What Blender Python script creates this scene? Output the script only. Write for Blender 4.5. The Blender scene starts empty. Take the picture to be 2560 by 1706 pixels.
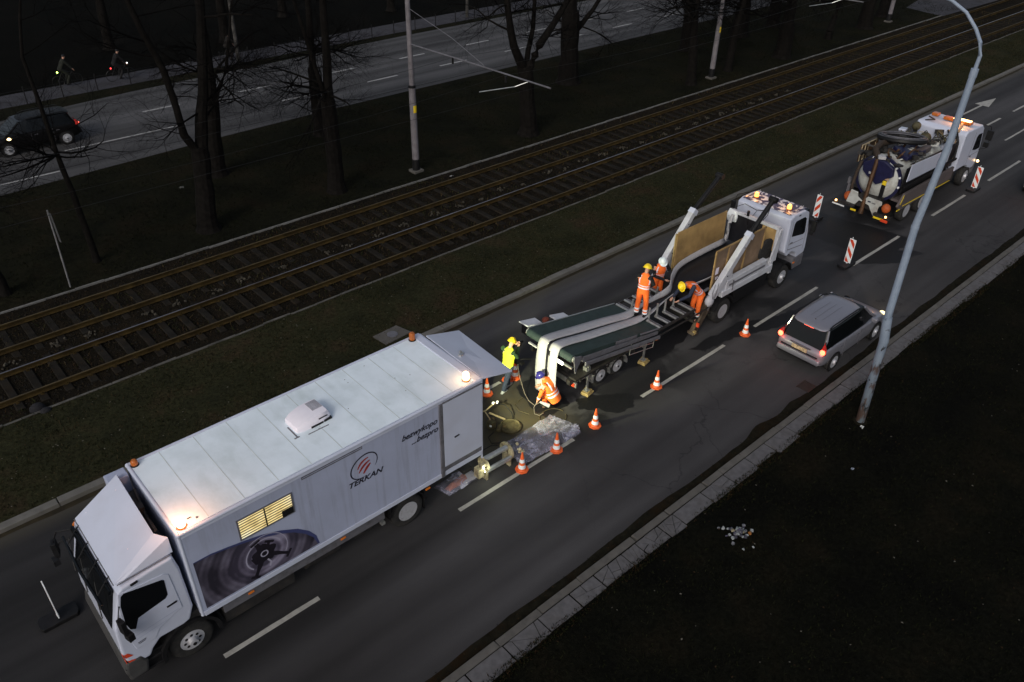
import bpy, bmesh, math, random
import numpy as np
from mathutils import Vector as V, Matrix, Euler
R = math.radians
PI = math.pi
sc = bpy.context.scene
rnd = random.Random(7)

# ------------------------------------------------------------------ camera
cam_d = bpy.data.cameras.new('camera')
cam = bpy.data.objects.new('camera', cam_d)
sc.collection.objects.link(cam)
cam_d.sensor_width = 36.0
cam_d.lens = 28.038
cam_d.clip_start = 0.1
cam_d.clip_end = 1200.0
rot = Matrix((((0.7436599, 0.3679464, -0.5581983), (-0.6683300, 0.4309469, -0.6063165), (0.0174619, 0.8239540, 0.5663876))))
cam.matrix_world = Matrix.Translation((0, 0, 15.0)) @ rot.to_4x4()
sc.camera = cam

# ------------------------------------------------------------------ dusk sky and one soft sun
SUN_EL, SUN_AZ = 34.0, 205.0          # azimuth: direction the light comes from, degrees from +x
world = bpy.data.worlds.new('World')
sc.world = world
world.use_nodes = True
wn, wl = world.node_tree.nodes, world.node_tree.links
bg = wn['Background']
sky = wn.new('ShaderNodeTexSky')
sky.sky_type = 'NISHITA'
sky.sun_disc = False
sky.sun_elevation = R(SUN_EL)
sky.sun_rotation = R(90 - SUN_AZ)
sky.air_density = 1.0
sky.dust_density = 4.0
hs = wn.new('ShaderNodeHueSaturation')
hs.inputs['Saturation'].default_value = 0.62
wl.new(sky.outputs[0], hs.inputs['Color'])
wl.new(hs.outputs[0], bg.inputs['Color'])
bg.inputs['Strength'].default_value = 0.098
sun_d = bpy.data.lights.new('sun', 'SUN')
sun_d.energy = 0.60
sun_d.angle = R(14)
sun_d.color = (1.0, 0.97, 0.95)
sun = bpy.data.objects.new('sun', sun_d)
sc.collection.objects.link(sun)
sd = V((math.cos(R(SUN_EL)) * math.cos(R(SUN_AZ)), math.cos(R(SUN_EL)) * math.sin(R(SUN_AZ)), math.sin(R(SUN_EL))))
sun.rotation_euler = sd.to_track_quat('Z', 'Y').to_euler()
sun.location = (0, 0, 60)
sc.view_settings.view_transform = 'Standard'
sc.view_settings.look = 'None'
sc.view_settings.gamma = 1.0
sc.view_settings.use_curve_mapping = False
sc.view_settings.exposure = 0.0
sc.cycles.max_bounces = 6
sc.cycles.transparent_max_bounces = 12

# ------------------------------------------------------------------ mesh helpers
def sm(pts, k=5):
    P = [V(p) for p in pts]; out = []
    for i in range(len(P) - 1):
        p0, p1, p2, p3 = P[max(i - 1, 0)], P[i], P[i + 1], P[min(i + 2, len(P) - 1)]
        for j in range(k):
            f = j / k; out.append(.5 * ((2 * p1) + (p2 - p0) * f + (2 * p0 - 5 * p1 + 4 * p2 - p3) * f * f + (3 * p1 - p0 - 3 * p2 + p3) * f ** 3))
    return out + [P[-1]]
class MB:
    def __init__(s):
        s.v = []; s.f = []; s.m = []; s.xf = None; s.g = []
    def add(s, vs, fs, mi=0):
        o = len(s.v)
        if s.xf is not None: vs = [s.xf @ V(p) for p in vs]
        s.v.extend([tuple(p) for p in vs])
        s.f.extend([tuple(o + i for i in f) for f in fs])
        s.m.extend([mi] * len(fs)); s.g.append((o, len(s.v), len(s.f) - len(fs), len(s.f)))
        return s
    def bx(s, x0, x1, y0, y1, z0, z1, mi=0):
        vs = [(x, y, z) for x in (x0, x1) for y in (y0, y1) for z in (z0, z1)]
        fs = [(0, 1, 3, 2), (4, 6, 7, 5), (0, 4, 5, 1), (2, 3, 7, 6), (0, 2, 6, 4), (1, 5, 7, 3)]
        return s.add(vs, fs, mi)
    def box(s, c, size, rot=(0, 0, 0), mi=0):
        m = Matrix.Translation(c) @ Euler(rot).to_matrix().to_4x4()
        a, b, d = [q / 2 for q in size]
        vs = [m @ V((x, y, z)) for x in (-a, a) for y in (-b, b) for z in (-d, d)]
        fs = [(0, 1, 3, 2), (4, 6, 7, 5), (0, 4, 5, 1), (2, 3, 7, 6), (0, 2, 6, 4), (1, 5, 7, 3)]
        return s.add(vs, fs, mi)
    def ring(s, c, t, r, n, up=None, ry=None):
        t = V(t).normalized()
        up = V(up) if up is not None else (V((0, 0, 1)) if abs(t.z) < 0.9 else V((1, 0, 0)))
        a = t.cross(up)
        if a.length < 1e-6: a = t.cross(V((0, 1, 0)))
        a.normalize(); b = a.cross(t).normalized()
        ry = r if ry is None else ry
        return [V(c) + a * (math.cos(2 * PI * k / n) * r) + b * (math.sin(2 * PI * k / n) * ry) for k in range(n)]
    def loft(s, rings, cap=True, closed=False, mi=0):
        n = len(rings[0]); vs = [p for r in rings for p in r]; fs = []
        m = len(rings)
        for i in range(m if closed else m - 1):
            j = (i + 1) % m
            for k in range(n):
                l = (k + 1) % n
                fs.append((i * n + k, i * n + l, j * n + l, j * n + k))
        if cap and not closed:
            fs.append(tuple(range(n - 1, -1, -1))); fs.append(tuple((m - 1) * n + k for k in range(n)))
        return s.add(vs, fs, mi)
    def tube(s, pts, r, n=8, cap=True, mi=0, up=None, closed=False):
        pts = [V(p) for p in pts]; m = len(pts)
        rs = r if isinstance(r, (list, tuple)) else [r] * m
        rings = []
        for i, p in enumerate(pts):
            if closed: t = pts[(i + 1) % m] - pts[i - 1]
            else: t = (pts[min(i + 1, m - 1)] - pts[max(i - 1, 0)])
            rings.append(s.ring(p, t, rs[i], n, up))
        return s.loft(rings, cap, closed, mi)
    def cyl(s, a, b, r, r2=None, n=16, mi=0):
        return s.tube([a, b], [r, r if r2 is None else r2], n, True, mi)
    def prism(s, poly, axis, a, b, mi=0):
        # poly in the two other axes, extruded from a to b
        def P(u, w, h): return (h, u, w) if axis == 'x' else ((u, h, w) if axis == 'y' else (u, w, h))
        n = len(poly); vs = [P(u, w, a) for u, w in poly] + [P(u, w, b) for u, w in poly]
        fs = [tuple(range(n))[::-1], tuple(range(n, 2 * n))] + [(k, (k + 1) % n, n + (k + 1) % n, n + k) for k in range(n)]
        return s.add(vs, fs, mi)
    def lathe(s, prof, c=(0, 0, 0), axis='z', n=20, mi=0):
        c = V(c); vs = []; fs = []
        for r, h in prof:
            for k in range(n):
                a = 2 * PI * k / n; u, w = r * math.cos(a), r * math.sin(a)
                vs.append(c + (V((u, w, h)) if axis == 'z' else (V((u, h, w)) if axis == 'y' else V((h, u, w)))))
        m = len(prof)
        for i in range(m - 1):
            for k in range(n):
                l = (k + 1) % n
                fs.append((i * n + k, i * n + l, (i + 1) * n + l, (i + 1) * n + k))
        if prof[0][0] > 1e-5: fs.append(tuple(range(n))[::-1])
        if prof[-1][0] > 1e-5: fs.append(tuple((m - 1) * n + k for k in range(n)))
        return s.add(vs, fs, mi)
    def ball(s, c, r, n=12, m=8, mi=0, zcut=-1.0):
        r = r if isinstance(r, (tuple, list)) else (r, r, r)
        c = V(c); vs = []; fs = []
        a0 = math.asin(zcut)
        for i in range(m + 1):
            a = a0 + (PI / 2 - a0) * i / m
            for k in range(n):
                b = 2 * PI * k / n
                vs.append(c + V((r[0] * math.cos(a) * math.cos(b), r[1] * math.cos(a) * math.sin(b), r[2] * math.sin(a))))
        for i in range(m):
            for k in range(n):
                l = (k + 1) % n; fs.append((i * n + k, i * n + l, (i + 1) * n + l, (i + 1) * n + k))
        if zcut > -1: fs.append(tuple(range(n))[::-1])
        return s.add(vs, fs, mi)
    def quad(s, a, b, c, d, mi=0): return s.add([a, b, c, d], [(0, 1, 2, 3)], mi)
    def slab(s, quad, th, mi=0):
        # a quad given thickness along its normal
        q = [V(p) for p in quad]; nrm = (q[1] - q[0]).cross(q[2] - q[0]).normalized() * th
        n = len(q); vs = q + [p + nrm for p in q]
        fs = [tuple(range(n))[::-1], tuple(range(n, 2 * n))] + [(k, (k + 1) % n, n + (k + 1) % n, n + k) for k in range(n)]
        return s.add(vs, fs, mi)
    def mesh(s, name):
        me = bpy.data.meshes.new(name); me.from_pydata(s.v, [], s.f); me.update()
        return me

def link(name, me, mats, parent=None, smooth=False, bevel=0, seg=2, sub=0, loc=None, mi=None):
    o = bpy.data.objects.new(name, me); sc.collection.objects.link(o)
    for m in (mats if isinstance(mats, (list, tuple)) else [mats]):
        if me is not None and len(me.materials) < (len(mats) if isinstance(mats, (list, tuple)) else 1): me.materials.append(m)
    if mi is not None and len(set(mi)) > 1: me.polygons.foreach_set('material_index', mi)
    if smooth: 
        for p in me.polygons: p.use_smooth = True
    if bevel:
        b = o.modifiers.new('bevel', 'BEVEL'); b.width = bevel; b.segments = seg; b.limit_method = 'ANGLE'; b.angle_limit = R(35)
        b.harden_normals = False
    if sub:
        q = o.modifiers.new('sub', 'SUBSURF'); q.levels = sub; q.render_levels = sub
    if smooth and not sub:
        try: me.set_sharp_from_angle(angle=R(38))
        except Exception: pass
    if parent is not None: adopt(o, parent)
    if loc is not None: o.location = loc
    return o
def world_m(o):
    m = o.matrix_basis.copy()
    if o.parent: m = world_m(o.parent) @ o.matrix_parent_inverse @ m
    return m
def adopt(o, parent):
    o.parent = parent; o.matrix_parent_inverse = world_m(parent).inverted()
SINGULAR = dict(side_skirt='side_skirt', mudflap='mudflap', top_fittings='fitting', visor_clamps='visor_clamp', wipers='wiper', side_markers='side_marker', clamps='clamp',
                door_clamps='door_clamp', door_mirrors='door_mirror', reel_spokes='reel_spoke', headlight='headlight', corner_reflector='corner_reflector', deflector_screws='screw', roof_seams='roof_seam',
                white_coupling='coupling', far_panel_slats='slat', yellow_stripes='yellow_stripe', boots='boot', trouser_bands='trouser_band', sleeves='sleeve', eyes='eye',
                rear_lamp_bar='rear_lamp_bar', side_bracket='side_bracket', tail_reflector='reflector', top_machinery='machine_block', roof_rods='roof_rod', chassis_rails='rail',
                torn_film='torn_film', lit_lamps='lit_lamp', pale_fittings='fitting', far_step_plate='step_plate', wall_batten='batten', yellow_marking='yellow_marking', insulator='insulator', hose='hose', rail_shadow_gap='rail_gap', hinge_plate='hinge_plate')
def build(mb, name, mats, parent=None, **k):
    if name in SINGULAR and len(mb.g) > 1:
        objs = []
        per = 2 if name == 'boots' else 1
        groups = mb.g if per == 1 else [mb.g[i:i + 2] for i in range(0, len(mb.g), 2)]
        for gs in groups:
            gs = [gs] if per == 1 else gs
            q = MB()
            for v0, v1, f0, f1 in gs: q.add(mb.v[v0:v1], [tuple(i - v0 for i in f) for f in mb.f[f0:f1]])
            objs.append(link(SINGULAR[name], q.mesh(SINGULAR[name]), mats, parent, **k))
        return objs[0]
    return link(name, mb.mesh(name), mats, parent, mi=mb.m, **k)
def tag(o, label=None, cat=None, group=None, kind=None):
    if label: o['label'] = label
    if cat: o['category'] = cat
    if group: o['group'] = group
    if kind: o['kind'] = kind
    return o
def thing(name, label, cat, loc=(0, 0, 0), group=None, rz=0.0):
    o = bpy.data.objects.new(name, None); sc.collection.objects.link(o)
    o.location = loc; o.rotation_euler = (0, 0, rz); o.empty_display_size = 0.2
    return tag(o, label, cat, group)
def struct(mb, name, mats, **k):
    return tag(build(mb, name, mats, **k), kind='structure')
def dup(o, parent=None, loc=None, rz=None, label=None):
    c = o.copy(); sc.collection.objects.link(c)
    if parent is not None: c.parent = parent; c.matrix_parent_inverse = o.matrix_parent_inverse.copy()
    if loc is not None: c.location = loc
    if rz is not None: c.rotation_euler = (0, 0, rz)
    if label: c['label'] = label
    for ch in list(o.children): dup(ch, c)
    return c

# ------------------------------------------------------------------ materials
def nt(name):
    m = bpy.data.materials.new(name); m.use_nodes = True
    return m, m.node_tree.nodes, m.node_tree.links, m.node_tree.nodes['Principled BSDF']
def mat(name, col, rough=0.6, metal=0.0, var=0.15, scale=6.0, bump=0.0, bscale=40.0, spec=0.35, coat=0.0, dirt=None, dscale=1.5, damt=0.5, stretch=None, streak=None):
    m, n, l, b = nt(name)
    tc = n.new('ShaderNodeNewGeometry') if stretch == 'w' else n.new('ShaderNodeTexCoord')
    src = tc.outputs['Position'] if stretch == 'w' else tc.outputs['Object']
    no = n.new('ShaderNodeTexNoise'); no.inputs['Scale'].default_value = scale; no.inputs['Detail'].default_value = 5
    l.new(src, no.inputs['Vector'])
    cr = n.new('ShaderNodeValToRGB')
    cr.color_ramp.elements[0].position = 0.3; cr.color_ramp.elements[1].position = 0.7
    cr.color_ramp.elements[0].color = tuple(max(0, c * (1 - var)) for c in col) + (1,)
    cr.color_ramp.elements[1].color = tuple(min(1, c * (1 + var)) for c in col) + (1,)
    l.new(no.outputs['Fac'], cr.inputs['Fac'])
    out = cr.outputs['Color']
    if dirt is not None:
        n2 = n.new('ShaderNodeTexNoise'); n2.inputs['Scale'].default_value = dscale; n2.inputs['Detail'].default_value = 8; n2.inputs['Roughness'].default_value = 0.65
        l.new(src, n2.inputs['Vector'])
        r2 = n.new('ShaderNodeValToRGB'); r2.color_ramp.elements[0].position = 0.48; r2.color_ramp.elements[1].position = 0.72
        r2.color_ramp.elements[1].color = (damt, damt, damt, 1)
        l.new(n2.outputs['Fac'], r2.inputs['Fac'])
        mx = n.new('ShaderNodeMixRGB'); mx.inputs['Color2'].default_value = tuple(dirt) + (1,)
        l.new(r2.outputs['Color'], mx.inputs['Fac']); l.new(out, mx.inputs['Color1']); out = mx.outputs['Color']
    if streak is not None:
        sx_, sy_, sz_, ssc, samt, scol = streak
        mp_ = n.new('ShaderNodeMapping'); mp_.inputs['Scale'].default_value = (sx_, sy_, sz_); l.new(src, mp_.inputs['Vector'])
        n3 = n.new('ShaderNodeTexNoise'); n3.inputs['Scale'].default_value = ssc; n3.inputs['Detail'].default_value = 7; n3.inputs['Roughness'].default_value = 0.6; l.new(mp_.outputs[0], n3.inputs['Vector'])
        r3 = n.new('ShaderNodeValToRGB'); r3.color_ramp.elements[0].position = 0.5; r3.color_ramp.elements[1].position = 0.75; r3.color_ramp.elements[1].color = (samt, samt, samt, 1)
        l.new(n3.outputs['Fac'], r3.inputs['Fac']); m3 = n.new('ShaderNodeMixRGB'); m3.inputs['Color2'].default_value = tuple(scol) + (1,)
        l.new(r3.outputs['Color'], m3.inputs['Fac']); l.new(out, m3.inputs['Color1']); out = m3.outputs['Color']
    l.new(out, b.inputs['Base Color'])
    b.inputs['Roughness'].default_value = rough; b.inputs['Metallic'].default_value = metal
    b.inputs['Specular IOR Level'].default_value = spec
    if coat: b.inputs['Coat Weight'].default_value = coat; b.inputs['Coat Roughness'].default_value = 0.08
    if bump:
        nb = n.new('ShaderNodeTexNoise'); nb.inputs['Scale'].default_value = bscale; nb.inputs['Detail'].default_value = 6
        l.new(src, nb.inputs['Vector'])
        bp = n.new('ShaderNodeBump'); bp.inputs['Strength'].default_value = bump; bp.inputs['Distance'].default_value = 0.02
        l.new(nb.outputs['Fac'], bp.inputs['Height']); l.new(bp.outputs['Normal'], b.inputs['Normal'])
    return m
def emit(name, col, strength):
    m, n, l, b = nt(name)
    b.inputs['Base Color'].default_value = tuple(c * 0.6 for c in col) + (1,)
    b.inputs['Emission Color'].default_value = tuple(col) + (1,)
    b.inputs['Emission Strength'].default_value = strength
    b.inputs['Roughness'].default_value = 0.3
    return m
def lamp(name, loc, energy, col, r=0.05, parent=None, spot=None, target=None):
    d = bpy.data.lights.new(name, 'SPOT' if spot else 'POINT'); d.energy = energy; d.color = col; d.shadow_soft_size = r
    o = bpy.data.objects.new(name, d); sc.collection.objects.link(o); o.location = loc
    if spot:
        d.spot_size = R(spot); d.spot_blend = 0.5
        o.rotation_euler = (V(loc) - V(target)).to_track_quat('Z', 'Y').to_euler()
    if parent is not None: adopt(o, parent)
    return o

white_p = mat('white_paint', (0.52, 0.56, 0.68), 0.35, var=0.04, scale=1.2, dirt=(0.38, 0.38, 0.42), dscale=1.1, damt=0.22, coat=0.3)
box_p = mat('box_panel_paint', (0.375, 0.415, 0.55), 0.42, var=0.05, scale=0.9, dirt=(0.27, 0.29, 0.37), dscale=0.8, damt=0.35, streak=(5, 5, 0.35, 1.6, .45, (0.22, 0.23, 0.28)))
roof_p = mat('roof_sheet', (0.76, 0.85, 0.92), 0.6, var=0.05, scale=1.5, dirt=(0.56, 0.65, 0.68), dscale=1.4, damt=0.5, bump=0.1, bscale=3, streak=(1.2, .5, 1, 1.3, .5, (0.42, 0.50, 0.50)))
dirty_w = mat('dirty_white_paint', (0.50, 0.52, 0.57), 0.5, var=0.06, scale=3, dirt=(0.20, 0.18, 0.17), dscale=2.6, damt=0.35)
blackp = mat('black_plastic', (0.009, 0.009, 0.010), 0.5, var=0.3, scale=9, spec=0.25)
darkm = mat('dark_chassis', (0.022, 0.021, 0.021), 0.6, var=0.35, scale=8, dirt=(0.06, 0.05, 0.04), dscale=5, damt=0.6)
rubber = mat('tyre_rubber', (0.018, 0.018, 0.018), 0.85, var=0.3, scale=12, dirt=(0.05, 0.045, 0.04), dscale=9, damt=0.6, bump=0.3, bscale=60)
alu = mat('galvanised_steel', (0.50, 0.51, 0.50), 0.30, 0.7, var=0.15, scale=8, dirt=(0.2, 0.18, 0.15), dscale=6, damt=0.5)
rimm = mat('wheel_rim_metal', (0.55, 0.56, 0.60), 0.4, 0.35, var=0.1, scale=8, dirt=(0.1, 0.09, 0.08), dscale=8, damt=0.5)
greym = mat('grey_frame_steel', (0.16, 0.16, 0.18), 0.5, 0.3, var=0.15, scale=6, dirt=(0.07, 0.06, 0.055), dscale=5, damt=0.6)
glassd = mat('dark_glass', (0.004, 0.005, 0.006), 0.12, var=0.0, spec=0.3)
orange_r = mat('orange_reflector', (0.75, 0.20, 0.02), 0.3, var=0.1)
amber_off = mat('amber_lens', (0.42, 0.11, 0.01), 0.25, var=0.1, coat=0.5)
redp = mat('red_reflective', (0.62, 0.06, 0.02), 0.45, var=0.06, scale=20)
whiter = mat('white_reflective', (0.80, 0.84, 0.86), 0.45, var=0.03)
hiviz_o = mat('orange_high_visibility_cloth', (0.98, 0.17, 0.025), 0.8, var=0.1, scale=14, bump=0.5, bscale=18)
hiviz_y = mat('yellow_high_visibility_cloth', (0.72, 0.85, 0.04), 0.8, var=0.1, scale=14, bump=0.4, bscale=18)
blackc = mat('black_cloth', (0.012, 0.012, 0.015), 0.9, var=0.3, scale=20, bump=0.4, bscale=18)
navyc = mat('navy_cloth', (0.022, 0.03, 0.055), 0.9, var=0.3, scale=20, bump=0.4, bscale=18)
greenc = mat('dark_green_cloth', (0.02, 0.05, 0.02), 0.9, var=0.3, scale=20)
tape = mat('silver_reflective_tape', (0.72, 0.68, 0.80), 0.5, var=0.05, scale=20)
skinm = mat('skin', (0.50, 0.28, 0.20), 0.6, var=0.08)
helm_y = mat('yellow_helmet_plastic', (0.85, 0.62, 0.02), 0.35, var=0.04, coat=0.3)
helm_w = mat('white_helmet_plastic', (0.72, 0.80, 0.84), 0.35, var=0.04, coat=0.3)
helm_b = mat('blue_helmet_plastic', (0.025, 0.022, 0.16), 0.25, var=0.04, coat=0.6)
bootm = mat('grey_boot_leather', (0.28, 0.30, 0.32), 0.7, var=0.2, scale=20)
concm = mat('kerb_concrete', (0.095, 0.090, 0.083), 0.9, var=0.22, scale=5, bump=0.5, bscale=50, dirt=(0.055, 0.05, 0.04), dscale=2.5, damt=0.6, stretch='w')
slabm = mat('slab_concrete', (0.100, 0.098, 0.104), 0.92, var=0.18, scale=7, bump=0.5, bscale=60, dirt=(0.06, 0.055, 0.048), dscale=2.8, damt=0.55, stretch='w')
fkerbm = mat('far_kerb_concrete', (0.13, 0.125, 0.115), 0.9, var=0.2, scale=4, bump=0.5, bscale=50, dirt=(0.06, 0.055, 0.045), dscale=2.0, damt=0.6, stretch='w')
plym = mat('plywood', (0.36, 0.235, 0.095), 0.7, var=0.25, scale=2.2, dirt=(0.17, 0.11, 0.05), dscale=1.3, damt=0.7)
rustm = mat('rail_rust', (0.040, 0.027, 0.009), 0.9, 0.0, spec=0.1, var=0.4, scale=2.5, dirt=(0.022, 0.015, 0.009), dscale=3.0, damt=0.8, stretch='w')
railtop = mat('rail_head_steel', (0.26, 0.25, 0.27), 0.35, 0.8, var=0.2, scale=2, dirt=(0.12, 0.07, 0.03), dscale=0.6, damt=0.8, stretch='w')
greenbelt = mat('green_belt_rubber', (0.022, 0.038, 0.036), 0.65, var=0.2, scale=5, dirt=(0.04, 0.05, 0.045), dscale=3, damt=0.4)
linerw = mat('white_liner_felt', (0.40, 0.40, 0.42), 0.85, var=0.07, scale=9, dirt=(0.27, 0.26, 0.27), dscale=3, damt=0.4, bump=0.2, bscale=30)
linerb = mat('black_liner_membrane', (0.012, 0.012, 0.015), 0.4, var=0.3, scale=8)
barkm = mat('tree_bark', (0.0075, 0.0068, 0.0062), 0.95, var=0.4, scale=6, bump=0.8, bscale=14, spec=0.06)
twigm = mat('twig_bark', (0.003, 0.0027, 0.0027), 0.95, var=0.3, scale=6, spec=0.05)
polem = mat('concrete_pole', (0.16, 0.15, 0.165), 0.7, var=0.2, scale=3, dirt=(0.08, 0.07, 0.07), dscale=2, damt=0.5)
yellowp = mat('yellow_reflective', (0.75, 0.55, 0.02), 0.5, var=0.1)
woodm = mat('timber_block', (0.34, 0.25, 0.10), 0.8, var=0.3, scale=6)
paintm = mat('road_paint', (0.36, 0.355, 0.33), 0.7, var=0.12, scale=9, dirt=(0.16, 0.155, 0.14), dscale=3.5, damt=0.6, stretch='w')
# ------------------------------------------------------------------ ground, roads, verges
def wpos(n): return n.new('ShaderNodeNewGeometry').outputs['Position']
def math_(n, l, op, a, b=None, c=None, clamp=False):
    q = n.new('ShaderNodeMath'); q.operation = op; q.use_clamp = clamp
    for i, v in enumerate((a, b, c)):
        if v is None: continue
        if isinstance(v, (int, float)): q.inputs[i].default_value = v
        else: l.new(v, q.inputs[i])
    return q.outputs[0]
def noise(n, l, src, scale, detail=5, rough=0.5, sx=1, sy=1, sz=1, dist=0.0):
    mp = n.new('ShaderNodeMapping'); mp.inputs['Scale'].default_value = (sx, sy, sz); l.new(src, mp.inputs['Vector'])
    q = n.new('ShaderNodeTexNoise'); q.inputs['Scale'].default_value = scale; q.inputs['Detail'].default_value = detail
    q.inputs['Roughness'].default_value = rough; q.inputs['Distortion'].default_value = dist
    l.new(mp.outputs[0], q.inputs['Vector']); return q.outputs['Fac']
def ramp(n, l, fac, stops):
    r = n.new('ShaderNodeValToRGB'); e = r.color_ramp.elements
    while len(e) < len(stops): e.new(0.5)
    for k, (p, c) in enumerate(stops):
        e[k].position = p; e[k].color = (c, c, c, 1) if isinstance(c, (int, float)) else tuple(c) + (1,)
    l.new(fac, r.inputs['Fac']); return r.outputs['Color']
def mixc(n, l, fac, a, b, mode='MIX'):
    q = n.new('ShaderNodeMixRGB'); q.blend_type = mode
    for key, v in (('Fac', fac), ('Color1', a), ('Color2', b)):
        if isinstance(v, (int, float)): q.inputs[key].default_value = v
        elif isinstance(v, tuple): q.inputs[key].default_value = v + (1,)
        else: l.new(v, q.inputs[key])
    return q.outputs[0]
def asphalt(name, base, near=True):
    m, n, l, b = nt(name); p = wpos(n)
    # wheel lanes polished lighter along the road, fine aggregate, patches
    lanes = noise(n, l, p, 1.0, 3, 0.5, 0.02, 0.75, 0)
    fine = noise(n, l, p, 55, 4, 0.7)
    patch = noise(n, l, p, 0.35, 6, 0.6, 0.5, 1, 1)
    c = ramp(n, l, lanes, [(0.34, tuple(v * 0.58 for v in base)), (0.64, tuple(v * 1.45 for v in base))])
    c = mixc(n, l, 0.55, c, ramp(n, l, patch, [(0.3, 0.55), (0.7, 1.25)]), 'MULTIPLY')
    c = mixc(n, l, 0.8, c, ramp(n, l, fine, [(0.3, 0.6), (0.72, 1.35)]), 'MULTIPLY')
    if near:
        # light falloff put into the colour: asphalt painted darker towards the left
        sx0 = n.new('ShaderNodeSeparateXYZ'); l.new(p, sx0.inputs[0]); falloff = n.new('ShaderNodeMapRange'); falloff.interpolation_type = 'SMOOTHSTEP'; l.new(sx0.outputs[0], falloff.inputs[0]); falloff.inputs[1].default_value = -1.0; falloff.inputs[2].default_value = 11.0; falloff.inputs[3].default_value = .52; falloff.inputs[4].default_value = 1.0
        c = mixc(n, l, 1.0, c, falloff.outputs[0], 'MULTIPLY')
        # wet and oily stains on the work site
        sx = n.new('ShaderNodeSeparateXYZ'); l.new(p, sx.inputs[0])
        wet_n = noise(n, l, p, 0.55, 7, 0.62, 0.8, 1.0, 1, 0.6)
        mx_ = n.new('ShaderNodeMapRange'); mx_.interpolation_type = 'SMOOTHSTEP'
        l.new(math_(n, l, 'ABSOLUTE', math_(n, l, 'SUBTRACT', sx.outputs[0], 24.0)), mx_.inputs[0])
        mx_.inputs[1].default_value = 15.0; mx_.inputs[2].default_value = 9.0; mx_.inputs[3].default_value = 0; mx_.inputs[4].default_value = 1
        my_ = n.new('ShaderNodeMapRange'); my_.interpolation_type = 'SMOOTHSTEP'
        l.new(math_(n, l, 'ABSOLUTE', math_(n, l, 'SUBTRACT', sx.outputs[1], 12.7)), my_.inputs[0])
        my_.inputs[1].default_value = 2.6; my_.inputs[2].default_value = 1.2; my_.inputs[3].default_value = 0; my_.inputs[4].default_value = 1
        msk = math_(n, l, 'MULTIPLY', mx_.outputs[0], my_.outputs[0])
        wet = math_(n, l, 'MULTIPLY', msk, ramp(n, l, wet_n, [(0.44, 0), (0.52, 1)]))
        c = mixc(n, l, math_(n, l, 'MULTIPLY', wet, 0.62), c, (0.006, 0.006, 0.007))
        # sandy brown dirt between the lorry and the trailer
        d1 = n.new('ShaderNodeVectorMath'); d1.operation = 'DISTANCE'; l.new(p, d1.inputs[0]); d1.inputs[1].default_value = (12.0, 13.0, 0)
        dm = n.new('ShaderNodeMapRange'); dm.interpolation_type = 'SMOOTHSTEP'; l.new(d1.outputs['Value'], dm.inputs[0])
        dm.inputs[1].default_value = 2.3; dm.inputs[2].default_value = 0.8; dm.inputs[3].default_value = 0; dm.inputs[4].default_value = 1
        dn = noise(n, l, p, 1.3, 6, 0.6)
        dirt = math_(n, l, 'MULTIPLY', dm.outputs[0], ramp(n, l, dn, [(0.3, 0.35), (0.6, 1)]))
        c = mixc(n, l, math_(n, l, 'MULTIPLY', dirt, 0.85), c, (0.055, 0.045, 0.024))
        # cracks
        vo = n.new('ShaderNodeTexVoronoi'); vo.feature = 'DISTANCE_TO_EDGE'; vo.inputs['Scale'].default_value = 0.30
        wv = n.new('ShaderNodeVectorMath'); wv.operation = 'ADD'
        nn = n.new('ShaderNodeTexNoise'); nn.inputs['Scale'].default_value = 1.3; nn.inputs['Detail'].default_value = 6; l.new(p, nn.inputs['Vector'])
        l.new(p, wv.inputs[0]); l.new(nn.outputs['Color'], wv.inputs[1]); l.new(wv.outputs[0], vo.inputs['Vector'])
        cm = n.new('ShaderNodeMapRange'); l.new(sx.outputs[1], cm.inputs[0]); cm.inputs[1].default_value = 10.6; cm.inputs[2].default_value = 9.6
        cx_ = n.new('ShaderNodeMapRange'); l.new(sx.outputs[0], cx_.inputs[0]); cx_.inputs[1].default_value = 10.5; cx_.inputs[2].default_value = 13.0
        ck = math_(n, l, 'MULTIPLY', math_(n, l, 'MULTIPLY', cm.outputs[0], cx_.outputs[0]), ramp(n, l, vo.outputs['Distance'], [(0.0, 0.5), (0.007, 0)]))
        c = mixc(n, l, ck, c, (0.006, 0.006, 0.007))
        # pale crust in front of the far kerb
        fk = n.new('ShaderNodeMapRange'); fk.interpolation_type = 'SMOOTHSTEP'; l.new(sx.outputs[1], fk.inputs[0]); fk.inputs[1].default_value = 17.2; fk.inputs[2].default_value = 17.85
        c = mixc(n, l, math_(n, l, 'MULTIPLY', fk.outputs[0], 0.5), c, (0.075, 0.068, 0.05))
        rr = ramp(n, l, wet, [(0, 0.8), (1, 0.5)]); l.new(rr, b.inputs['Roughness'])
    else:
        b.inputs['Roughness'].default_value = 0.85
    l.new(c, b.inputs['Base Color'])
    b.inputs['Specular IOR Level'].default_value = 0.2
    bp = n.new('ShaderNodeBump'); bp.inputs['Strength'].default_value = 0.5; bp.inputs['Distance'].default_value = 0.006
    l.new(fine, bp.inputs['Height']); l.new(bp.outputs['Normal'], b.inputs['Normal'])
    return m
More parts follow.
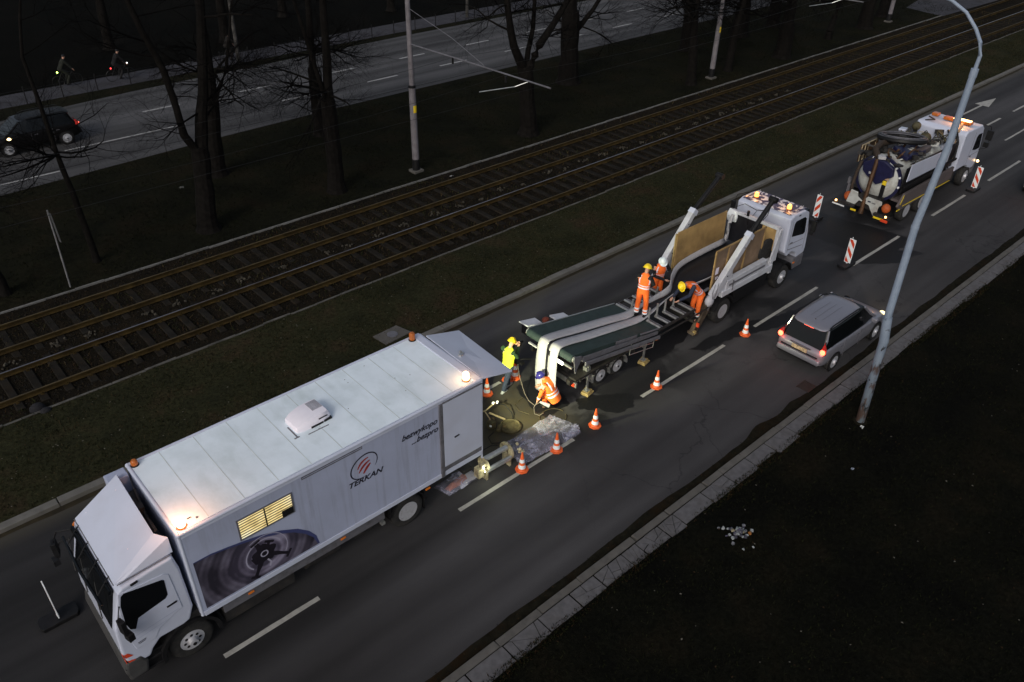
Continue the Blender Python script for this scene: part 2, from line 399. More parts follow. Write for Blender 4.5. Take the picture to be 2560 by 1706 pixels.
def turf(name, c1, c2, c3, s=1.0, worn=None):
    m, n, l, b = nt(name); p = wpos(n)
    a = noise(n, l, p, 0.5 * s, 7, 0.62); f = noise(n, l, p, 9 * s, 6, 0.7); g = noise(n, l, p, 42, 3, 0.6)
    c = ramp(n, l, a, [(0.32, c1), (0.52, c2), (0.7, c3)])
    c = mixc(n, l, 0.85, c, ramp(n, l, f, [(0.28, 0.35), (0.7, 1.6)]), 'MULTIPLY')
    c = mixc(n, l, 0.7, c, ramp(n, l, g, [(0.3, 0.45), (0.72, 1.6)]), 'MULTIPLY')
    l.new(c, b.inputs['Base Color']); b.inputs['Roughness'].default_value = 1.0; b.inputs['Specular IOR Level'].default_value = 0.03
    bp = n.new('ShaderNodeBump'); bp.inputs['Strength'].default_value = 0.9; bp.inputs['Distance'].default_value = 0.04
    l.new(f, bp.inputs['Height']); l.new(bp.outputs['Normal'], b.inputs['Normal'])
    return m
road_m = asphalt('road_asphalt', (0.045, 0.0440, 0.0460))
far_m = asphalt('far_road_asphalt', (0.066, 0.066, 0.069), near=False)
path_m = mat('path_slabs', (0.034, 0.033, 0.040), 0.9, var=0.25, scale=1.5, dirt=(0.012, 0.011, 0.011), dscale=0.7, damt=0.9, stretch='w')
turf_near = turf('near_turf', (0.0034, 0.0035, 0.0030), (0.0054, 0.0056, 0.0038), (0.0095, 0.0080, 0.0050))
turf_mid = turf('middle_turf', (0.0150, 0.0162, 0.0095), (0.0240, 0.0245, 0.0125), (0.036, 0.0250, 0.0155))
turf_far = turf('median_turf', (0.0060, 0.0064, 0.0045), (0.0100, 0.0102, 0.0060), (0.0150, 0.0118, 0.0072), 0.8)
park_m = turf('park_floor', (0.0020, 0.0021, 0.0018), (0.0030, 0.0030, 0.0022), (0.005, 0.0045, 0.0036), 0.6)
ballast_m = turf('ballast', (0.0075, 0.007, 0.0055), (0.0125, 0.0105, 0.0075), (0.018, 0.0135, 0.009), 2.5)
gutter_m = mat('gutter_dirt', (0.0105, 0.0098, 0.0068), 0.95, spec=0.05, var=0.4, scale=6, dirt=(0.018, 0.010, 0.005), dscale=1.2, damt=0.8, stretch='w', bump=0.6, bscale=30)

def sheet(name, poly, z, m, nz=None):
    mb = MB(); n = len(poly); mb.add([(x, y, z) for x, y in poly], [tuple(range(n))]); return struct(mb, name, m)
XA, XB = -60, 320
gr = sheet('ground', [(-140, -90), (420, -90), (420, 420), (-140, 420)], -0.04, park_m)
gr['label'] = 'dark leaf covered park ground reaching into the distance'
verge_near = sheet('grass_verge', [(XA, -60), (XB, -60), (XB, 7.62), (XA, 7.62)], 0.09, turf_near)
verge_near['label'] = 'almost black grass verge in the lower right corner'
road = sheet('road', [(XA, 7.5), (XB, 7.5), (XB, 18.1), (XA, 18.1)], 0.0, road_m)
road['label'] = 'asphalt carriageway with the roadworks'
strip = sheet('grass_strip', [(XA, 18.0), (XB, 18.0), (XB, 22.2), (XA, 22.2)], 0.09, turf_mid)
strip['label'] = 'grass strip between the road kerb and the tram track'
bed = sheet('track_bed', [(XA, 22.1), (XB, 22.1), (XB, 28.6), (XA, 28.6)], 0.05, ballast_m)
bed['label'] = 'ballast bed of the double tram track'
fe = [(XA, 36.0), (0, 38.3), (5, 38.85), (16, 39.6), (23, 39.83), (54, 39.78), (XB, 39.6)]
ff = [(XB, 51.2), (54, 51.0), (35, 50.75), (15, 49.9), (7.7, 49.1), (0, 48.4), (XA, 45.5)]
med = sheet('grass_median', [(XA, 28.55)] + [(x, y + 0.3) for x, y in fe] + [(XB, 28.55)], 0.07, turf_far)
med['label'] = 'dark grass median between the tram track and the far road'
far_road = sheet('far_road', fe + ff, 0.0 + 0.078, far_m)
far_road['label'] = 'grey far carriageway crossing behind the trees'
fv = sheet('far_verge', [(x, y - 0.2) for x, y in ff[::-1]] + [(XB, 52.4), (35, 51.9), (8, 51.3), (XA, 48.0)], 0.074, turf_far)
fp = sheet('footpath', [(XA, 47.9), (8, 51.2), (35, 51.75), (XB, 52.3), (XB, 55.0), (38, 54.3), (9, 53.6), (XA, 51.0)], 0.082, path_m)
fp['label'] = 'narrow grey footpath behind the far road'
cr = sheet('paved_crossing', [(75.5, 31.9), (74.7, 28.35), (92, 27.9), (120, 27.8), (120, 38), (98, 36.5)], 0.086, path_m)
cr['label'] = 'grey paved crossing at the end of the median'
# leaf dirt along the near kerb, ragged edge
mb = MB(); N = 260; vs = []; q = 0.0
for i in range(N + 1):
    x = -14 + i * 0.22
    q += rnd.uniform(-0.022, 0.022); q = max(-0.04, min(0.05, q))
    bulge = 0.16 * math.exp(-((x - 17.2) / 0.5) ** 2) + 0.12 * math.exp(-((x - 19.0) / 0.6) ** 2)
    vs += [(x, 7.7, 0.004), (x, 8.10 + q + bulge, 0.004)]
mb.add(vs, [(2 * i, 2 * i + 2, 2 * i + 3, 2 * i + 1) for i in range(N)])
gd = build(mb, 'gutter_dirt', gutter_m, road)
# thin dirt line at the far kerb
mb = MB(); vs = []
for i in range(N + 1):
    x = -14 + i * 0.5; vs += [(x, 17.80 + rnd.uniform(-0.03, 0.03), 0.004), (x, 17.96, 0.004)]
mb.add(vs, [(2 * i, 2 * i + 2, 2 * i + 3, 2 * i + 1) for i in range(N)])
build(mb, 'kerb_line_dirt', mat('kerb_line_dirt', (0.020, 0.015, 0.006), 0.9, var=0.4, scale=4, stretch='w'), road)
# wet stains and other dark ragged patches around the lorries
def blob(name, pts, m, z=0.004, jit=0.06, sub=6):
    out = []
    for i, p in enumerate(pts):
        a = V(p).to_3d(); b_ = V(pts[(i + 1) % len(pts)]).to_3d()
        for k in range(sub):
            q = a.lerp(b_, k / sub); out.append((q.x + rnd.uniform(-jit, jit), q.y + rnd.uniform(-jit, jit), z))
    m_ = MB(); m_.add(out, [tuple(range(len(out)))]); return build(m_, name, m, road)
patchm = mat('dark_asphalt', (0.011, 0.011, 0.012), 0.55, var=0.3, scale=14, stretch='w', spec=0.25)
blob('dark_patch', [(14.15, 12.5), (14.75, 12.3), (15.2, 11.95), (15.75, 11.55), (15.25, 11.15), (14.6, 11.25), (14.35, 11.75), (13.9, 12.1)], patchm, 0.0035, 0.05, 7)  # ragged patch, darker and smoother than the asphalt around it
blob('dark_patch', [(13.2, 14.1), (14.0, 14.2), (14.1, 13.0), (13.9, 12.5), (12.9, 12.45), (12.85, 13.1)], patchm, 0.0035, 0.05, 7)
blob('dark_patch', [(16.2, 13.5), (20.3, 13.5), (20.2, 12.5), (17.6, 12.2), (16.0, 12.7)], patchm, 0.0035, 0.07, 9)
blob('dark_patch', [(18.9, 11.9), (21.5, 11.8), (22.8, 11.2), (24.2, 10.9), (23.2, 10.5), (21.2, 11.1), (20.5, 11.35), (19.2, 11.5)], patchm, 0.0035, 0.06, 9)
blob('dark_patch', [(30.2, 14.8), (31.8, 14.6), (32.5, 11.0), (30.8, 10.6), (29.6, 11.9), (29.4, 13.6)], patchm, 0.0035, 0.08, 9)
blob('dark_patch', [(28.6, 11.9), (30.4, 11.7), (31.7, 9.9), (30.0, 10.2), (28.9, 11.0)], patchm, 0.0042, 0.08, 9)
# painted markings
def dash(x0, x1, y, w=0.12, par=road, z=0.008, kind='lane_marking'):
    m_ = MB(); a = rnd.uniform(-.01, .01); n_ = 8
    vs = []
    for i in range(n_ + 1):
        x = x0 + (x1 - x0) * i / n_; vs += [(x, y - w / 2 + rnd.uniform(-.006, .006), z), (x, y + w / 2 + rnd.uniform(-.006, .006), z)]
    m_.add(vs, [(2 * i, 2 * i + 2, 2 * i + 3, 2 * i + 1) for i in range(n_)]); return build(m_, kind, paintm, par)
for a, b_ in [(-4.2, -0.1), (2.41, 4.66), (8.70, 12.83), (15.77, 19.98), (21.71, 25.80), (28.39, 32.26), (35.32, 38.72), (41.35, 45.3), (47.9, 51.9), (54.3, 58.2), (60.8, 64.8)]:
    dash(a, b_, 11.29)
for a, b_ in [(11.9, 13.0), (26.6, 28.1), (49.5, 51.43), (53.3, 55.3), (57.2, 59.2)]:
    dash(a, b_, 14.62)
for a, b_ in [(47.8, 51.2), (54.0, 57.5)]: dash(a, b_, 12.98, 0.10)
m_ = MB(); m_.add([(50.0, 16.25, .008), (53.0, 16.25, .008), (53.0, 16.38, .008), (50.0, 16.38, .008)], [(0, 1, 2, 3)])
m_.add([(53.0, 15.9, .008), (55.15, 16.32, .008), (53.0, 16.72, .008)], [(0, 1, 2)])
build(m_, 'arrow_marking', paintm, road)
farpaint = mat('far_road_paint', (0.34, 0.34, 0.34), 0.7, var=0.2, scale=3, stretch='w')
def fdash(x0, x1, y, w=0.16):
    m_ = MB(); m_.bx(x0, x1, y - w / 2, y + w / 2, 0.079, 0.083); o = build(m_, 'lane_marking', farpaint, far_road); return o
for x0 in (21.0, 26.8, 32.5, 38.2, 43.8, 49.4, 55.2, 61.0): fdash(x0, x0 + 2.3, 42.88)
for x0 in (14.1, 19.8, 25.7, 31.4, 37.2, 43.0, 48.8, 54.6, 60.4): fdash(x0, x0 + 2.1, 45.93)
fdash(9.0, 15.1, 42.6, 0.10); fdash(5.4, 8.0, 40.1, 0.12)
# storm drain
m_ = MB()
for k in range(9): m_.bx(19.83 + k * 0.055, 19.855 + k * 0.055, 8.10, 8.46, 0.004, 0.016)
m_.bx(19.80, 20.33, 8.07, 8.10, 0.004, 0.018); m_.bx(19.80, 20.33, 8.46, 8.49, 0.004, 0.018)
build(m_, 'drain_grate', mat('cast_iron', (0.05, 0.04, 0.035), 0.6, 0.5), road)
# near kerb stones
kerb = struct(MB().bx(XA, 60, 7.62, 7.79, -0.05, 0.02), 'kerb', concm); kerb['label'] = 'near concrete kerb along the lower edge of the road'
joints = [-9.0, -7.2, -5.4, -3.7, -2.0, -0.2, 1.6, 3.4, 5.1, 6.85, 8.10, 9.36, 11.23, 12.50, 14.05, 14.78, 15.74, 17.47, 19.06, 20.75]
while joints[-1] < 40: joints.append(joints[-1] + rnd.choice((1.15, 1.55, 1.7, 0.95, 1.75)))
def stone(mb, x0, x1, y0, y1, z0, z1, j=0.006, ch=0.012):
    xs = [x0, x1]; j2 = lambda: rnd.uniform(-j, j)
    vs = [(x + j2(), y + j2(), z) for z in (z0, z1 - ch) for x, y in ((x0, y0), (x1, y0), (x1, y1), (x0, y1))]
    dz = [rnd.uniform(-.004, .004) for _ in range(4)]
    vs += [(x + j2(), y + j2(), z1 + dz[k]) for k, (x, y) in enumerate(((x0 + ch, y0 + ch), (x1 - ch, y0 + ch), (x1 - ch, y1 - ch), (x0 + ch, y1 - ch)))]
    fs = [(3, 2, 1, 0), (8, 9, 10, 11)]
    for a in (0, 4):
        fs += [(a + k, a + (k + 1) % 4, a + 4 + (k + 1) % 4, a + 4 + k) for k in range(4)]
    mb.add(vs, fs)
for a, b_ in zip(joints, joints[1:]):
    m_ = MB(); g = 0.012 if rnd.random() < 0.75 else 0.05; dz = rnd.uniform(-.012, .012); dy = rnd.uniform(-.008, .008)
    stone(m_, a + g, b_ - 0.008, 7.615 + dy, 7.80 + dy, -0.04, 0.12 + dz); build(m_, 'kerb_stone', concm, kerb)
# paving slabs behind the kerb, some cracked into pieces
pave = struct(MB().bx(XA, 60, 7.05, 7.57, -0.05, 0.085), 'pavement', turf_near); pave['label'] = 'single row of old concrete slabs behind the near kerb'
def split(poly, p, d):
    nrm = V((-d[1], d[0])); A, B = [], []
    n_ = len(poly)
    for i in range(n_):
        a = V(poly[i]); b_ = V(poly[(i + 1) % n_]); da = (a - p).dot(nrm); db = (b_ - p).dot(nrm)
        (A if da >= 0 else B).append(a)
        if da * db < 0:
            q = a.lerp(b_, da / (da - db)); A.append(q); B.append(q)
    return A, B
def inset(poly, g):
    c_ = sum((V(p) for p in poly), V((0, 0))) / len(poly); out = []
    for p in poly:
        d = V(p) - c_; out.append(V(p) - d.normalized() * min(g, d.length * 0.4))
    return out
sj = [-8.4 + i * 1.02 for i in range(17)] + [8.9, 9.7, 10.65, 11.15, 12.0, 12.6, 13.75, 14.74, 15.73, 16.65, 17.73, 18.76, 19.79]
while sj[-1] < 40: sj.append(sj[-1] + rnd.uniform(0.92, 1.08))
cracked = {17, 18, 19, 20, 21, 11, 35, 38, 42, 26}
for i, (a, b_) in enumerate(zip(sj, sj[1:])):
    y0 = 7.16 + rnd.uniform(-.05, .03); 
    if i == 26: y0 = 7.25
    if abs(a - 16.65) < .01: y0 = 7.06
    base = [V((a + .012, y0)), V((b_ - .012, y0 + rnd.uniform(-.02, .02))), V((b_ - .012, 7.59)), V((a + .012, 7.59))]
    polys = [base]
    if i in cracked or rnd.random() < 0.16:
        for _ in range(rnd.choice((1, 2, 3)) if i not in (18, 20, 21) else 6):
            k = max(range(len(polys)), key=lambda t: len(polys[t]) and sum((polys[t][j].x * polys[t][(j + 1) % len(polys[t])].y - polys[t][(j + 1) % len(polys[t])].x * polys[t][j].y) for j in range(len(polys[t]))))
            pl = polys.pop(k); c_ = sum(pl, V((0, 0))) / len(pl); an = rnd.uniform(0, PI)
            A, B = split(pl, c_ + V((rnd.uniform(-.08, .08), rnd.uniform(-.05, .05))), (math.cos(an), math.sin(an)))
            polys += [q for q in (A, B) if len(q) > 2]
    for pl in polys:
        g = 0.010 if len(polys) == 1 else 0.016
        pp = inset(pl, g); z1 = 0.118 + rnd.uniform(-.008, .008) + (0.012 if abs(a - 16.65) < .01 else 0)
        m_ = MB(); m_.prism([(p.x, p.y) for p in pp], 'z', 0.02, z1); build(m_, 'paving_slab', slabm, pave)
# far kerb of the road
fkerb = struct(MB().bx(XA, XB, 17.99, 18.16, -0.05, 0.02), 'far_kerb', fkerbm); fkerb['label'] = 'long kerb between the road and the grass strip'
joints = [-6.0, -3.6, -1.2, 1.22, 3.6, 6.0, 8.4, 10.9, 12.2, 13.43, 14.62, 17.12, 18.41, 19.47]
while joints[-1] < 95: joints.append(joints[-1] + rnd.choice((1.2, 1.25, 2.4, 2.45, 1.1)))
for a, b_ in zip(joints, joints[1:]):
    m_ = MB(); dz = rnd.uniform(-.01, .01); dy = rnd.uniform(-.008, .008)
    stone(m_, a + 0.015, b_ - 0.01, 17.965 + dy, 18.215 + dy, -0.04, 0.125 + dz); build(m_, 'kerb_stone', fkerbm, fkerb)
# concrete edgings of the tram track
edge_m = mat('edging_concrete', (0.085, 0.082, 0.075), 0.9, var=0.35, scale=2.5, dirt=(0.018, 0.018, 0.012), dscale=1.4, damt=0.9, stretch='w')
edge_f = mat('far_edging_concrete', (0.13, 0.13, 0.125), 0.9, var=0.25, scale=2.0, dirt=(0.04, 0.04, 0.035), dscale=1.2, damt=0.8, stretch='w')
te = struct(MB().bx(XA, XB, 22.13, 22.17, -0.02, 0.08), 'track_edging', edge_m)
te['label'] = 'thin concrete edging on the road side of the tram track'
tf = struct(MB().bx(XA, XB, 28.58, 28.62, -0.02, 0.08), 'track_edging', edge_f)
tf['label'] = 'pale concrete edging on the median side of the tram track'
for root, y, w, m in ((te, 22.13, 0.085, edge_m), (tf, 28.53, 0.075, edge_f)):
    x = -8.0
    while x < 112:
        if root is tf and x > 74.3: break
        m_ = MB(); dy = rnd.uniform(-.022, .022); stone(m_, x, x + 0.99, y - w / 2 + dy, y + w / 2 + dy, 0.0, 0.115 + rnd.uniform(-.012, .012)); build(m_, 'edging_stone', m, root); x += 1.0
# tram track: rails, sleepers, ballast
track = tag(bpy.data.objects.new('tram_track', None), 'rusty double tram track running diagonally through the grass', kind='structure'); sc.collection.objects.link(track)
sleep_m = mat('sleeper_concrete', (0.0150, 0.0138, 0.0120), 0.95, spec=0.06, var=0.35, scale=3, dirt=(0.026, 0.019, 0.012), dscale=1.6, damt=0.7, stretch='w')
def rail(y, mtop):
    prof = [(-.062, .0), (.062, .0), (.062, .012), (.012, .03), (.010, .115), (.035, .125), (.035, .158), (-.035, .158), (-.035, .125), (-.010, .115), (-.012, .03), (-.062, .012)]
    m_ = MB(); m_.prism([(y + a, 0.10 + b_) for a, b_ in prof], 'x', XA, XB)
    o = build(m_, 'rail', rustm, track)
    m_ = MB(); m_.bx(XA, XB, y - .026, y + .026, 0.2585, 0.262); build(m_, 'rail_head', mtop, o)
rusttop = mat('rusty_rail_head', (0.060, 0.045, 0.020), 0.7, 0.0, var=0.35, scale=1.2, dirt=(0.035, 0.022, 0.012), dscale=0.8, damt=0.8, stretch='w')
RY = [23.02, 24.53, 25.87, 27.40]
for y, t in zip(RY, (rusttop, railtop, rusttop, rusttop)): rail(y, t)
m_ = MB(); stone(m_, -0.12, 0.12, -1.18, 1.18, 0.0, 0.10, 0.004, 0.02); sme = m_.mesh('sleeper'); sme.materials.append(sleep_m)
fm_ = MB()
for s in (-0.755, 0.755):
    for t in (-0.1, 0.1): fm_.bx(-0.05, 0.05, s + t - .035, s + t + .035, 0.10, 0.135); fm_.cyl((0, s + t, .12), (0, s + t, .165), .018, n=6)
fme = fm_.mesh('rail_fastening'); fme.materials.append(rustm)
for yc, n_, x0 in ((23.775, 135, -6.0), (26.635, 120, -6.0)):
    for k in range(n_):
        o = bpy.data.objects.new('sleeper', sme); sc.collection.objects.link(o); o.parent = track
        o.location = (x0 + k * 0.69, yc + rnd.uniform(-.03, .03), 0.012 if yc < 25 else -0.028); o.rotation_euler = (0, 0, rnd.uniform(-.012, .012))
        if yc < 25 and k < 110:
            q = bpy.data.objects.new('rail_fastening', fme); sc.collection.objects.link(q); q.parent = o
# stuff: ballast stones, weeds, grass, leaves -- one mesh each
def scatter(name, n_, region, shape, size, mats, label, zf, seed, dens=None):
    g = np.random.default_rng(seed); x0, x1, y0, y1 = region
    xs = g.uniform(x0, x1, n_); ys = g.uniform(y0, y1, n_)
    if dens is not None:
        k = dens(xs, ys, g); xs, ys = xs[k], ys[k]; n_ = len(xs)
    sv, sf = shape; sv = np.array(sv); sf = np.array(sf)
    a = g.uniform(0, 2 * PI, n_); s = g.uniform(size[0], size[1], n_)[:, None]
    lean = g.normal(0, 0.5, (n_, 2))
    c_, s_ = np.cos(a)[:, None], np.sin(a)[:, None]
    px = sv[None, :, 0] * c_ - sv[None, :, 1] * s_; py = sv[None, :, 0] * s_ + sv[None, :, 1] * c_; pz = np.repeat(sv[None, :, 2], n_, 0)
    P = np.stack([px * s + xs[:, None] + lean[:, :1] * pz * s, py * s + ys[:, None] + lean[:, 1:] * pz * s, pz * s + zf(xs, ys)[:, None]], -1)
    F = (sf[None] + (np.arange(n_) * len(sv))[:, None, None]).reshape(-1)
    k = sf.shape[1]; nf = n_ * len(sf)
    me = bpy.data.meshes.new(name); me.vertices.add(n_ * len(sv)); me.vertices.foreach_set('co', P.reshape(-1))
    me.loops.add(nf * k); me.loops.foreach_set('vertex_index', F); me.polygons.add(nf)
    me.polygons.foreach_set('loop_start', np.arange(nf) * k); me.polygons.foreach_set('material_index', np.repeat(g.integers(0, len(mats), n_), len(sf)))
    me.update(calc_edges=True)
    o = bpy.data.objects.new(name, me); sc.collection.objects.link(o)
    for m in mats: me.materials.append(m)
    return tag(o, label, kind='stuff')
tuft = ([(-.12, 0, 0), (.12, 0, 0), (.05, .03, 1), (-.05, .1, 0), (.1, -.12, 0), (-.22, -.1, .75), (0, -.12, 0), (.0, .12, 0), (.3, .05, .7)], [(0, 1, 2), (3, 4, 5), (6, 7, 8)])
leaf = ([(-.5, 0, 0), (0, -.3, .12), (.5, 0, 0.02), (0, .3, .1)], [(0, 1, 2, 3)])
rock = ([(-.5, -.4, 0), (.5, -.45, 0), (.45, .4, 0), (-.4, .5, 0), (-.2, -.2, .6), (.25, -.1, .5), (.1, .25, .55)], [(0, 1, 5), (0, 5, 4), (1, 2, 5), (5, 2, 6), (2, 3, 6), (3, 0, 4), (3, 4, 6), (4, 5, 6)])
gm1 = mat('grass_blade_dark', (0.016, 0.019, 0.008), 0.9, spec=0.04, var=0.3); gm2 = mat('grass_blade_olive', (0.030, 0.031, 0.013), 0.9, spec=0.04, var=0.3); gm3 = mat('grass_blade_straw', (0.055, 0.042, 0.022), 0.9, spec=0.04, var=0.3)
gd1 = mat('grass_blade_black_green', (0.006, 0.0068, 0.004), 0.9, spec=0.04, var=0.3); gd2 = mat('grass_blade_deep', (0.010, 0.011, 0.006), 0.9, spec=0.04, var=0.3)
lm1 = mat('leaf_pale', (0.12, 0.11, 0.09), 0.8, var=0.3); lm2 = mat('leaf_brown', (0.035, 0.022, 0.012), 0.9, spec=0.04, var=0.3); lm3 = mat('leaf_black', (0.01, 0.009, 0.008), 0.9, spec=0.04)
st1 = mat('ballast_stone_brown', (0.018, 0.014, 0.009), 0.9, spec=0.04, var=0.3); st2 = mat('ballast_stone_grey', (0.015, 0.0145, 0.0135), 0.9, spec=0.04, var=0.3); st3 = mat('ballast_stone_pale', (0.075, 0.07, 0.062), 0.9, var=0.3)
cz = lambda z: (lambda x, y: np.full(len(x), z))
def patchy(th):
    def f(x, y, g): return (np.sin(x * 1.7 + 2 * np.sin(y * 1.1)) + np.sin(y * 2.3 + x * .6) + g.normal(0, .9, len(x))) > th
    return f
scatter('grass', 52000, (4, 44, -2.0, 7.12), tuft, (0.03, 0.075), [gd1, gd1, gd2, gd2, gm1], 'short dark grass of the near verge', cz(0.09), 1, patchy(-0.6))
scatter('grass', 60000, (-3, 75, 18.2, 22.08), tuft, (0.03, 0.08), [gm1, gm1, gm2, gd2, gm3], 'short mottled grass of the strip beside the road', cz(0.09), 2, patchy(-0.8))
scatter('grass', 60000, (-2, 80, 28.6, 39.2), tuft, (0.04, 0.10), [gd1, gd2, gm1], 'dark grass of the median under the bare trees', cz(0.07), 3, patchy(-0.5))
scatter('weeds', 22000, (-3, 80, 22.2, 28.5), tuft, (0.05, 0.15), [gm1, gm2, gm3, lm2], 'dry weeds growing between the tram rails', cz(0.05), 4, patchy(0.6))
scatter('ballast_stones', 38000, (-3, 70, 22.2, 28.5), rock, (0.025, 0.06), [st1, st1, st2, lm3], 'loose brown track ballast between the sleepers', cz(0.05), 5)
scatter('grass', 16000, (4, 40, 6.96, 7.24), tuft, (0.03, 0.075), [gd1, gd2, gm1, lm2], 'grass creeping over the outer edge of the slabs', cz(0.105), 11, patchy(-0.2))
scatter('fallen_leaves', 700, (4, 40, -2, 7.1), leaf, (0.03, 0.07), [lm1, lm2, lm2, lm3], 'small fallen leaves dotting the near verge', cz(0.13), 6)
scatter('fallen_leaves', 1500, (-3, 60, 18.2, 22.05), leaf, (0.03, 0.07), [lm1, lm2, lm2, lm2], 'small fallen leaves dotting the grass strip', cz(0.13), 7)
scatter('fallen_leaves', 500, (-3, 60, 7.85, 8.12), leaf, (0.03, 0.06), [lm2, lm3, lm3], 'rotten leaves lying in the near gutter', cz(0.01), 8)
# pale heaps of old mortar between the tracks
hp = mat('pale_ballast_heap', (0.045, 0.040, 0.030), 0.95, var=0.4, scale=9)
m_ = MB()
for k in range(34):
    x = 0.5 + k * 1.38 + rnd.uniform(-.3, .3); y = 25.2 + rnd.uniform(-.1, .2); s = rnd.uniform(.06, .16)
    for j in range(10): m_.box((x + rnd.gauss(0, s), y + rnd.gauss(0, s * .7), 0.07 + rnd.uniform(0, .04)), (rnd.uniform(.03, .08),) * 3, (rnd.random() * 3, rnd.random() * 3, 0))
tag(build(m_, 'mortar_lumps', hp), 'pale lumps lying between the two tram tracks', kind='stuff')
# ------------------------------------------------------------------ poles
def ring_tube(mb, x, y, pts, n=14):
    mb.tube([(x + dx, y + dy, z) for z, r, dx, dy in pts], [r for z, r, dx, dy in pts], n)
def catenary(x, y, label, top=9.5, arm=True):
    t = thing('catenary_pole', label, 'tram pole', (x, y, 0.07), 'grey steel poles of the tram line')
    m_ = MB(); ring_tube(m_, x, y, [(0.7, .165, 0, 0), (4.15, .15, 0, 0)]); ring_tube(m_, x, y, [(4.15, .118, 0, 0), (top, .10, 0, 0)])
    p = build(m_, 'pole', polem, t, smooth=True)
    m_ = MB(); ring_tube(m_, x, y, [(0.16, .175, 0, 0), (0.7, .172, 0, 0)]); build(m_, 'black_sleeve', blackp, t, smooth=True)
    m_ = MB(); m_.box((x, y, 0.12), (.55, .5, .12)); build(m_, 'footing', concm, t, bevel=.02)
    m_ = MB(); ring_tube(m_, x, y, [(4.05, .17, 0, 0), (4.16, .17, 0, 0)]); build(m_, 'collar', blackp, t)
    m_ = MB()
    for a in range(5):
        b0 = R(-120 + a * 14); b1 = R(-120 + a * 14 + 14)
        m_.quad((x + .162 * math.cos(b0), y + .162 * math.sin(b0), 2.93), (x + .162 * math.cos(b1), y + .162 * math.sin(b1), 2.93), (x + .162 * math.cos(b1), y + .162 * math.sin(b1), 3.26), (x + .162 * math.cos(b0), y + .162 * math.sin(b0), 3.26))
    st = build(m_, 'yellow_sticker', yellowp, t)
    if arm:
        m_ = MB(); m_.tube([(x, y - .1, 5.94), (x - .02, y - 4, 6.03), (x - .03, y - 8.8, 6.11)], .032, 8)
        m_.tube([(x, y - .1, 7.4), (x, y - 3, 6.75), (x, y - 5, 6.1)], .012, 6)
        a = build(m_, 'bracket_arm', greym, t)
        m_ = MB(); m_.tube([(x, y - 7.6, 6.07), (x - .35, y - 7.2, 5.85), (x - 1.6, y - 6.6, 5.75)], .018, 6); build(m_, 'registration_arm', alu, t)
        m_ = MB()
        for yy in (y - 3.0, y - 6.3): m_.cyl((x, yy, 5.98), (x, yy, 5.74), .045, n=8)
        build(m_, 'insulator', blackp, t)
    return t
catenary(20.78, 29.54, 'nearest grey tram pole with long bracket arm over the track and yellow sticker')
catenary(44.42, 29.88, 'middle grey tram pole with yellow sticker between bare tree trunks')
catenary(69.0, 30.3, 'small far tram pole near the paved crossing at the upper right')
w = tag(MB() and bpy.data.objects.new('overhead_wires', None), 'thin dark tram wires with droppers strung between the poles', 'wire'); sc.collection.objects.link(w)
for y in (26.5, 23.3):
    m_ = MB()
    for x0, x1 in ((-3.0, 20.78), (20.78, 44.42), (44.42, 69.0)):
        pts = [(x0 + (x1 - x0) * i / 12, y, 6.0 - .35 * (1 - (2 * i / 12 - 1) ** 2)) for i in range(13)]
        m_.tube(pts, .007, 5); m_.tube([(x0, y, 5.2), (x1, y, 5.2)], .008, 5)
        for i in range(2, 12, 3): m_.tube([pts[i], (pts[i][0], y, 5.2)], .004, 4)
    build(m_, 'contact_wire', blackp, w)
def far_lamp(x, y, label, h):
    t = thing('far_pole', label, 'street pole', (x, y, .08), 'mottled poles beside the far footpath')
    m_ = MB(); m_.tube([(x, y, .08), (x + .04, y, 3), (x + .06, y, h)], [.13, .11, .08], 10)
    build(m_, 'pole', mat('mottled_pole_paint', (0.05, 0.048, 0.045), 0.8, var=0.5, scale=3, dirt=(0.012, 0.012, 0.012), dscale=2.2, damt=.9), t, smooth=True)
    m_ = MB(); m_.tube([(x + .06, y, h), (x + .06, y - .5, h + .6), (x + .06, y - 1.6, h + .8)], [.06, .05, .04], 8); m_.box((x + .06, y - 1.9, h + .8), (.25, .7, .12)); build(m_, 'lamp_arm', polem, t)
far_lamp(22.63, 51.6, 'mottled pale pole leaning slightly beside the far footpath, a cyclist behind it', 8.0)
far_lamp(42.76, 52.6, 'short piece of a pole at the top edge between tree crowns', 8.0)
# street lamp in the foreground
lampm, n, l, b = nt('lamp_pole_paint'); p = wpos(n)
sx = n.new('ShaderNodeSeparateXYZ'); l.new(p, sx.inputs[0])
c1 = noise(n, l, p, 6.0, 7, .65, 1, 1, .22); lo = n.new('ShaderNodeMapRange'); l.new(sx.outputs[2], lo.inputs[0]); lo.inputs[1].default_value = 4.2; lo.inputs[2].default_value = 0.2
hi = noise(n, l, p, 7, 3, .4, 1, 1, .7)
rustf = math_(n, l, 'MULTIPLY', ramp(n, l, math_(n, l, 'ADD', math_(n, l, 'MULTIPLY', lo.outputs[0], .24), c1), [(.66, 0), (.72, 1)]), .85)
chip = math_(n, l, 'MULTIPLY', ramp(n, l, hi, [(.64, 0), (.66, 1)]), ramp(n, l, lo.outputs[0], [(0, .0), (.4, 1)]))
base = ramp(n, l, noise(n, l, p, 3, 5, .6), [(.3, (0.20, 0.255, 0.34)), (.7, (0.27, 0.33, 0.42))])
low_green = mixc(n, l, math_(n, l, 'MULTIPLY', lo.outputs[0], .75), base, (0.035, 0.045, 0.042))
c = mixc(n, l, rustf, low_green, (0.050, 0.022, 0.009)); c = mixc(n, l, chip, c, (0.012, 0.014, 0.016))
l.new(c, b.inputs['Base Color']); b.inputs['Roughness'].default_value = .55
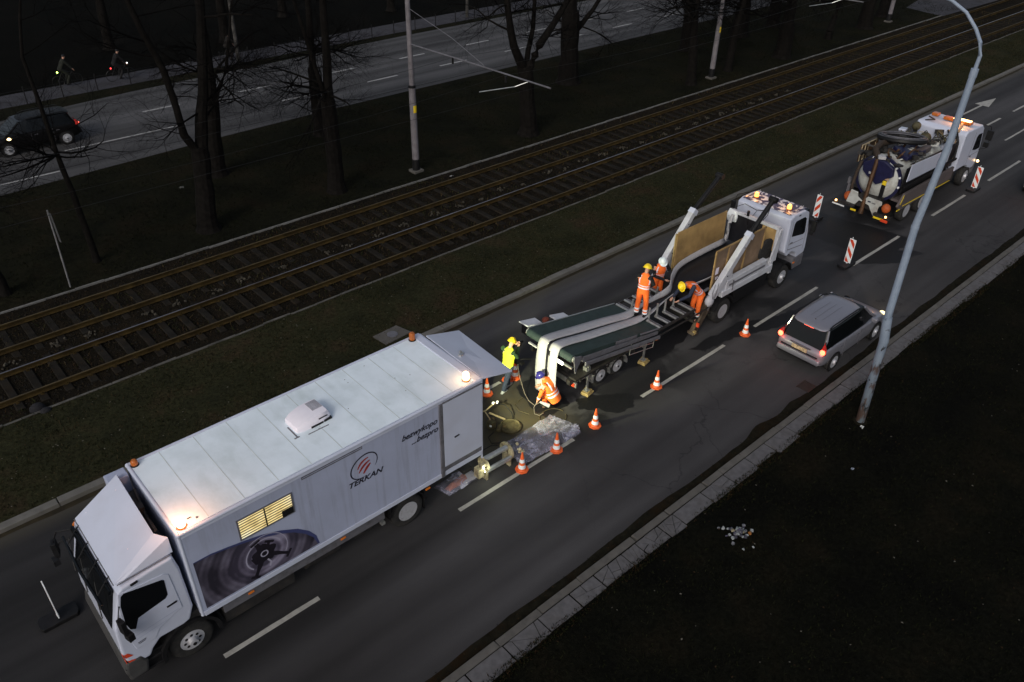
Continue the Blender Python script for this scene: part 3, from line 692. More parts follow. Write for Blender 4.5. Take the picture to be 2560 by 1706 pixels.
lp = thing('street_lamp', 'tall curved grey blue street lamp with rusty peeling foot beside the kerb', 'street lamp', (19.64, 6.3, .09))
x, y = 19.64, 6.3
m_ = MB(); m_.tube([(x, y, .05), (x + .0, y + .10, 2.9)], [.125, .118], 20); build(m_, 'lower_pole', lampm, lp, smooth=True)
m_ = MB(); m_.tube([(x, y + .09, 2.85), (x - .0, y + .20, 3.6)], [.124, .121], 20); build(m_, 'sleeve', lampm, lp, smooth=True)
m_ = MB(); m_.tube([(x, y + .20, 3.55), (x, y + .27, 6.3), (x, y + .14, 8.4), (x, y + .13, 10.05)], [.100, .092, .082, .074], 20); build(m_, 'upper_pole', lampm, lp, smooth=True)
m_ = MB(); m_.tube([(x, y + .13, 9.98), (x, y + .13, 10.16)], [.082, .082], 20); m_.tube([(x, y + .27, 6.2), (x, y + .27, 6.28)], [.099, .099], 20); build(m_, 'pole_collar', lampm, lp, smooth=True)
m_ = MB(); m_.tube([(x, y + .13, 10.1), (x, y + .12, 10.44), (x, y + .2, 10.7), (x, y + .38, 10.95), (x, y + .68, 11.24), (x, y + 1.05, 11.42), (x, y + 1.6, 11.55), (x, y + 2.1, 11.58)], [.046, .042, .040, .038, .036, .035, .034, .034], 12); build(m_, 'curved_arm', lampm, lp, smooth=True)
m_ = MB(); m_.box((x, y + 2.45, 11.55), (.28, .8, .16)); build(m_, 'lamp_head', greym, lp, bevel=.05)
m_ = MB(); m_.cyl((x, y, .05), (x, y, .13), .19, n=20); build(m_, 'footing', gutter_m, lp)
# thin white signpost at the left, small sign seen edge on
t = thing('sign_post', 'thin white post with a narrow sign seen edge on beside the tram track', 'sign', (4.92, 28.86, .07))
m_ = MB(); m_.tube([(4.92, 28.86, .05), (5.02, 28.95, 3.02)], .028, 8); build(m_, 'post', mat('dull_white_post', (0.16, .16, .165), .7, var=.2), t)
m_ = MB(); m_.box((5.08, 28.93, 2.35), (.02, .14, 1.1), (0, -.03, .12)); build(m_, 'sign_plate', mat('dull_sign_back', (0.10, .10, .105), .7, var=.2), t)
# stump of black cloth at the track edging
t = MB(); t.ball((1.95, 22.3, .08), (.22, .16, .2), 9, 5, 0, 0.0); t.ball((2.1, 22.05, .08), (.16, .12, .12), 9, 5, 0, 0.0)
tag(build(t, 'dark_bush', blackc, smooth=True), 'small black clump of growth on the near track edging', 'bush')
# concrete cover in the verge
cv = thing('utility_cover', 'grey concrete cover slab with round lid set in the grass behind the box lorry', 'cover', (11.85, 18.85, .09))
m_ = MB(); m_.prism([(11.34, 19.11), (12.31, 19.17), (12.48, 18.52), (11.41, 18.45)], 'z', .05, .125); build(m_, 'slab', concm, cv, bevel=.01)
m_ = MB(); m_.lathe([(.18, .125), (.18, .14), (.02, .14), (0, .14)], (11.9, 18.8, 0)); build(m_, 'lid', greym, cv)
# posts of the fence along the far footpath
fn = thing('post_fence', 'low row of thin dark posts along the far footpath', 'fence', (20, 51.4, .08))
pm = MB(); pm.tube([(0, 0, 0), (0, 0, .95)], .03, 6); pm.ball((0, 0, .96), .04, 6, 4); pme = pm.mesh('fence_post'); pme.materials.append(blackp)
for k in range(34):
    o = bpy.data.objects.new('fence_post', pme); sc.collection.objects.link(o); xx = 3.9 + k * 1.93; o.location = (xx, 50.95 + .4 * min(1, xx / 35) ** .5, .08); adopt(o, fn)
m_ = MB(); m_.tube([(3.9 + k * 1.93, 50.95 + .4 * min(1, (3.9 + k * 1.93) / 35) ** .5, .9) for k in range(34)], .01, 4); build(m_, 'fence_wire', blackp, fn)

# ------------------------------------------------------------------ bare trees
class Tree:
    def __init__(s, seed): s.r = random.Random(seed); s.T = MB(); s.C = MB(); s.n = 0
    def limb(s, pts, r0, r1, n=9):
        m = len(pts); rr = [r0 + (r1 - r0) * (i / (m - 1)) ** .8 for i in range(m)]
        out = []; rs = []
        for i in range(m - 1):
            a, b_ = V(pts[i]), V(pts[i + 1])
            for k in range(3):
                t = k / 3; j = .06 * rr[i]; out.append(a.lerp(b_, t) + V((s.r.uniform(-j, j), s.r.uniform(-j, j), 0))); rs.append((rr[i] + (rr[i + 1] - rr[i]) * t) * s.r.uniform(.94, 1.06))
        out.append(V(pts[-1])); rs.append(rr[-1]); s.T.tube(out, rs, n); return out, rs
    def grow(s, p, d, r, L, depth):
        if depth < 0 or s.n > 3200: return
        s.n += 1
        seg = 4 if depth > 0 else 3; pts = [V(p)]; rs = [r]; q = V(p); dd = V(d).normalized(); kids = []
        for i in range(seg):
            dd = (dd + V((s.r.gauss(0, .20), s.r.gauss(0, .20), s.r.gauss(0.03, .14)))).normalized()
            q = q + dd * (L / seg); pts.append(q.copy()); rr = r * (1 - .62 * (i + 1) / seg); rs.append(rr); kids.append((q.copy(), dd.copy(), rr))
        (s.T if r > .05 else s.C).tube(pts, rs, 6 if r > .05 else (4 if r > .012 else 3), False)
        for i, (q, dd, rr) in enumerate(kids):
            nk = (2 if s.r.random() < .7 else 1) if depth > 0 else 0
            if i == 0 and s.r.random() < .5: nk = 0
            for _ in range(nk):
                ax = dd.cross(V((s.r.gauss(0, 1), s.r.gauss(0, 1), s.r.gauss(0, 1)))).normalized(); an = R(s.r.uniform(24, 66))
                nd = Matrix.Rotation(an, 3, ax) @ dd
                s.grow(q, nd, rr * s.r.uniform(.5, .75), L * s.r.uniform(.52, .78), depth - 1)
    def spray(s, p, r, L, k, depth=3):
        for _ in range(int(k * 2.2)):
            p = V(p) + V((0, 0, s.r.uniform(-.12, .22)))
            a = s.r.uniform(0, 2 * PI); d = V((math.cos(a), math.sin(a), s.r.uniform(-.25, .45))); s.grow(p, d, r * 1.15, L * s.r.uniform(.6, 1.1), depth)
def tree(seed, label, base, trunk, limbs, r0, sprays=(), top=13, tw=1.0, group='bare trees standing in the dark median'):
    T = Tree(seed); bx, by = base
    fz = trunk[-1][2]
    fl = [(trunk[0][0], trunk[0][1], -.02), (trunk[0][0], trunk[0][1], .25)]
    T.T.tube([V(fl[0]), V(fl[0]) + V((0, 0, .12)), V(fl[1]), V((trunk[0][0], trunk[0][1], .6))], [r0 * 1.5, r0 * 1.28, r0 * 1.1, r0], 12)
    T.limb([(trunk[0][0], trunk[0][1], .55)] + trunk[1:], r0, r0 * .82, 12)
    for pts, ra in limbs:
        out, rs = T.limb(pts, ra, ra * .55, 9)
        dirn = (V(pts[-1]) - V(pts[-2])).normalized(); q = V(pts[-1])
        ext = [q]; d = dirn.copy()
        while ext[-1].z < top:
            d = (d + V((T.r.gauss(0, .1), T.r.gauss(0, .1), .15))).normalized(); ext.append(ext[-1] + d * 1.1)
        T.T.tube(ext, [ra * .55 * (1 - .8 * i / max(1, len(ext) - 1)) for i in range(len(ext))], 7)
        for i, e in enumerate(out[3:] + ext):
            if T.r.random() < .42 * tw:
                a = T.r.uniform(0, 2 * PI); T.grow(e, V((math.cos(a), math.sin(a), T.r.uniform(-.1, .7))), ra * T.r.uniform(.13, .24), T.r.uniform(1.3, 2.7), 3 if e.z < 9 else 2)
    for p, r, L, k in sprays: T.spray(p, r, L, k)
    t = thing('bare_tree', label, 'tree', (bx, by, .07), group)
    build(T.T, 'trunk', barkm, t, smooth=False)
    build(T.C, 'crown', twigm, t)
    return t
tree(11, 'thin leaning bare tree beside the white signpost at the left', (6.28, 30.2), [(6.3, 30.2, 0), (6.21, 30.2, 2.96)],
     [([(6.21, 30.2, 2.9), (6.11, 30.2, 4.41), (6.07, 30.2, 6.29), (6.0, 30.2, 7.7)], .10)], .125, [((6.12, 30.2, 4.3), .035, 2.3, 9), ((6.1, 30.2, 5.6), .03, 2.0, 6)], 11)
tree(12, 'forked bare tree left of centre with a wide left limb and two dark stems', (10.68, 30.05), [(10.68, 30.05, 0), (10.85, 30.05, 1.69), (10.99, 30.05, 3.5)],
     [([(10.9, 30.05, 3.3), (10.51, 30.0, 4.1), (10.4, 29.9, 5.18), (10.22, 29.8, 6.6), (9.76, 29.8, 8.09), (9.5, 29.8, 9.3)], .17),
      ([(11.05, 30.1, 3.2), (11.3, 30.15, 4.4), (11.59, 30.1, 5.51), (11.99, 30.1, 7.67), (12.2, 30.1, 9.0)], .27)], .40, [((11.3, 30.1, 4.6), .04, 2.4, 6), ((10.45, 29.9, 4.9), .045, 2.6, 8)], 14)
tree(13, 'dark straight bare tree standing directly behind the forked tree', (13.47, 35.11), [(13.47, 35.11, 0), (13.6, 35.1, 1.9), (13.85, 35.1, 3.8)],
     [([(13.85, 35.1, 3.7), (14.0, 35.1, 5.5), (14.1, 35.1, 8.0)], .27), ([(13.9, 35.1, 3.4), (14.6, 34.9, 4.6), (15.0, 34.8, 6.0)], .10)], .38, [((14.2, 34.9, 4.2), .05, 2.8, 8)], 14)
tree(14, 'thick bare tree with spreading twigs left of the nearest tram pole', (16.7, 30.0), [(16.7, 30.0, 0), (16.75, 30, 1.85), (16.75, 30, 4.2)],
     [([(16.75, 30, 4.0), (16.87, 30, 5.14), (16.97, 30, 6.96), (17.05, 30, 8.6)], .24), ([(16.7, 30, 4.0), (16.35, 30, 5.6), (15.9, 30, 7.69)], .12)], .37, [((16.8, 30, 4.7), .05, 3.0, 9), ((16.9, 30, 5.8), .04, 2.6, 7)], 14)
tree(15, 'bare tree half hidden behind the thick tree left of the tram pole', (19.82, 36.7), [(19.82, 36.7, 0), (19.85, 36.7, 3.5)],
     [([(19.85, 36.7, 3.3), (20.0, 36.7, 6.0), (20.1, 36.7, 9)], .2)], .3, [((19.9, 36.6, 4.0), .04, 2.4, 7)], 13)
tree(16, 'bare tree with three rising limbs right of the nearest tram pole', (28.39, 29.9), [(28.39, 29.9, 0), (28.19, 29.9, 2.34), (27.97, 29.9, 3.7)],
     [([(27.93, 29.9, 3.5), (27.17, 29.85, 4.79), (26.85, 29.8, 5.9), (26.6, 29.8, 7.2)], .25), ([(28.1, 30.0, 3.3), (28.5, 30.2, 4.3), (28.77, 30.2, 5.3), (28.85, 30.2, 7.0)], .17),
      ([(28.05, 29.8, 3.3), (28.66, 29.6, 4.62), (29.66, 29.6, 5.57), (30.7, 29.6, 6.7)], .24)], .46, [((27.3, 29.9, 4.5), .05, 2.8, 9), ((28.6, 30.1, 4.8), .04, 2.6, 8)], 14)
tree(17, 'very thick dark bare tree behind the three limbed tree', (36.61, 35.07), [(36.61, 35.07, 0), (36.56, 35.07, 2.29), (36.47, 35.07, 4.3)],
     [([(36.47, 35.07, 4.1), (36.4, 35.07, 6), (36.3, 35.0, 8)], .45), ([(36.7, 35.07, 2.9), (37.5, 35.0, 3.5), (38.3, 35.0, 4.1), (39.3, 35, 5.1)], .2)], .64, [((36.9, 35, 3.4), .05, 3.0, 9)], 14)
tree(18, 'slim bare tree with drooping twigs left of the middle tram pole', (42.35, 29.9), [(42.35, 29.9, 0), (42.0, 29.9, 3.0)],
     [([(42.0, 29.9, 2.9), (41.88, 29.9, 4.2), (41.9, 29.9, 6.5)], .22)], .30, [((41.9, 29.9, 4.0), .05, 3.0, 10)], 13)
tree(19, 'dark bare tree just behind the slim tree beside the middle tram pole', (48.62, 35.2), [(48.62, 35.2, 0), (48.45, 35.2, 3.0)],
     [([(48.45, 35.2, 2.9), (48.4, 35.2, 5.5)], .32)], .42, [((48.4, 35.2, 2.9), .05, 3.2, 9)], 13)
tree(20, 'bare tree just right of the middle tram pole', (46.73, 30.2), [(46.73, 30.22, 0), (47.0, 30.3, 2.6)],
     [([(47.0, 30.3, 2.5), (47.4, 30.3, 4.2), (47.5, 30.3, 6.2)], .2)], .26, [((47.3, 30.3, 3.7), .04, 2.6, 8)], 13)
tree(21, 'dark bare tree second right of the middle tram pole', (55.26, 35.3), [(55.26, 35.3, 0), (55.3, 35.3, 2.4)], [([(55.3, 35.3, 2.2), (55.5, 35.3, 5)], .45)], .62, [((55.4, 35.3, 3.2), .05, 3, 6)], 13)
tree(22, 'thick dark bare tree third right of the middle tram pole', (52.57, 29.86), [(52.57, 29.86, 0), (52.6, 29.9, 2.4)], [([(52.6, 29.9, 2.2), (52.7, 29.9, 5)], .42)], .56, [((52.7, 29.9, 3.4), .05, 3, 6)], 13)
tree(23, 'thin strongly leaning bare tree right of the tram poles', (59.91, 30.5), [(59.91, 30.5, 0), (60.6, 30.7, 1.6)], [([(60.6, 30.7, 1.5), (61.6, 30.9, 3.6)], .2)], .25, [((61.2, 30.9, 2.8), .04, 2.4, 5)], 12)
tree(24, 'dark bare tree behind the leaning tree at the upper right', (59.9, 35.37), [(59.9, 35.37, 0), (60.0, 35.4, 2.6)], [([(60.0, 35.4, 2.4), (60.2, 35.4, 5)], .4)], .5, (), 12)
tree(25, 'thick trunk left of the farthest tram pole', (65.41, 30.49), [(65.41, 30.49, 0), (65.4, 30.5, 2.2)], [([(65.4, 30.5, 2.0), (65.5, 30.5, 5)], .45)], .55, (), 12)
tree(26, 'dark tree right beside the farthest tram pole', (70.6, 31.6), [(70.6, 31.6, 0), (70.7, 31.6, 2.2)], [([(70.7, 31.6, 2.0), (70.8, 31.6, 5)], .4)], .5, (), 12)
tree(27, 'trunk cut by the left edge of the picture in the median', (3.0, 29.8), [(3.05, 29.8, 0), (2.7, 29.8, 3)], [([(2.7, 29.8, 2.9), (2.4, 29.8, 5.5)], .12)], .16, [((2.6, 29.8, 4), .03, 2, 6)], 10)
for k, (x, y) in enumerate([(17.5, 60.5), (24.5, 57.5), (31.5, 62), (39.5, 58.5)]):
    tree(40 + k, ['leftmost', 'second', 'third', 'rightmost'][k] + ' of the almost invisible dark trees behind the far footpath', (x, y), [(x, y, 0), (x + .1, y, 3)], [([(x + .1, y, 2.8), (x + .2, y, 6)], .25)], .34, (), 11, .8, 'dark trees behind the far footpath')
# ------------------------------------------------------------------ heap of broken stones
hp_ = thing('rubble_heap', 'small heap of broken light and dark stones on the near grass', 'rubble', (13.3, 6.1, .1))
smats = [mat('stone_' + nme, c_, .8, var=.2, scale=20) for nme, c_ in (('grey', (.11, .115, .13)), ('pale', (.24, .26, .27)), ('dark', (.035, .035, .05)), ('buff', (.20, .18, .12)), ('orange', (.30, .12, .03)), ('violet', (.07, .065, .10)))]
def stone_piece(x, y, z, s, m, el=(1, 1, .6)):
    m_ = MB(); rr = random.Random(int(x * 1e4)); vs = []
    for k in range(6): a = 2 * PI * k / 6 + rr.uniform(-.3, .3); vs.append((math.cos(a) * rr.uniform(.7, 1), math.sin(a) * rr.uniform(.7, 1)))
    top = [(u * .72 + rr.uniform(-.12, .12), w_ * .72, rr.uniform(.5, .8)) for u, w_ in vs]
    m_.xf = Matrix.Translation((x, y, z)) @ Euler((rr.uniform(-.6, .6), rr.uniform(-.6, .6), rr.random() * 6)).to_matrix().to_4x4() @ Matrix.Diagonal((s * el[0], s * el[1], s * el[2], 1))
    m_.add([(u, w_, -.3) for u, w_ in vs] + top, [(5, 4, 3, 2, 1, 0), (6, 7, 8, 9, 10, 11)] + [(k, (k + 1) % 6, 6 + (k + 1) % 6, 6 + k) for k in range(6)])
    return build(m_, 'stone', m, hp_)
for k in range(62):
    d = abs(rnd.gauss(0, .17)); a = rnd.uniform(0, 2 * PI); stone_piece(13.3 + d * math.cos(a), 6.1 + d * math.sin(a) * 1.1, .12 + .12 * math.exp(-(d / .15) ** 2), rnd.uniform(.036, .072), smats[rnd.choice((0, 0, 1, 1, 2, 2, 3, 5))], (1, rnd.uniform(.6, 1), rnd.uniform(.5, .9)))
stone_piece(13.52, 5.93, .14, .055, smats[4]); stone_piece(13.15, 6.45, .16, .06, smats[1]); stone_piece(13.0, 5.75, .11, .04, smats[1])
# litter
def scrap(x, y, z, s, label, c=(.5, .52, .5)):
    m_ = MB(); g = []
    for i in range(4):
        for j in range(4): g.append((x + (i - 1.5) * s / 3 + rnd.uniform(-.2, .2) * s, y + (j - 1.5) * s / 4, z + rnd.uniform(0, .35) * s))
    m_.add(g, [(i * 4 + j, (i + 1) * 4 + j, (i + 1) * 4 + j + 1, i * 4 + j + 1) for i in range(3) for j in range(3)])
    tag(build(m_, 'litter', mat('litter_paper', c, .8)), label, 'litter')
scrap(19.39, 6.12, .13, .13, 'crumpled white scrap lying at the foot of the street lamp')
scrap(17.56, 5.42, .13, .09, 'small white scrap on the near grass between lamp and rubble', (.22, .25, .3))
scrap(21.6, 27.9, .12, .16, 'curved white strip lying on the track bed by the far edging', (.3, .3, .3))
scrap(11.5, 34.6, .12, .2, 'pale rag on the dark grass behind the white signpost', (.10, .10, .09))

# ------------------------------------------------------------------ traffic cones and beacon panels
cone_o = mat('cone_orange', (0.78, 0.13, 0.03), 0.5, var=0.15, scale=9, dirt=(.3, .06, .03), dscale=6, damt=.4)
def make_cone(label, loc, h=.62, bands=2, parts=None):
    t = thing('traffic_cone', label, 'traffic cone', (0, 0, 0), 'orange and white cones around the work site')
    m_ = MB(); s = .19; m_.prism([(s * math.cos(R(a)) * (1 if a % 90 == 45 else 1.0), s * math.sin(R(a))) for a in (22, 68, 112, 158, 202, 248, 292, 338)], 'z', 0.0, .035)
    build(m_, 'base', cone_o, t, bevel=.01)
    prof = lambda z: .115 * (1 - z / h) + .022 * (z / h)
    cuts = [0.03, .16, .34, .47, .65, .8, 1.0] if bands == 2 else [0.03, .12, .25, .36, .5, .61, .75, .85, 1.0]
    m_ = MB(); m_.lathe([(prof(0) + .02, .03), (prof(.05), .06), (prof(h), h), (prof(h) * .6, h + .008), (0, h + .008)], n=18); co = build(m_, 'cone_body', cone_o, t, smooth=True)
    for k in ((1, 2), (3, 4)) if bands == 2 else ((1, 2), (3, 4), (5, 6)):
        z0, z1 = cuts[k[0]] * h, cuts[k[1]] * h; m_ = MB(); m_.lathe([(prof(z0) + .004, z0), (prof(z1) + .004, z1)], n=18)
        m_.f = [f for f in m_.f if len(f) == 4]; m_.m = m_.m[:len(m_.f)]
        build(m_, 'white_band', whiter, t, smooth=True)
    t.location = loc
    return t
c0 = make_cone('cone on the white dash right below the clear plastic sheet', (12.15, 11.27, 0))
c0.location = (12.15, 11.29, 0)
dup(c0, loc=(10.90, 11.34, 0), rz=.4, label='nearest cone, at the corner of the plastic sheet beside the box lorry')
dup(c0, loc=(13.72, 11.30, 0), rz=.2, label='cone on bare asphalt right of the plastic sheet')
dup(c0, loc=(16.50, 11.32, 0), rz=.7, label='cone on the long dash beside the conveyor trailer')
dup(c0, loc=(21.05, 11.22, 0), rz=.1, label='cone between the skip lorry and the silver car')
dup(c0, loc=(12.32, 14.45, 0), rz=.3, label='cone partly hidden behind the rear edge of the box lorry')
dup(c0, loc=(13.25, 14.55, 0), rz=.5, label='cone lying half hidden behind the yellow vested man, under the stacked cone')
make_cone('tall stacked cone with three white bands behind the yellow vested man', (13.5, 14.5, 0), 1.0, 3)
def panel(label, x, y, flip, grp='red and white beacon panels along the closed lane', face=0.0):
    t = thing('beacon_panel', label, 'beacon panel', (x, y, 0), grp)
    def loc_build(m_, nme, m, **k):
        o = build(m_, nme, m, **k); o.parent = t; return o
    m_ = MB(); m_.prism([(-.35, -.2), (.35, -.2), (.40, -.1), (.40, .1), (.35, .2), (-.35, .2), (-.40, .1), (-.40, -.1)], 'z', 0, .11); loc_build(m_, 'rubber_foot', blackp, bevel=.015)
    loc_build(MB().bx(-.012, .012, -.13, .13, .14, 1.14), 'board', whiter, bevel=.008)
    m_ = MB(); m_.cyl((.0, .03, 1.14), (.0, .03, 1.22), .012, n=8); m_.bx(-.02, .02, -.03, .03, .05, .16); loc_build(m_, 'pin', whiter)
    m_ = MB(); hw = .105; s = -1 if flip else 1
    def clipstripe(z0, z1):
        # slanted band clipped to the board rectangle
        poly = [V((-hw, z0)), V((hw, z0 + .30 * 1)), V((hw, z1 + .30)), V((-hw, z1))]
        for side, lim in ((0, .165), (1, 1.115)):
            out = []
            for i in range(len(poly)):
                a, b_ = poly[i], poly[(i + 1) % len(poly)]; ia = (a.y >= lim) if side == 0 else (a.y <= lim); ib = (b_.y >= lim) if side == 0 else (b_.y <= lim)
                if ia: out.append(a)
                if ia != ib: out.append(a.lerp(b_, (lim - a.y) / (b_.y - a.y)))
            poly = out
            if len(poly) < 3: return
        m_.add([(-.0135, s * p.x, p.y) for p in poly], [tuple(range(len(poly)))])
        m_.add([(.0135, s * p.x, p.y) for p in poly], [tuple(range(len(poly)))])
    for z in (-.10, .33, .76, 1.19): clipstripe(z, z + .2)
    loc_build(m_, 'red_stripes', redp)
    t.rotation_euler = (0, 0, face); return t
panel('red and white panel right behind the skip lorry cab', 30.95, 14.45, True)
panel('red and white panel closest to the silver car', 28.2, 11.45, False)
panel('red and white panel beside the cab of the suction truck', 39.6, 11.3, False)
panel('white panel seen edge on in front of the box lorry', .14, 14.52, False)
# ------------------------------------------------------------------ people
def person(label, J, top_m, arm_m, leg_m, helmet, boot=None, bands=True, vest=False, group=None, legband=True, fwd=None, W=1.0, hood=False):
    """J: joints in world coordinates; left/right as seen from the person"""
    pel, che, nek, hd = V(J['pelvis']), V(J['chest']), V(J['neck']), V(J['head'])
    fw = V(fwd).normalized()
    t = thing('person', label, 'person', (pel.x, pel.y, min(V(J['ankL']).z, V(J['ankR']).z) - .08), group)
    # continuous body
    bm = bmesh.new(); sl = bm.verts.layers.skin.verify(); vs = {}
    def vert(k, p, r):
        v = bm.verts.new(V(p)); v[sl].radius = (r, r); vs[k] = v; return v
    root = vert('pelvis', pel, .13); root[sl].use_root = True
    def chain(prev, items):
        for k, p, r in items:
            v = vert(k, p, r); bm.edges.new((vs[prev], v)); prev = k
    chain('pelvis', [('w', pel.lerp(che, .5), .12), ('chest', che, .14), ('neck', nek, .055), ('headb', nek.lerp(hd, .5), .075), ('head', hd, .088), ('headt', hd + (hd - nek).normalized() * .07, .07)])
    for s in 'LR':
        sh, el, wr = V(J['sh' + s]), V(J['el' + s]), V(J['wr' + s]); hdv = (wr - el).normalized()
        chain('chest', [('sh' + s, sh, .06), ('el' + s, el, .045), ('wr' + s, wr, .030), ('pl' + s, wr + hdv * .07, .036)])
        side = hdv.cross(fw).normalized() if hdv.cross(fw).length > .1 else V((0, 1, 0)); dn = hdv.cross(side)
        for k in range(4):
            o = side * (k - 1.5) * .021; L = (.062, .072, .068, .052)[k]; p = wr + hdv * .11 + o
            chain('pl' + s, [(f'f{k}{s}a', p, .010), (f'f{k}{s}b', p + hdv * L * .5 + dn * .012, .009), (f'f{k}{s}c', p + hdv * L * .8 + dn * .035, .008)])
        p = wr + hdv * .05 - side * .045
        chain('pl' + s, [('t' + s, p, .012), ('tt' + s, p + hdv * .045 + dn * .02, .010)])
        chain('pelvis', [('hi' + s, V(J['hip' + s]), .085), ('kn' + s, V(J['kn' + s]), .06), ('an' + s, V(J['ank' + s]), .042), ('toe' + s, V(J['ank' + s]) + V(J.get('toe' + s, fw * .17 - V((0, 0, .05)))), .036)])
    # nose
    chain('head', [('nose', hd + fw * .105 - V((0, 0, .015)), .014)])
    me = bpy.data.meshes.new('body'); bm.to_mesh(me); bm.free()
    o = link('body', me, skinm, t); sk = o.modifiers.new('skin', 'SKIN'); sk.use_smooth_shade = True
    sb = o.modifiers.new('sub', 'SUBSURF'); sb.levels = 1; sb.render_levels = 1
    # eyes
    hs_ = (hd - nek).normalized(); sd_ = fw.cross(hs_).normalized(); m_ = MB()
    for s in (-1, 1): m_.ball(hd + fw * .086 + sd_ * s * .032 + hs_ * .012, .012, 8, 4, 0, -.9)
    build(m_, 'eyes', blackp, t)
    # torso clothing: ellipses along the bent spine
    lat = (V(J['shL']) - V(J['shR'])).normalized(); latp = (V(J['hipL']) - V(J['hipR'])).normalized()
    spine = [pel - (che - pel).normalized() * .10, pel, pel.lerp(che, .5), che, che.lerp(nek, .62), nek.lerp(hd, .12)]
    rx = [.185, .185, .185, .215, .17, .07]; ry = [.135, .135, .13, .145, .105, .065]
    def ringat(i, f, grow=0.0):
        n_ = len(spine); i1 = min(i + 1, n_ - 1); c_ = spine[i].lerp(spine[i1], f); a = rx[i] + (rx[i1] - rx[i]) * f + grow; b_ = ry[i] + (ry[i1] - ry[i]) * f + grow
        tng = (spine[i1] - spine[max(0, i if i != i1 else i - 1)]); tng = (spine[min(i + 1, n_ - 1)] - spine[max(i - 1, 0)]).lerp(spine[min(i1 + 1, n_ - 1)] - spine[max(i1 - 1, 0)], f).normalized()
        la = latp.lerp(lat, min(1, (i + f) / 3)); la = (la - tng * la.dot(tng)).normalized(); fr = tng.cross(la).normalized()
        return [c_ + la * math.cos(2 * PI * k / 18) * a * W + fr * math.sin(2 * PI * k / 18) * b_ * W for k in range(18)]
    m_ = MB(); m_.loft([ringat(i, f) for i in range(5) for f in (0, .5)] + [ringat(5, 0)])
    jk = build(m_, 'jacket' if not vest else 'vest', top_m, t, smooth=True)
    am = MB()
    for s in 'LR':
        sh, el, wr = V(J['sh' + s]), V(J['el' + s]), V(J['wr' + s])
        am.tube([che.lerp(sh, .55), sh, sh.lerp(el, .5), el, el.lerp(wr, .5), wr], [.075, .082, .068, .062, .053, .043], 12)
    build(am, 'sleeves', arm_m, t, smooth=True)
    if bands:
        m_ = MB()
        for i, f in ((1, .35), (1, .85)):
            a = ringat(i, f, .008); b_ = ringat(i, min(1, f + .26), .008); m_.loft([a, b_], cap=False)
        # straps over the shoulders
        for k in (2, 7, 11, 16):
            pts = [ringat(i, f, .008) for i, f in ((2, .3), (2, .9), (3, .5), (4, .2))]
            for p0, p1 in zip(pts, pts[1:]):
                q = (k + 1) % 18; m_.quad(p0[k].lerp(p0[q], .1), p0[q].lerp(p0[k], .2), p1[q].lerp(p1[k], .2), p1[k].lerp(p1[q], .1))
        build(m_, 'reflective_bands', tape, jk)
        if arm_m is top_m:
            m_ = MB()
            for s in 'LR':
                el, wr = V(J['el' + s]), V(J['wr' + s]); m_.tube([el.lerp(wr, .55), el.lerp(wr, .78)], .057, 12)
            build(m_, 'cuff_bands', tape, t, smooth=True)
    # trousers
    m_ = MB(); m_.loft([ringat(0, .9, -.004), ringat(0, .4, -.004), [p - (che - pel).normalized() * .02 for p in ringat(0, 0, -.004)]])
    for s in 'LR':
        h, k_, a = V(J['hip' + s]), V(J['kn' + s]), V(J['ank' + s])
        m_.tube([h + (h - k_).normalized() * .06, h, h.lerp(k_, .45), k_, k_.lerp(a, .5), a + (k_ - a).normalized() * .03], [.09, .105, .096, .082, .076, .068], 12)
    tr = build(m_, 'trousers', leg_m, t, smooth=True)
    if legband:
        m_ = MB()
        for s in 'LR':
            k_, a = V(J['kn' + s]), V(J['ank' + s])
            for f in (.55, .80): m_.tube([k_.lerp(a, f), k_.lerp(a, f + .13)], .081, 12)
        build(m_, 'trouser_bands', whiter, tr, smooth=True)
    m_ = MB()
    for s in 'LR':
        a = V(J['ank' + s]); tv = V(J.get('toe' + s, fw * .17 - V((0, 0, .05)))); fl = V((tv.x, tv.y, 0)).normalized() if V((tv.x, tv.y, 0)).length > .01 else V((1, 0, 0))
        m_.tube([a + V((0, 0, .05)), a + V((0, 0, -.01))], [.056, .06], 10)
        m_.loft([m_.ring(a - fl * .08 + V((0, 0, -.045)), fl, .04, 10, (0, 0, 1), .035), m_.ring(a + V((0, 0, -.03)), fl, .05, 10, (0, 0, 1), .055), m_.ring(a + fl * .12 + V((0, 0, -.045)), fl, .05, 10, (0, 0, 1), .04), m_.ring(a + fl * .19 + V((0, 0, -.055)), fl, .035, 10, (0, 0, 1), .028)])
    build(m_, 'boots', boot or blackp, t, smooth=True)
    if helmet:
        m_ = MB(); ax = hs_; q = ax.to_track_quat('Z', 'Y').to_matrix().to_4x4()
        m_.xf = Matrix.Translation(hd + ax * .03) @ q
        m_.ball((0, 0, 0), (.128, .142, .128), 20, 8, 0, 0.0)
        m_.lathe([(.12, -.012), (.150, -.014), (.150, .004), (.125, .012)], n=20)
        lf = (q.inverted() @ fw.to_4d()).to_3d(); ang = math.atan2(lf.y, lf.x)
        brim = [(math.cos(ang + b_) * (.15 + .05 * math.cos(b_ * 1.5)), math.sin(ang + b_) * (.15 + .05 * math.cos(b_ * 1.5))) for b_ in [R(v) for v in range(-55, 56, 11)]]
        m_.prism(brim + [(math.cos(ang + .9) * .11, math.sin(ang + .9) * .11), (math.cos(ang - .9) * .11, math.sin(ang - .9) * .11)], 'z', -.012, .002)
        for s in (-.04, 0, .04): m_.box((s * -math.sin(ang), s * math.cos(ang), .122 - abs(s) * .3), (.14, .012, .02), (0, 0, ang))
        build(m_, 'helmet', helmet, t, smooth=True)
    else:
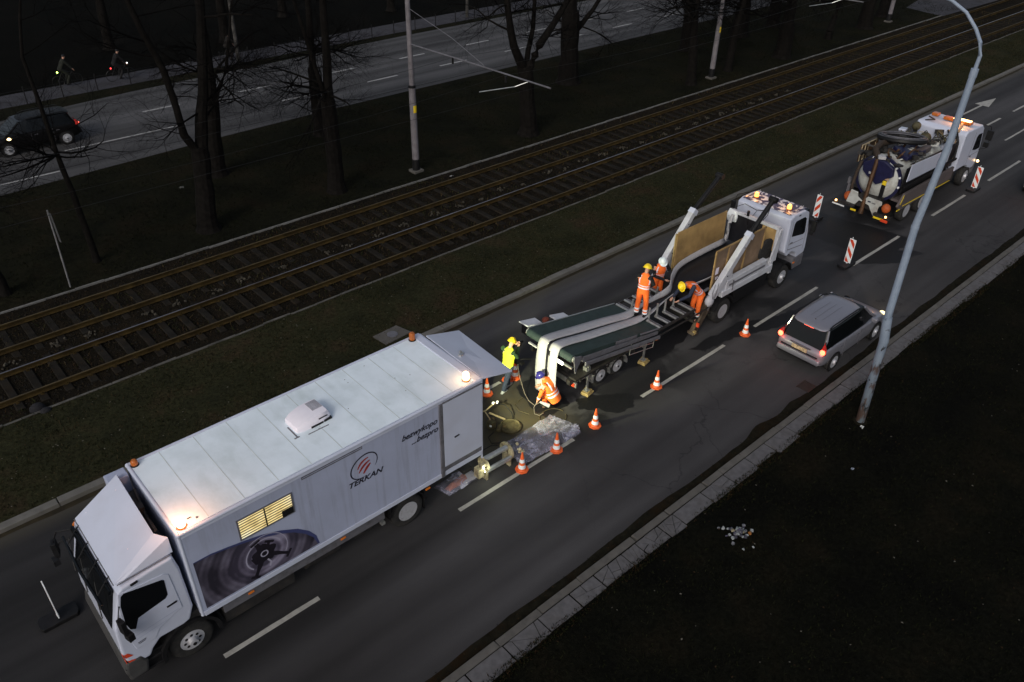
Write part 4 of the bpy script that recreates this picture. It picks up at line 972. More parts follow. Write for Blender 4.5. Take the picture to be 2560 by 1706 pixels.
        m_ = MB(); m_.ball(hd + hs_ * .02 - fw * .01, (.098, .098, .105), 12, 6, 0, -.1); build(m_, 'hair', blackp, t, smooth=True)
    return t
def stand_joints(x, y, z, ang, h=1.0, lean=0.0, arms='down', spread=.10, armf=.3):
    f = V((math.cos(ang), math.sin(ang), 0)); s = V((-math.sin(ang), math.cos(ang), 0)); o = V((x, y, z)); u = V((0, 0, 1))
    P = lambda a, b_, c_: o + f * (a * h) + s * (b_ * h) + u * (c_ * h)
    J = dict(pelvis=P(0, 0, .96), chest=P(.03 + lean * .3, 0, 1.30), neck=P(.04 + lean * .5, 0, 1.50), head=P(.09 + lean * .8, 0, 1.64))
    for k, q in (('L', 1), ('R', -1)):
        J['hip' + k] = P(0, q * .09, .92); J['kn' + k] = P(.03, q * spread, .50); J['ank' + k] = P(-.02, q * spread * 1.1, .09)
        J['sh' + k] = P(lean * .4, q * .19, 1.43); J['el' + k] = P(.05 + armf * .4, q * .27, 1.17); J['wr' + k] = P(.12 + armf, q * .17, 1.02)
    return J
# man in orange standing on the conveyor belt
J = stand_joints(17.48, 13.0, 1.38, R(18), 1.0, .05, spread=.13, armf=.12)
person('man in orange with yellow helmet standing on the conveyor belt, back to the camera', J, hiviz_o, blackc, hiviz_o, helm_y, blackp, vest=True, fwd=(math.cos(R(18)), math.sin(R(18)), -.15))
# man with white helmet behind the roller frame, looking down
J = stand_joints(19.5, 13.95, .72, R(-125), .98, .16, spread=.10, armf=.16)
J['wrR'] = V((19.42, 13.62, 1.68)); J['elR'] = V((19.25, 13.95, 1.75)); J['wrL'] = V((19.72, 13.58, 1.66)); J['elL'] = V((19.85, 13.8, 1.85))
person('man in orange vest with white helmet bending over the roller frame', J, hiviz_o, blackc, hiviz_o, helm_w, blackp, vest=True, fwd=(-.5, -.75, -.45), legband=True)
# stooping man at the tail of the skip lorry
J = dict(pelvis=(19.72, 12.42, 1.62), chest=(19.38, 12.50, 1.98), neck=(19.08, 12.53, 2.12), head=(18.90, 12.55, 2.13),
         hipL=(19.72, 12.33, 1.55), hipR=(19.74, 12.52, 1.55), knL=(19.62, 12.30, 1.15), knR=(19.66, 12.55, 1.15), ankL=(19.66, 12.32, .78), ankR=(19.78, 12.56, .80),
         shL=(19.22, 12.33, 2.07), shR=(19.22, 12.69, 2.07), elL=(19.02, 12.32, 1.82), elR=(19.0, 12.75, 1.85), wrL=(18.74, 12.48, 1.68), wrR=(18.70, 12.72, 1.70))
person('man in orange jacket with yellow helmet stooping at the tail of the skip lorry', J, hiviz_o, navyc, hiviz_o, helm_y, blackp, fwd=(-.85, 0, -.55), legband=True)
# squatting man under the hanging liner
J = dict(pelvis=(13.40, 12.66, .40), chest=(13.33, 12.86, .80), neck=(13.24, 12.96, .97), head=(13.17, 13.02, 1.09),
         hipL=(13.31, 12.62, .36), hipR=(13.50, 12.70, .36), knL=(13.20, 13.02, .50), knR=(13.52, 13.10, .48), ankL=(13.22, 12.80, .09), ankR=(13.52, 12.86, .09),
         shL=(13.11, 12.80, .90), shR=(13.47, 12.96, .92), elL=(12.98, 12.82, .62), elR=(13.56, 13.12, .68), wrL=(12.98, 12.92, .36), wrR=(13.34, 13.22, .56))
person('man in orange jacket with dark blue helmet squatting beneath the hanging liner', J, hiviz_o, hiviz_o, hiviz_o, helm_b, blackp, fwd=(-.3, .8, -.6), legband=False, W=1.18)
# man in yellow vest beside the box lorry, holding a camera
J = stand_joints(12.88, 14.15, 0, R(12), 1.04, .10, spread=.14, armf=.22)
J['ankL'] = V((13.05, 14.30, .09)); J['knL'] = V((12.98, 14.26, .52)); J['ankR'] = V((12.70, 14.14, .09)); J['knR'] = V((12.80, 14.10, .52))
J['wrL'] = V((13.24, 14.26, 1.50)); J['elL'] = V((13.12, 14.40, 1.28)); J['wrR'] = V((13.24, 14.10, 1.50)); J['elR'] = V((13.05, 13.96, 1.28))
person('man in yellow vest and yellow helmet holding a dark camera beside the box lorry', J, hiviz_y, greenc, navyc, helm_y, bootm, vest=True, bands=False, fwd=(.9, .2, -.25), legband=False)
cmr = thing('camera', 'black camera held by the man in the yellow vest', 'camera', (13.36, 14.2, 1.52))
build(MB().bx(13.30, 13.38, 14.10, 14.28, 1.48, 1.60), 'camera_body', blackp, cmr, bevel=.01)
m_ = MB(); m_.cyl((13.38, 14.19, 1.54), (13.50, 14.21, 1.53), .04, n=12); build(m_, 'lens', blackp, cmr)

# ------------------------------------------------------------------ cyclists on the far footpath
cyc_cloth = [mat('cyclist_cloth_' + k, c_, .9, var=.2) for k, c_ in (('olive', (.012, .014, .010)), ('black', (.006, .006, .007)), ('brown', (.012, .010, .009)))]
def cyclist(x, y, k, lab, lights):
    t = thing('bicycle', 'dark bicycle ridden by the ' + lab, 'bicycle', (x, y, .08), 'bicycles on the far footpath'); z = .08 + .34
    for dx in (-.52, .52):
        m_ = MB(); m_.lathe([(.33, -.015), (.345, 0), (.33, .015), (.315, 0), (.33, -.015)], (x + dx, y, z), 'y', 18); m_.f = [f for f in m_.f if len(f) == 4]; m_.m = m_.m[:len(m_.f)]
        for a in range(8): m_.cyl((x + dx, y, z), (x + dx + .33 * math.cos(a * PI / 4), y, z + .33 * math.sin(a * PI / 4)), .003, n=4)
        build(m_, 'wheel', blackp, t)
    m_ = MB(); A, B_, C_, D_, E_ = (x - .52, y, z), (x + .52, y, z), (x - .08, y, z - .04), (x - .2, y, z + .5), (x + .38, y, z + .48)
    for a, b_ in ((A, C_), (A, D_), (C_, D_), (C_, E_), (D_, E_), (E_, B_)): m_.cyl(a, b_, .016, n=6)
    build(m_, 'frame', blackp, t)
    m_ = MB(); m_.cyl(E_, (x + .36, y, z + .62), .014, n=6); m_.cyl((x + .36, y - .28, z + .64), (x + .36, y + .28, z + .64), .014, n=6); build(m_, 'handlebar', blackp, t)
    build(MB().box((x - .22, y, z + .6), (.24, .13, .06)), 'saddle', blackp, t, bevel=.02)
    for (dx, dz, col, st, nm) in lights:
        m_ = MB(); m_.ball((x + dx, y - .06, z + dz), .042, 8, 6, 0, -.99); build(m_, nm, emit(nm + '_glow', col, st), t)
    J = dict(pelvis=(x - .22, y, z + .72), chest=(x - .02, y, z + 1.05), neck=(x + .08, y, z + 1.22), head=(x + .13, y, z + 1.36), hipL=(x - .2, y + .09, z + .68), hipR=(x - .2, y - .09, z + .68),
             knL=(x + .1, y + .1, z + .42), knR=(x + .16, y - .1, z + .30), ankL=(x - .02, y + .1, z + .04), ankR=(x - .06, y - .1, z - .16), shL=(x + .02, y + .18, z + 1.15), shR=(x + .02, y - .18, z + 1.15),
             elL=(x + .2, y + .24, z + .92), elR=(x + .2, y - .24, z + .92), wrL=(x + .36, y + .24, z + .70), wrR=(x + .36, y - .24, z + .70))
    cl = cyc_cloth[k]; person(lab, J, cl, cl, cl, None, None, bands=False, legband=False, fwd=(1, 0, -.1), group='cyclists on the far footpath')
cyclist(12.55, 53.2, 0, 'leftmost dark cyclist, with a greenish white light', [(-.45, .55, (.6, 1.0, .15), 14, 'front_light')])
cyclist(15.4, 52.5, 1, 'second dark cyclist, with a small red light', [(-.5, .45, (1.0, .05, .05), 4, 'rear_light'), (.5, .62, (1, 1, 1), 3, 'front_light')])
cyclist(22.4, 52.2, 2, 'dark cyclist behind the mottled far pole', [])
# ------------------------------------------------------------------ vehicles: shared parts
def wheel(root, x, y, z, r, w, side=-1, rim=None, dish=0.0, holes=8, convex=0.0):
    """tyre with its outer face at y, growing inwards"""
    rim = rim or r * .56; s = side
    m_ = MB(); prof = [(rim, -.01), (rim + .02, 0), (r * .86, .0), (r * .96, -.02), (r, -.05), (r, -w + .05), (r * .96, -w + .02), (r * .86, -w), (rim, -w)]
    m_.lathe([(a, s * b_) for a, b_ in prof], (x, y, z), 'y', 30)
    t = build(m_, 'wheel', rubber, root, smooth=True)
    m_ = MB()
    d = -dish + convex
    m_.lathe([(rim + .005, s * .004), (rim - .02, s * .006), (rim - .03, s * -.03), (rim * .82, s * (-.04 + d)), (rim * .45, s * (-.03 + d)), (rim * .38, s * (.02 + d)), (rim * .36, s * (.06 + d)), (0, s * (.07 + d))], (x, y, z), 'y', 24)
    ro = build(m_, 'rim', rimm, t, smooth=True)
    if dish > .05:
        m_ = MB(); m_.lathe([(rim * .80, s * (-.035 + d)), (rim * .5, s * (-.024 + d)), (rim * .40, s * (.03 + d))], (x, y, z), 'y', 24); m_.f = [f for f in m_.f if len(f) == 4]; m_.m = m_.m[:len(m_.f)]; build(m_, 'brake_hub', darkm, ro, smooth=True)
    m_ = MB()
    for k in range(holes):
        a = 2 * PI * k / holes; hx, hz = x + rim * .63 * math.cos(a), z + rim * .63 * math.sin(a)
        m_.lathe([(rim * .13, s * (-.034 + d)), (rim * .13, s * (-.028 + d)), (0, s * (-.028 + d))], (hx, y, hz), 'y', 8)
        a += PI / holes; m_.lathe([(rim * .045, s * (-.02 + d)), (rim * .045, s * (.035 + d)), (0, s * (.037 + d))], (x + rim * .27 * math.cos(a), y, z + rim * .27 * math.sin(a)), 'y', 6)
    m_.lathe([(rim * .17, s * (.072 + d)), (rim * .15, s * (.085 + d)), (0, s * (.085 + d))], (x, y, z), 'y', 10)
    build(m_, 'wheel_nuts', blackp, ro)
    return t
def arch(root, x, y0, y1, z, r0, r1, a0, a1, m, name='mudguard', n=12):
    m_ = MB(); pts = [R(a0 + (a1 - a0) * i / n) for i in range(n + 1)]
    poly = [(x + r1 * math.cos(a), z + r1 * math.sin(a)) for a in pts] + [(x + r0 * math.cos(a), z + r0 * math.sin(a)) for a in pts[::-1]]
    for i in range(n):
        q = [poly[i], poly[i + 1], poly[2 * n + 1 - (i + 1)], poly[2 * n + 1 - i]]; m_.prism(q, 'y', y0, y1)
    return build(m_, name, m, root)
def beacon(root, x, y, z, lit=None, energy=0, r=.075, h=.13, name='beacon', base=blackp, lz=.10, lcol=(1.0, .45, .16)):
    m_ = MB(); m_.lathe([(r * 1.15, 0), (r * 1.15, .03), (r, .035), (0, .035)], (x, y, z), 'z', 16); bs = build(m_, name, base, root, smooth=True)
    m_ = MB(); m_.lathe([(r * .92, .035), (r, .05), (r * .92, h), (r * .6, h + .03), (0, h + .035)], (x, y, z), 'z', 16)
    build(m_, 'beacon_lens', lit or amber_off, bs, smooth=True)
    if energy: lamp('beacon_light', (x, y, z + h + lz), energy, lcol, .05, bs)
    return bs
def text(s, loc, size, m, root, name, sx=1.0, shear=.3, bold=0.0, depth=.002):
    cu = bpy.data.curves.new(name, 'FONT'); cu.body = s; cu.size = size; cu.shear = shear; cu.extrude = depth; cu.offset = bold
    o = bpy.data.objects.new(name, cu); sc.collection.objects.link(o)
    bpy.context.view_layer.update(); dg = bpy.context.evaluated_depsgraph_get(); me = bpy.data.meshes.new_from_object(o.evaluated_get(dg))
    bpy.data.objects.remove(o)
    # text lies in the plane y = const, read from -y
    for v in me.vertices: v.co = V((loc[0] + v.co.x * sx, loc[1] - v.co.z, loc[2] + v.co.y))
    me.materials.clear(); return link(name, me, m, root)
def line(mb, pts, w, y, th=.003):
    """flat ribbon in the plane y=const, pts (x,z)"""
    pts = [V(p) for p in pts]; n_ = len(pts)
    ws = w if isinstance(w, list) else [w] * n_
    L = []
    for i, p in enumerate(pts):
        t = (pts[min(i + 1, n_ - 1)] - pts[max(i - 1, 0)]).normalized(); q = V((-t.y, t.x)); L.append((p + q * ws[i] / 2, p - q * ws[i] / 2))
    vs = []
    for a, b_ in L: vs += [(a.x, y, a.y), (b_.x, y, b_.y)]
    mb.add(vs, [(2 * i, 2 * i + 1, 2 * i + 3, 2 * i + 2) for i in range(n_ - 1)])
beacon_on = emit('lit_beacon', (1.0, .70, .42), 5.0)
amber_on = emit('lit_amber', (1.0, .36, .06), 4.0)
red_on = emit('lit_red_lamp', (1.0, .09, .04), 9.0)
red_core = emit('lit_red_core', (1.0, .55, .45), 9.0)
worklamp = emit('lit_work_lamp', (0.95, 1.0, .72), 12.0)
ink = mat('printed_black', (0.02, 0.02, 0.03), .5, var=0); inkred = mat('printed_red', (0.30, 0.035, 0.025), .5, var=0)

# ================================================================== the white box lorry
T = thing('box_lorry', 'long white box lorry with printed side panel and glowing roof beacon', 'lorry', (6.0, 12.8, 0))
X0, X1, Y0, Y1, Z0, Z1 = 2.30, 9.70, 11.58, 14.12, 1.12, 3.50
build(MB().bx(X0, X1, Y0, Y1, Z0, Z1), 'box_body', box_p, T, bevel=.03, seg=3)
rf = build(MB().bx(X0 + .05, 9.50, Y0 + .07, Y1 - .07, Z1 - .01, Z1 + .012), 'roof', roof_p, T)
m_ = MB()
for k in range(9): m_.bx(2.95 + k * .74, 2.97 + k * .74, Y0 + .08, Y1 - .08, Z1 + .011, Z1 + .0145)
build(m_, 'roof_seams', mat('roof_seam', (.56, .62, .63), .7, var=.15, scale=2), rf)
m_ = MB()
for k in range(9): m_.lathe([(.012, 0), (.008, .006), (0, .007)], (rnd.uniform(2.5, 9.3), rnd.uniform(11.8, 13.9), Z1 + .012), 'z', 6)
build(m_, 'roof_specks', darkm, rf)['kind'] = 'stuff'
m_ = MB(); m_.bx(9.50, 9.72, Y0, Y1, Z1 - .02, Z1 + .035); build(m_, 'rear_roof_rail', white_p, T, bevel=.02)
m_ = MB(); m_.tube([(X0 + .04, Y0 + .02, Z1 - .015), (X1, Y0 + .02, Z1 - .015)], .045, 10); m_.tube([(X0 + .04, Y1 - .02, Z1 - .015), (X1, Y1 - .02, Z1 - .015)], .045, 10)
m_.tube([(X0 + .03, Y0 + .02, Z1 - .015), (X0 + .03, Y1 - .02, Z1 - .015)], .045, 10); m_.tube([(X0 + .03, Y0 + .03, Z0 + .02), (X0 + .03, Y0 + .03, Z1)], .04, 10)
m_.ball((X0 + .03, Y0 + .02, Z1 - .015), .052, 10, 6, 0, -.99); m_.ball((X0 + .03, Y1 - .02, Z1 - .015), .052, 10, 6, 0, -.99)
build(m_, 'edge_trim', white_p, T, smooth=True)
m_ = MB(); m_.bx(X0 + .06, 8.44, Y0 - .018, Y0, Z0, Z0 + .13); m_.bx(X0 + .06, X1, Y0 - .012, Y0, Z1 - .11, Z1 - .05); build(m_, 'side_rail', white_p, T, bevel=.006)
# sliding door
dr = build(MB().bx(8.50, 9.68, Y0 - .045, Y0 - .003, 1.44, 3.40), 'side_door', white_p, T, bevel=.012)
m_ = MB(); m_.bx(8.40, 8.495, Y0 - .05, Y0 + .0, 1.14, 3.42); m_.bx(8.50, 9.70, Y0 - .052, Y0, 3.405, 3.43); m_.bx(8.50, 9.69, Y0 - .02, Y0, 1.28, 1.435); build(m_, 'door_frame', greym, T, bevel=.006)
build(MB().bx(9.68, 9.71, Y0 - .03, Y0 + .02, 1.0, 3.44), 'rear_corner_post', white_p, T)
build(MB().bx(8.50, 9.70, Y0 - .03, Y0 + .0, 1.14, 1.275), 'door_sill', white_p, T, bevel=.006)
build(MB().box((8.88, Y0 - .055, 2.24), (.14, .02, .03), (0, -.1, 0)), 'handle', blackp, dr)
# lit window with blinds
wz0, wz1, wx0, wx1 = 2.60, 3.10, 3.43, 4.58
wf = MB(); wf.bx(wx0 - .035, wx1 + .035, Y0 - .012, Y0 + .02, wz0 - .035, wz0); wf.bx(wx0 - .035, wx1 + .035, Y0 - .012, Y0 + .02, wz1, wz1 + .035); wf.bx(wx0 - .035, wx0, Y0 - .013, Y0 + .02, wz0, wz1); wf.bx(wx1, wx1 + .035, Y0 - .013, Y0 + .02, wz0, wz1)
wo = build(wf, 'window', greym, T)
litm, n, l, b = nt('lit_interior'); tcn = n.new('ShaderNodeNewGeometry'); nz = noise(n, l, tcn.outputs['Position'], 1.6, 3, .5, 1.2, 1, .8)
cc = ramp(n, l, nz, [(.36, (.30, .20, .06)), (.5, (.95, .75, .32)), (.64, (1.0, .92, .62))]); l.new(cc, b.inputs['Emission Color']); b.inputs['Emission Strength'].default_value = .85; b.inputs['Base Color'].default_value = (.3, .25, .15, 1)
build(MB().bx(wx0, wx1, Y0 - .004, Y0 - .002, wz0, wz1), 'lit_pane', litm, wo)
for k in range(7): build(MB().box(((wx0 + wx1) / 2, Y0 - .008, wz0 + .05 + k * .068), (wx1 - wx0, .012, .028), (.5, 0, 0)), 'blind_slat', mat('blind_slat', (.20, .15, .06), .6) if k == 0 else bpy.data.materials['blind_slat'], wo)
m_ = MB(); m_.bx(3.97, 4.0, Y0 - .018, Y0 - .014, wz0, wz1); m_.bx(4.33, wx1, Y0 - .02, Y0 - .014, wz0, wz0 + .17); m_.bx(4.33, 4.42, Y0 - .03, Y0 - .02, wz0, wz0 + .10); build(m_, 'window_equipment', blackp, wo)
# awning rail
m_ = MB(); m_.bx(4.88, 6.33, Y0 - .006, Y0, 3.30, 3.325); m_.bx(4.88, 6.33, Y0 - .006, Y0, 3.35, 3.372); m_.bx(4.87, 4.885, Y0 - .006, Y0, 3.30, 3.372); m_.bx(6.325, 6.34, Y0 - .006, Y0, 3.30, 3.372); build(m_, 'awning_rail', greym, T)
# logo: open ring, three red strokes, lettering
m_ = MB(); cx0, cz0, ax_, az_ = 6.335, 2.80, .345, .30
pts = [(cx0 + ax_ * math.cos(R(a)), cz0 + az_ * math.sin(R(a)) + .06 * math.cos(R(a))) for a in range(-38, 282, 8)]
line(m_, pts, [.008 + .028 * math.sin(PI * i / (len(pts) - 1)) ** .6 for i in range(len(pts))], Y0 - .005)
build(m_, 'logo_ring', ink, T)
m_ = MB()
for (x0, z0, x1, z1, x2, z2, w_) in ((6.17, 2.78, 6.24, 2.96, 6.46, 2.985, .045), (6.19, 2.66, 6.31, 2.84, 6.49, 2.885, .05), (6.30, 2.585, 6.40, 2.74, 6.50, 2.79, .055)):
    pp = []
    for i in range(11):
        u = i / 10; pp.append((x0 * (1 - u) ** 2 + 2 * x1 * u * (1 - u) + x2 * u * u, z0 * (1 - u) ** 2 + 2 * z1 * u * (1 - u) + z2 * u * u))
    line(m_, pp, [w_ * (.35 + .9 * math.sin(PI * (.08 + .84 * i / 10))) for i in range(11)], Y0 - .005)
build(m_, 'logo_strokes', inkred, T)
text('TERKAN', (5.88, Y0 - .004, 2.36), .20, ink, T, 'company_lettering', 1.17, .32, .005)
text('bezwykopo', (7.34, Y0 - .004, 2.90), .225, ink, T, 'slogan_lettering', .96, .38, .004)
text('...bezpro', (7.60, Y0 - .004, 2.66), .225, ink, T, 'slogan_lettering', .96, .38, .004)
# printed picture of a cutting head in a pipe
grm, n, l, b = nt('printed_picture'); g = n.new('ShaderNodeNewGeometry'); vd = n.new('ShaderNodeVectorMath'); vd.operation = 'SUBTRACT'; l.new(g.outputs['Position'], vd.inputs[0]); vd.inputs[1].default_value = (3.80, Y0, 1.90)
mp = n.new('ShaderNodeMapping'); mp.inputs['Scale'].default_value = (1, 0, 1.05); l.new(vd.outputs[0], mp.inputs[0])
ln = n.new('ShaderNodeVectorMath'); ln.operation = 'LENGTH'; l.new(mp.outputs[0], ln.inputs[0])
nz = noise(n, l, g.outputs['Position'], 2.2, 4, .5); rad = math_(n, l, 'ADD', ln.outputs['Value'], math_(n, l, 'MULTIPLY', nz, .09))
wv = math_(n, l, 'SINE', math_(n, l, 'MULTIPLY', rad, 46)); wv2 = math_(n, l, 'SINE', math_(n, l, 'MULTIPLY', rad, 15)); wv = math_(n, l, 'ADD', math_(n, l, 'MULTIPLY', wv, .25), math_(n, l, 'MULTIPLY', wv2, .5))
c = ramp(n, l, math_(n, l, 'ADD', math_(n, l, 'MULTIPLY', wv, .28), nz), [(.30, (.045, .040, .065)), (.55, (.13, .115, .17)), (.80, (.28, .26, .36))])
fall = ramp(n, l, rad, [(.25, 1.25), (.75, .75), (1.0, .42)]); c = mixc(n, l, 1.0, c, fall, 'MULTIPLY'); l.new(c, b.inputs['Base Color']); b.inputs['Roughness'].default_value = .5
edge = [(2.43, 2.64), (2.75, 2.625), (3.08, 2.56), (3.42, 2.48), (3.78, 2.38), (4.18, 2.20), (4.5, 2.02), (4.74, 1.80), (4.90, 1.58), (4.99, 1.30)]
edge_hi = [(2.43, 2.66), (2.78, 2.66), (3.12, 2.60), (3.45, 2.53), (3.82, 2.44), (4.22, 2.28), (4.60, 2.06), (4.84, 1.82), (4.98, 1.58), (5.03, 1.30)]
def qz(x, z): return (x, Y0 - .003, z)
m_ = MB(); m_.add([qz(*p) for p in edge_hi + [(2.43, 1.30)]], [tuple(range(11))]); build(m_, 'print_border', mat('printed_blue', (.05, .06, .16), .5, var=.05), T)
m_ = MB(); m_.add([(x, Y0 - .006, z) for x, z in edge + [(2.43, 1.30)]], [tuple(range(11))]); pr = build(m_, 'side_print', grm, T)
m_ = MB(); hx, hz = 3.80, 1.90
m_.add([(hx + .25 * math.cos(a) * rr, Y0 - .008, hz + .25 * math.sin(a) * rr) for a, rr in [(2 * PI * k / 24, 1 + .16 * math.sin(5 * 2 * PI * k / 24)) for k in range(24)]], [tuple(range(24))])
for an, L_, w_ in ((-35, .62, .10), (-118, .60, .11), (110, .42, .13), (60, .30, .10), (-160, .25, .09)):
    d = V((math.cos(R(an)), math.sin(R(an)))); line(m_, [(hx + d.x * t_ * L_, hz + d.y * t_ * L_) for t_ in (0.2, .5, .75, 1)], [w_, w_ * 1.1, w_ * .7, w_ * .8], Y0 - .0085)
    e = V((hx, hz)) + d * L_; q = V((-d.y, d.x)); line(m_, [tuple(e - q * .11), tuple(e + q * .11)], .06, Y0 - .009)
build(m_, 'print_cutter', mat('printed_dark', (.012, .010, .016), .45, var=.2), pr)
m_ = MB()
for a in range(-70, 160, 1): pass
line(m_, [(hx + .40 * math.cos(R(a)), hz + .40 * math.sin(R(a))) for a in range(20, 235, 12)], .03, Y0 - .0088); line(m_, [(hx + .52 * math.cos(R(a)), hz + .50 * math.sin(R(a))) for a in range(-30, 130, 10)], .018, Y0 - .0088)
line(m_, [(hx + .075 * math.cos(R(a)), hz + .075 * math.sin(R(a))) for a in range(0, 365, 24)], .03, Y0 - .0095); line(m_, [(3.84, 1.70), (3.90, 1.58), (3.86, 1.47)], .04, Y0 - .0095)
build(m_, 'print_highlights', mat('printed_light', (.36, .35, .45), .5, var=.1), pr)
# chassis, skirt, tank, wheels
build(MB().bx(2.4, 9.5, 12.35, 13.4, .55, 1.1), 'chassis', darkm, T, bevel=.03)
m_ = MB(); m_.bx(2.75, 6.75, Y0 + .06, Y0 + .09, .80, 1.12); m_.bx(2.75, 6.75, Y1 - .09, Y1 - .06, .80, 1.12); build(m_, 'side_skirt', greym, T)
m_ = MB()
for xx in (3.36, 5.62, 8.02): m_.box((xx, Y0 + .05, .96), (.13, .03, .035), (0, -.06, 0))
build(m_, 'side_markers', orange_r, T)
m_ = MB(); m_.bx(2.75, 4.4, 11.75, 12.25, .35, .82); m_.cyl((4.7, 12.0, .6), (5.6, 12.0, .6), .24, n=14); m_.bx(6.0, 6.5, 11.8, 12.2, .5, .85); build(m_, 'tank_and_boxes', darkm, T, bevel=.03)
m_ = MB(); m_.box((6.55, 11.68, .93), (.16, .05, .12)); m_.box((6.72, 11.72, .62), (.10, .1, .08)); build(m_, 'side_bracket', alu, T)
for yy, s in ((11.74, -1), (14.0, 1)):
    wheel(T, 2.02, yy, .47, .47, .27, s, .25, convex=.05)
    wheel(T, 7.47, yy, .47, .47, .27, s, .27, dish=.13)
    wheel(T, 7.47, yy + s * -.29, .47, .47, .25, s, .27)
m_ = MB(); m_.bx(7.95, 7.99, 11.75, 12.35, .22, .9); m_.bx(6.92, 7.0, 11.72, 12.3, .6, .95); build(m_, 'mudflap', blackp, T)
arch(T, 7.47, 11.70, 12.3, .47, .53, .56, 10, 170, blackp)
m_ = MB(); m_.bx(9.35, 9.62, 11.9, 13.9, .38, .50); m_.bx(9.3, 9.4, 12.3, 12.4, .4, 1.1); m_.bx(9.3, 9.4, 13.3, 13.4, .4, 1.1); build(m_, 'rear_underrun', darkm, T)
# cab: side profile extruded across
cabp = [(.80, .95), (.76, 1.25), (.80, 1.92), (1.06, 2.80), (1.16, 2.88), (1.70, 2.96), (2.14, 3.00), (2.20, 2.6), (2.22, 1.48), (2.10, 1.16), (1.95, 1.12), (1.48, 1.12), (1.30, .95), (1.22, .80), (.88, .80)]
cab = build(MB().prism(cabp, 'y', 11.66, 14.02), 'cab', white_p, T, bevel=.05, seg=3)
m_ = MB(); m_.slab([(.785, 11.80, 1.90), (.785, 13.88, 1.90), (1.035, 13.84, 2.74), (1.035, 11.84, 2.74)], .012); build(m_, 'windscreen', glassd, cab)
m_ = MB(); m_.box((.98, 12.84, 2.78), (.06, 2.1, .10), (0, .3, 0)); m_.tube([(.78, 11.75, 2.62), (.74, 12.84, 2.66), (.78, 13.95, 2.62)], .03, 8); build(m_, 'sun_visor', glassd, cab, bevel=.01)
m_ = MB()
for yy in (12.0, 12.55, 13.1, 13.65): m_.tube([(.80, yy, 2.66), (1.02, yy + .06, 2.86), (1.10, yy + .10, 2.89)], .016, 6)
build(m_, 'visor_clamps', blackp, cab)
m_ = MB()
for yy in (12.1, 12.9, 13.6): m_.tube([(.73, yy, 1.95), (.80, yy + .35, 2.25)], .012, 5); m_.tube([(.77, yy + .1, 2.08), (.87, yy + .42, 2.50)], .008, 5)
build(m_, 'wipers', blackp, cab)
# cab window, door, steps
win = [(1.10, 2.72), (1.16, 2.76), (1.83, 2.60), (1.87, 2.56), (1.85, 2.16), (1.79, 2.09), (1.24, 1.98), (1.14, 1.74), (1.05, 1.80), (1.01, 2.0), (1.04, 2.5)]
dop = [(1.06, 2.79), (1.88, 2.72), (1.98, 2.64), (2.03, 1.62), (1.86, 1.56), (1.52, 1.40), (1.40, 1.20), (1.02, 1.20), (.96, 1.6), (.98, 2.3)]
d_ = build(MB().prism(dop, 'y', 11.647, 11.70), 'door', white_p, T, bevel=.012)
build(MB().prism([(x, z) for x, z in win], 'y', 11.642, 11.66), 'window', glassd, d_, bevel=.003)
m_ = MB(); m_.box((1.86, 11.64, 1.86), (.20, .02, .035), (0, -.12, 0)); build(m_, 'door_handle', blackp, d_)
m_ = MB(); m_.box((1.16, 11.642, 1.36), (.16, .006, .012), (0, -.1, 0)); m_.box((1.16, 11.642, 1.325), (.13, .006, .009), (0, -.1, 0)); build(m_, 'door_lettering', ink, d_)
m_ = MB(); m_.box((1.50, 11.652, 1.60), (.9, .012, .018), (0, -.10, 0)); m_.box((1.35, 11.652, 1.48), (.66, .012, .016), (0, -.10, 0)); build(m_, 'door_crease', box_p, d_, bevel=.004)
m_ = MB(); m_.box((1.38, 11.66, 2.86), (.14, .035, .05), (0, -.15, 0)); build(m_, 'marker_lamp', blackp, cab, bevel=.01)
m_ = MB(); m_.bx(1.0, 1.5, 11.75, 12.2, .38, .80); m_.bx(.92, 1.45, 11.70, 12.0, .62, .68); m_.bx(.92, 1.45, 11.70, 12.0, .38, .44); build(m_, 'cab_steps', blackp, T, bevel=.02)
arch(T, 2.02, 11.66, 12.3, .47, .56, .64, -8, 190, blackp, 'cab_mudguard')
build(MB().bx(2.02, 2.3, 11.72, 13.95, .9, 1.25), 'cab_mount', darkm, T)
m_ = MB(); m_.prism([(.74, .42), (.70, .70), (.76, .98), (1.05, .98), (1.15, .75), (1.10, .45)], 'y', 11.64, 14.04); build(m_, 'bumper', mat('dark_bumper', (.055, .055, .055), .5, var=.2), T, bevel=.05)
m_ = MB(); m_.box((.735, 11.78, .74), (.03, .24, .13)); m_.box((.735, 13.9, .74), (.03, .24, .13)); build(m_, 'headlight', glassd, T, bevel=.02)
m_ = MB(); m_.prism([(.775, 1.22), (.85, 1.22), (.93, 1.10), (.80, 1.12)], 'y', 11.650, 11.656); m_.prism([(.80, 1.02), (.90, .99), (.96, .95), (.82, .96)], 'y', 11.650, 11.656); m_.box((.765, 11.70, 1.17), (.012, .10, .12)); m_.box((.775, 11.70, 1.0), (.012, .10, .06)); build(m_, 'corner_reflector', redp, T)
m_ = MB(); m_.tube([(1.02, 11.66, 2.50), (.90, 11.44, 2.42), (.92, 11.42, 1.95), (1.02, 11.62, 1.85)], .016, 6); m_.box((.93, 11.44, 2.20), (.09, .17, .34), (0, 0, .25)); m_.box((.98, 11.47, 1.85), (.12, .17, .17), (0, 0, .25)); build(m_, 'mirror', blackp, T, bevel=.02)
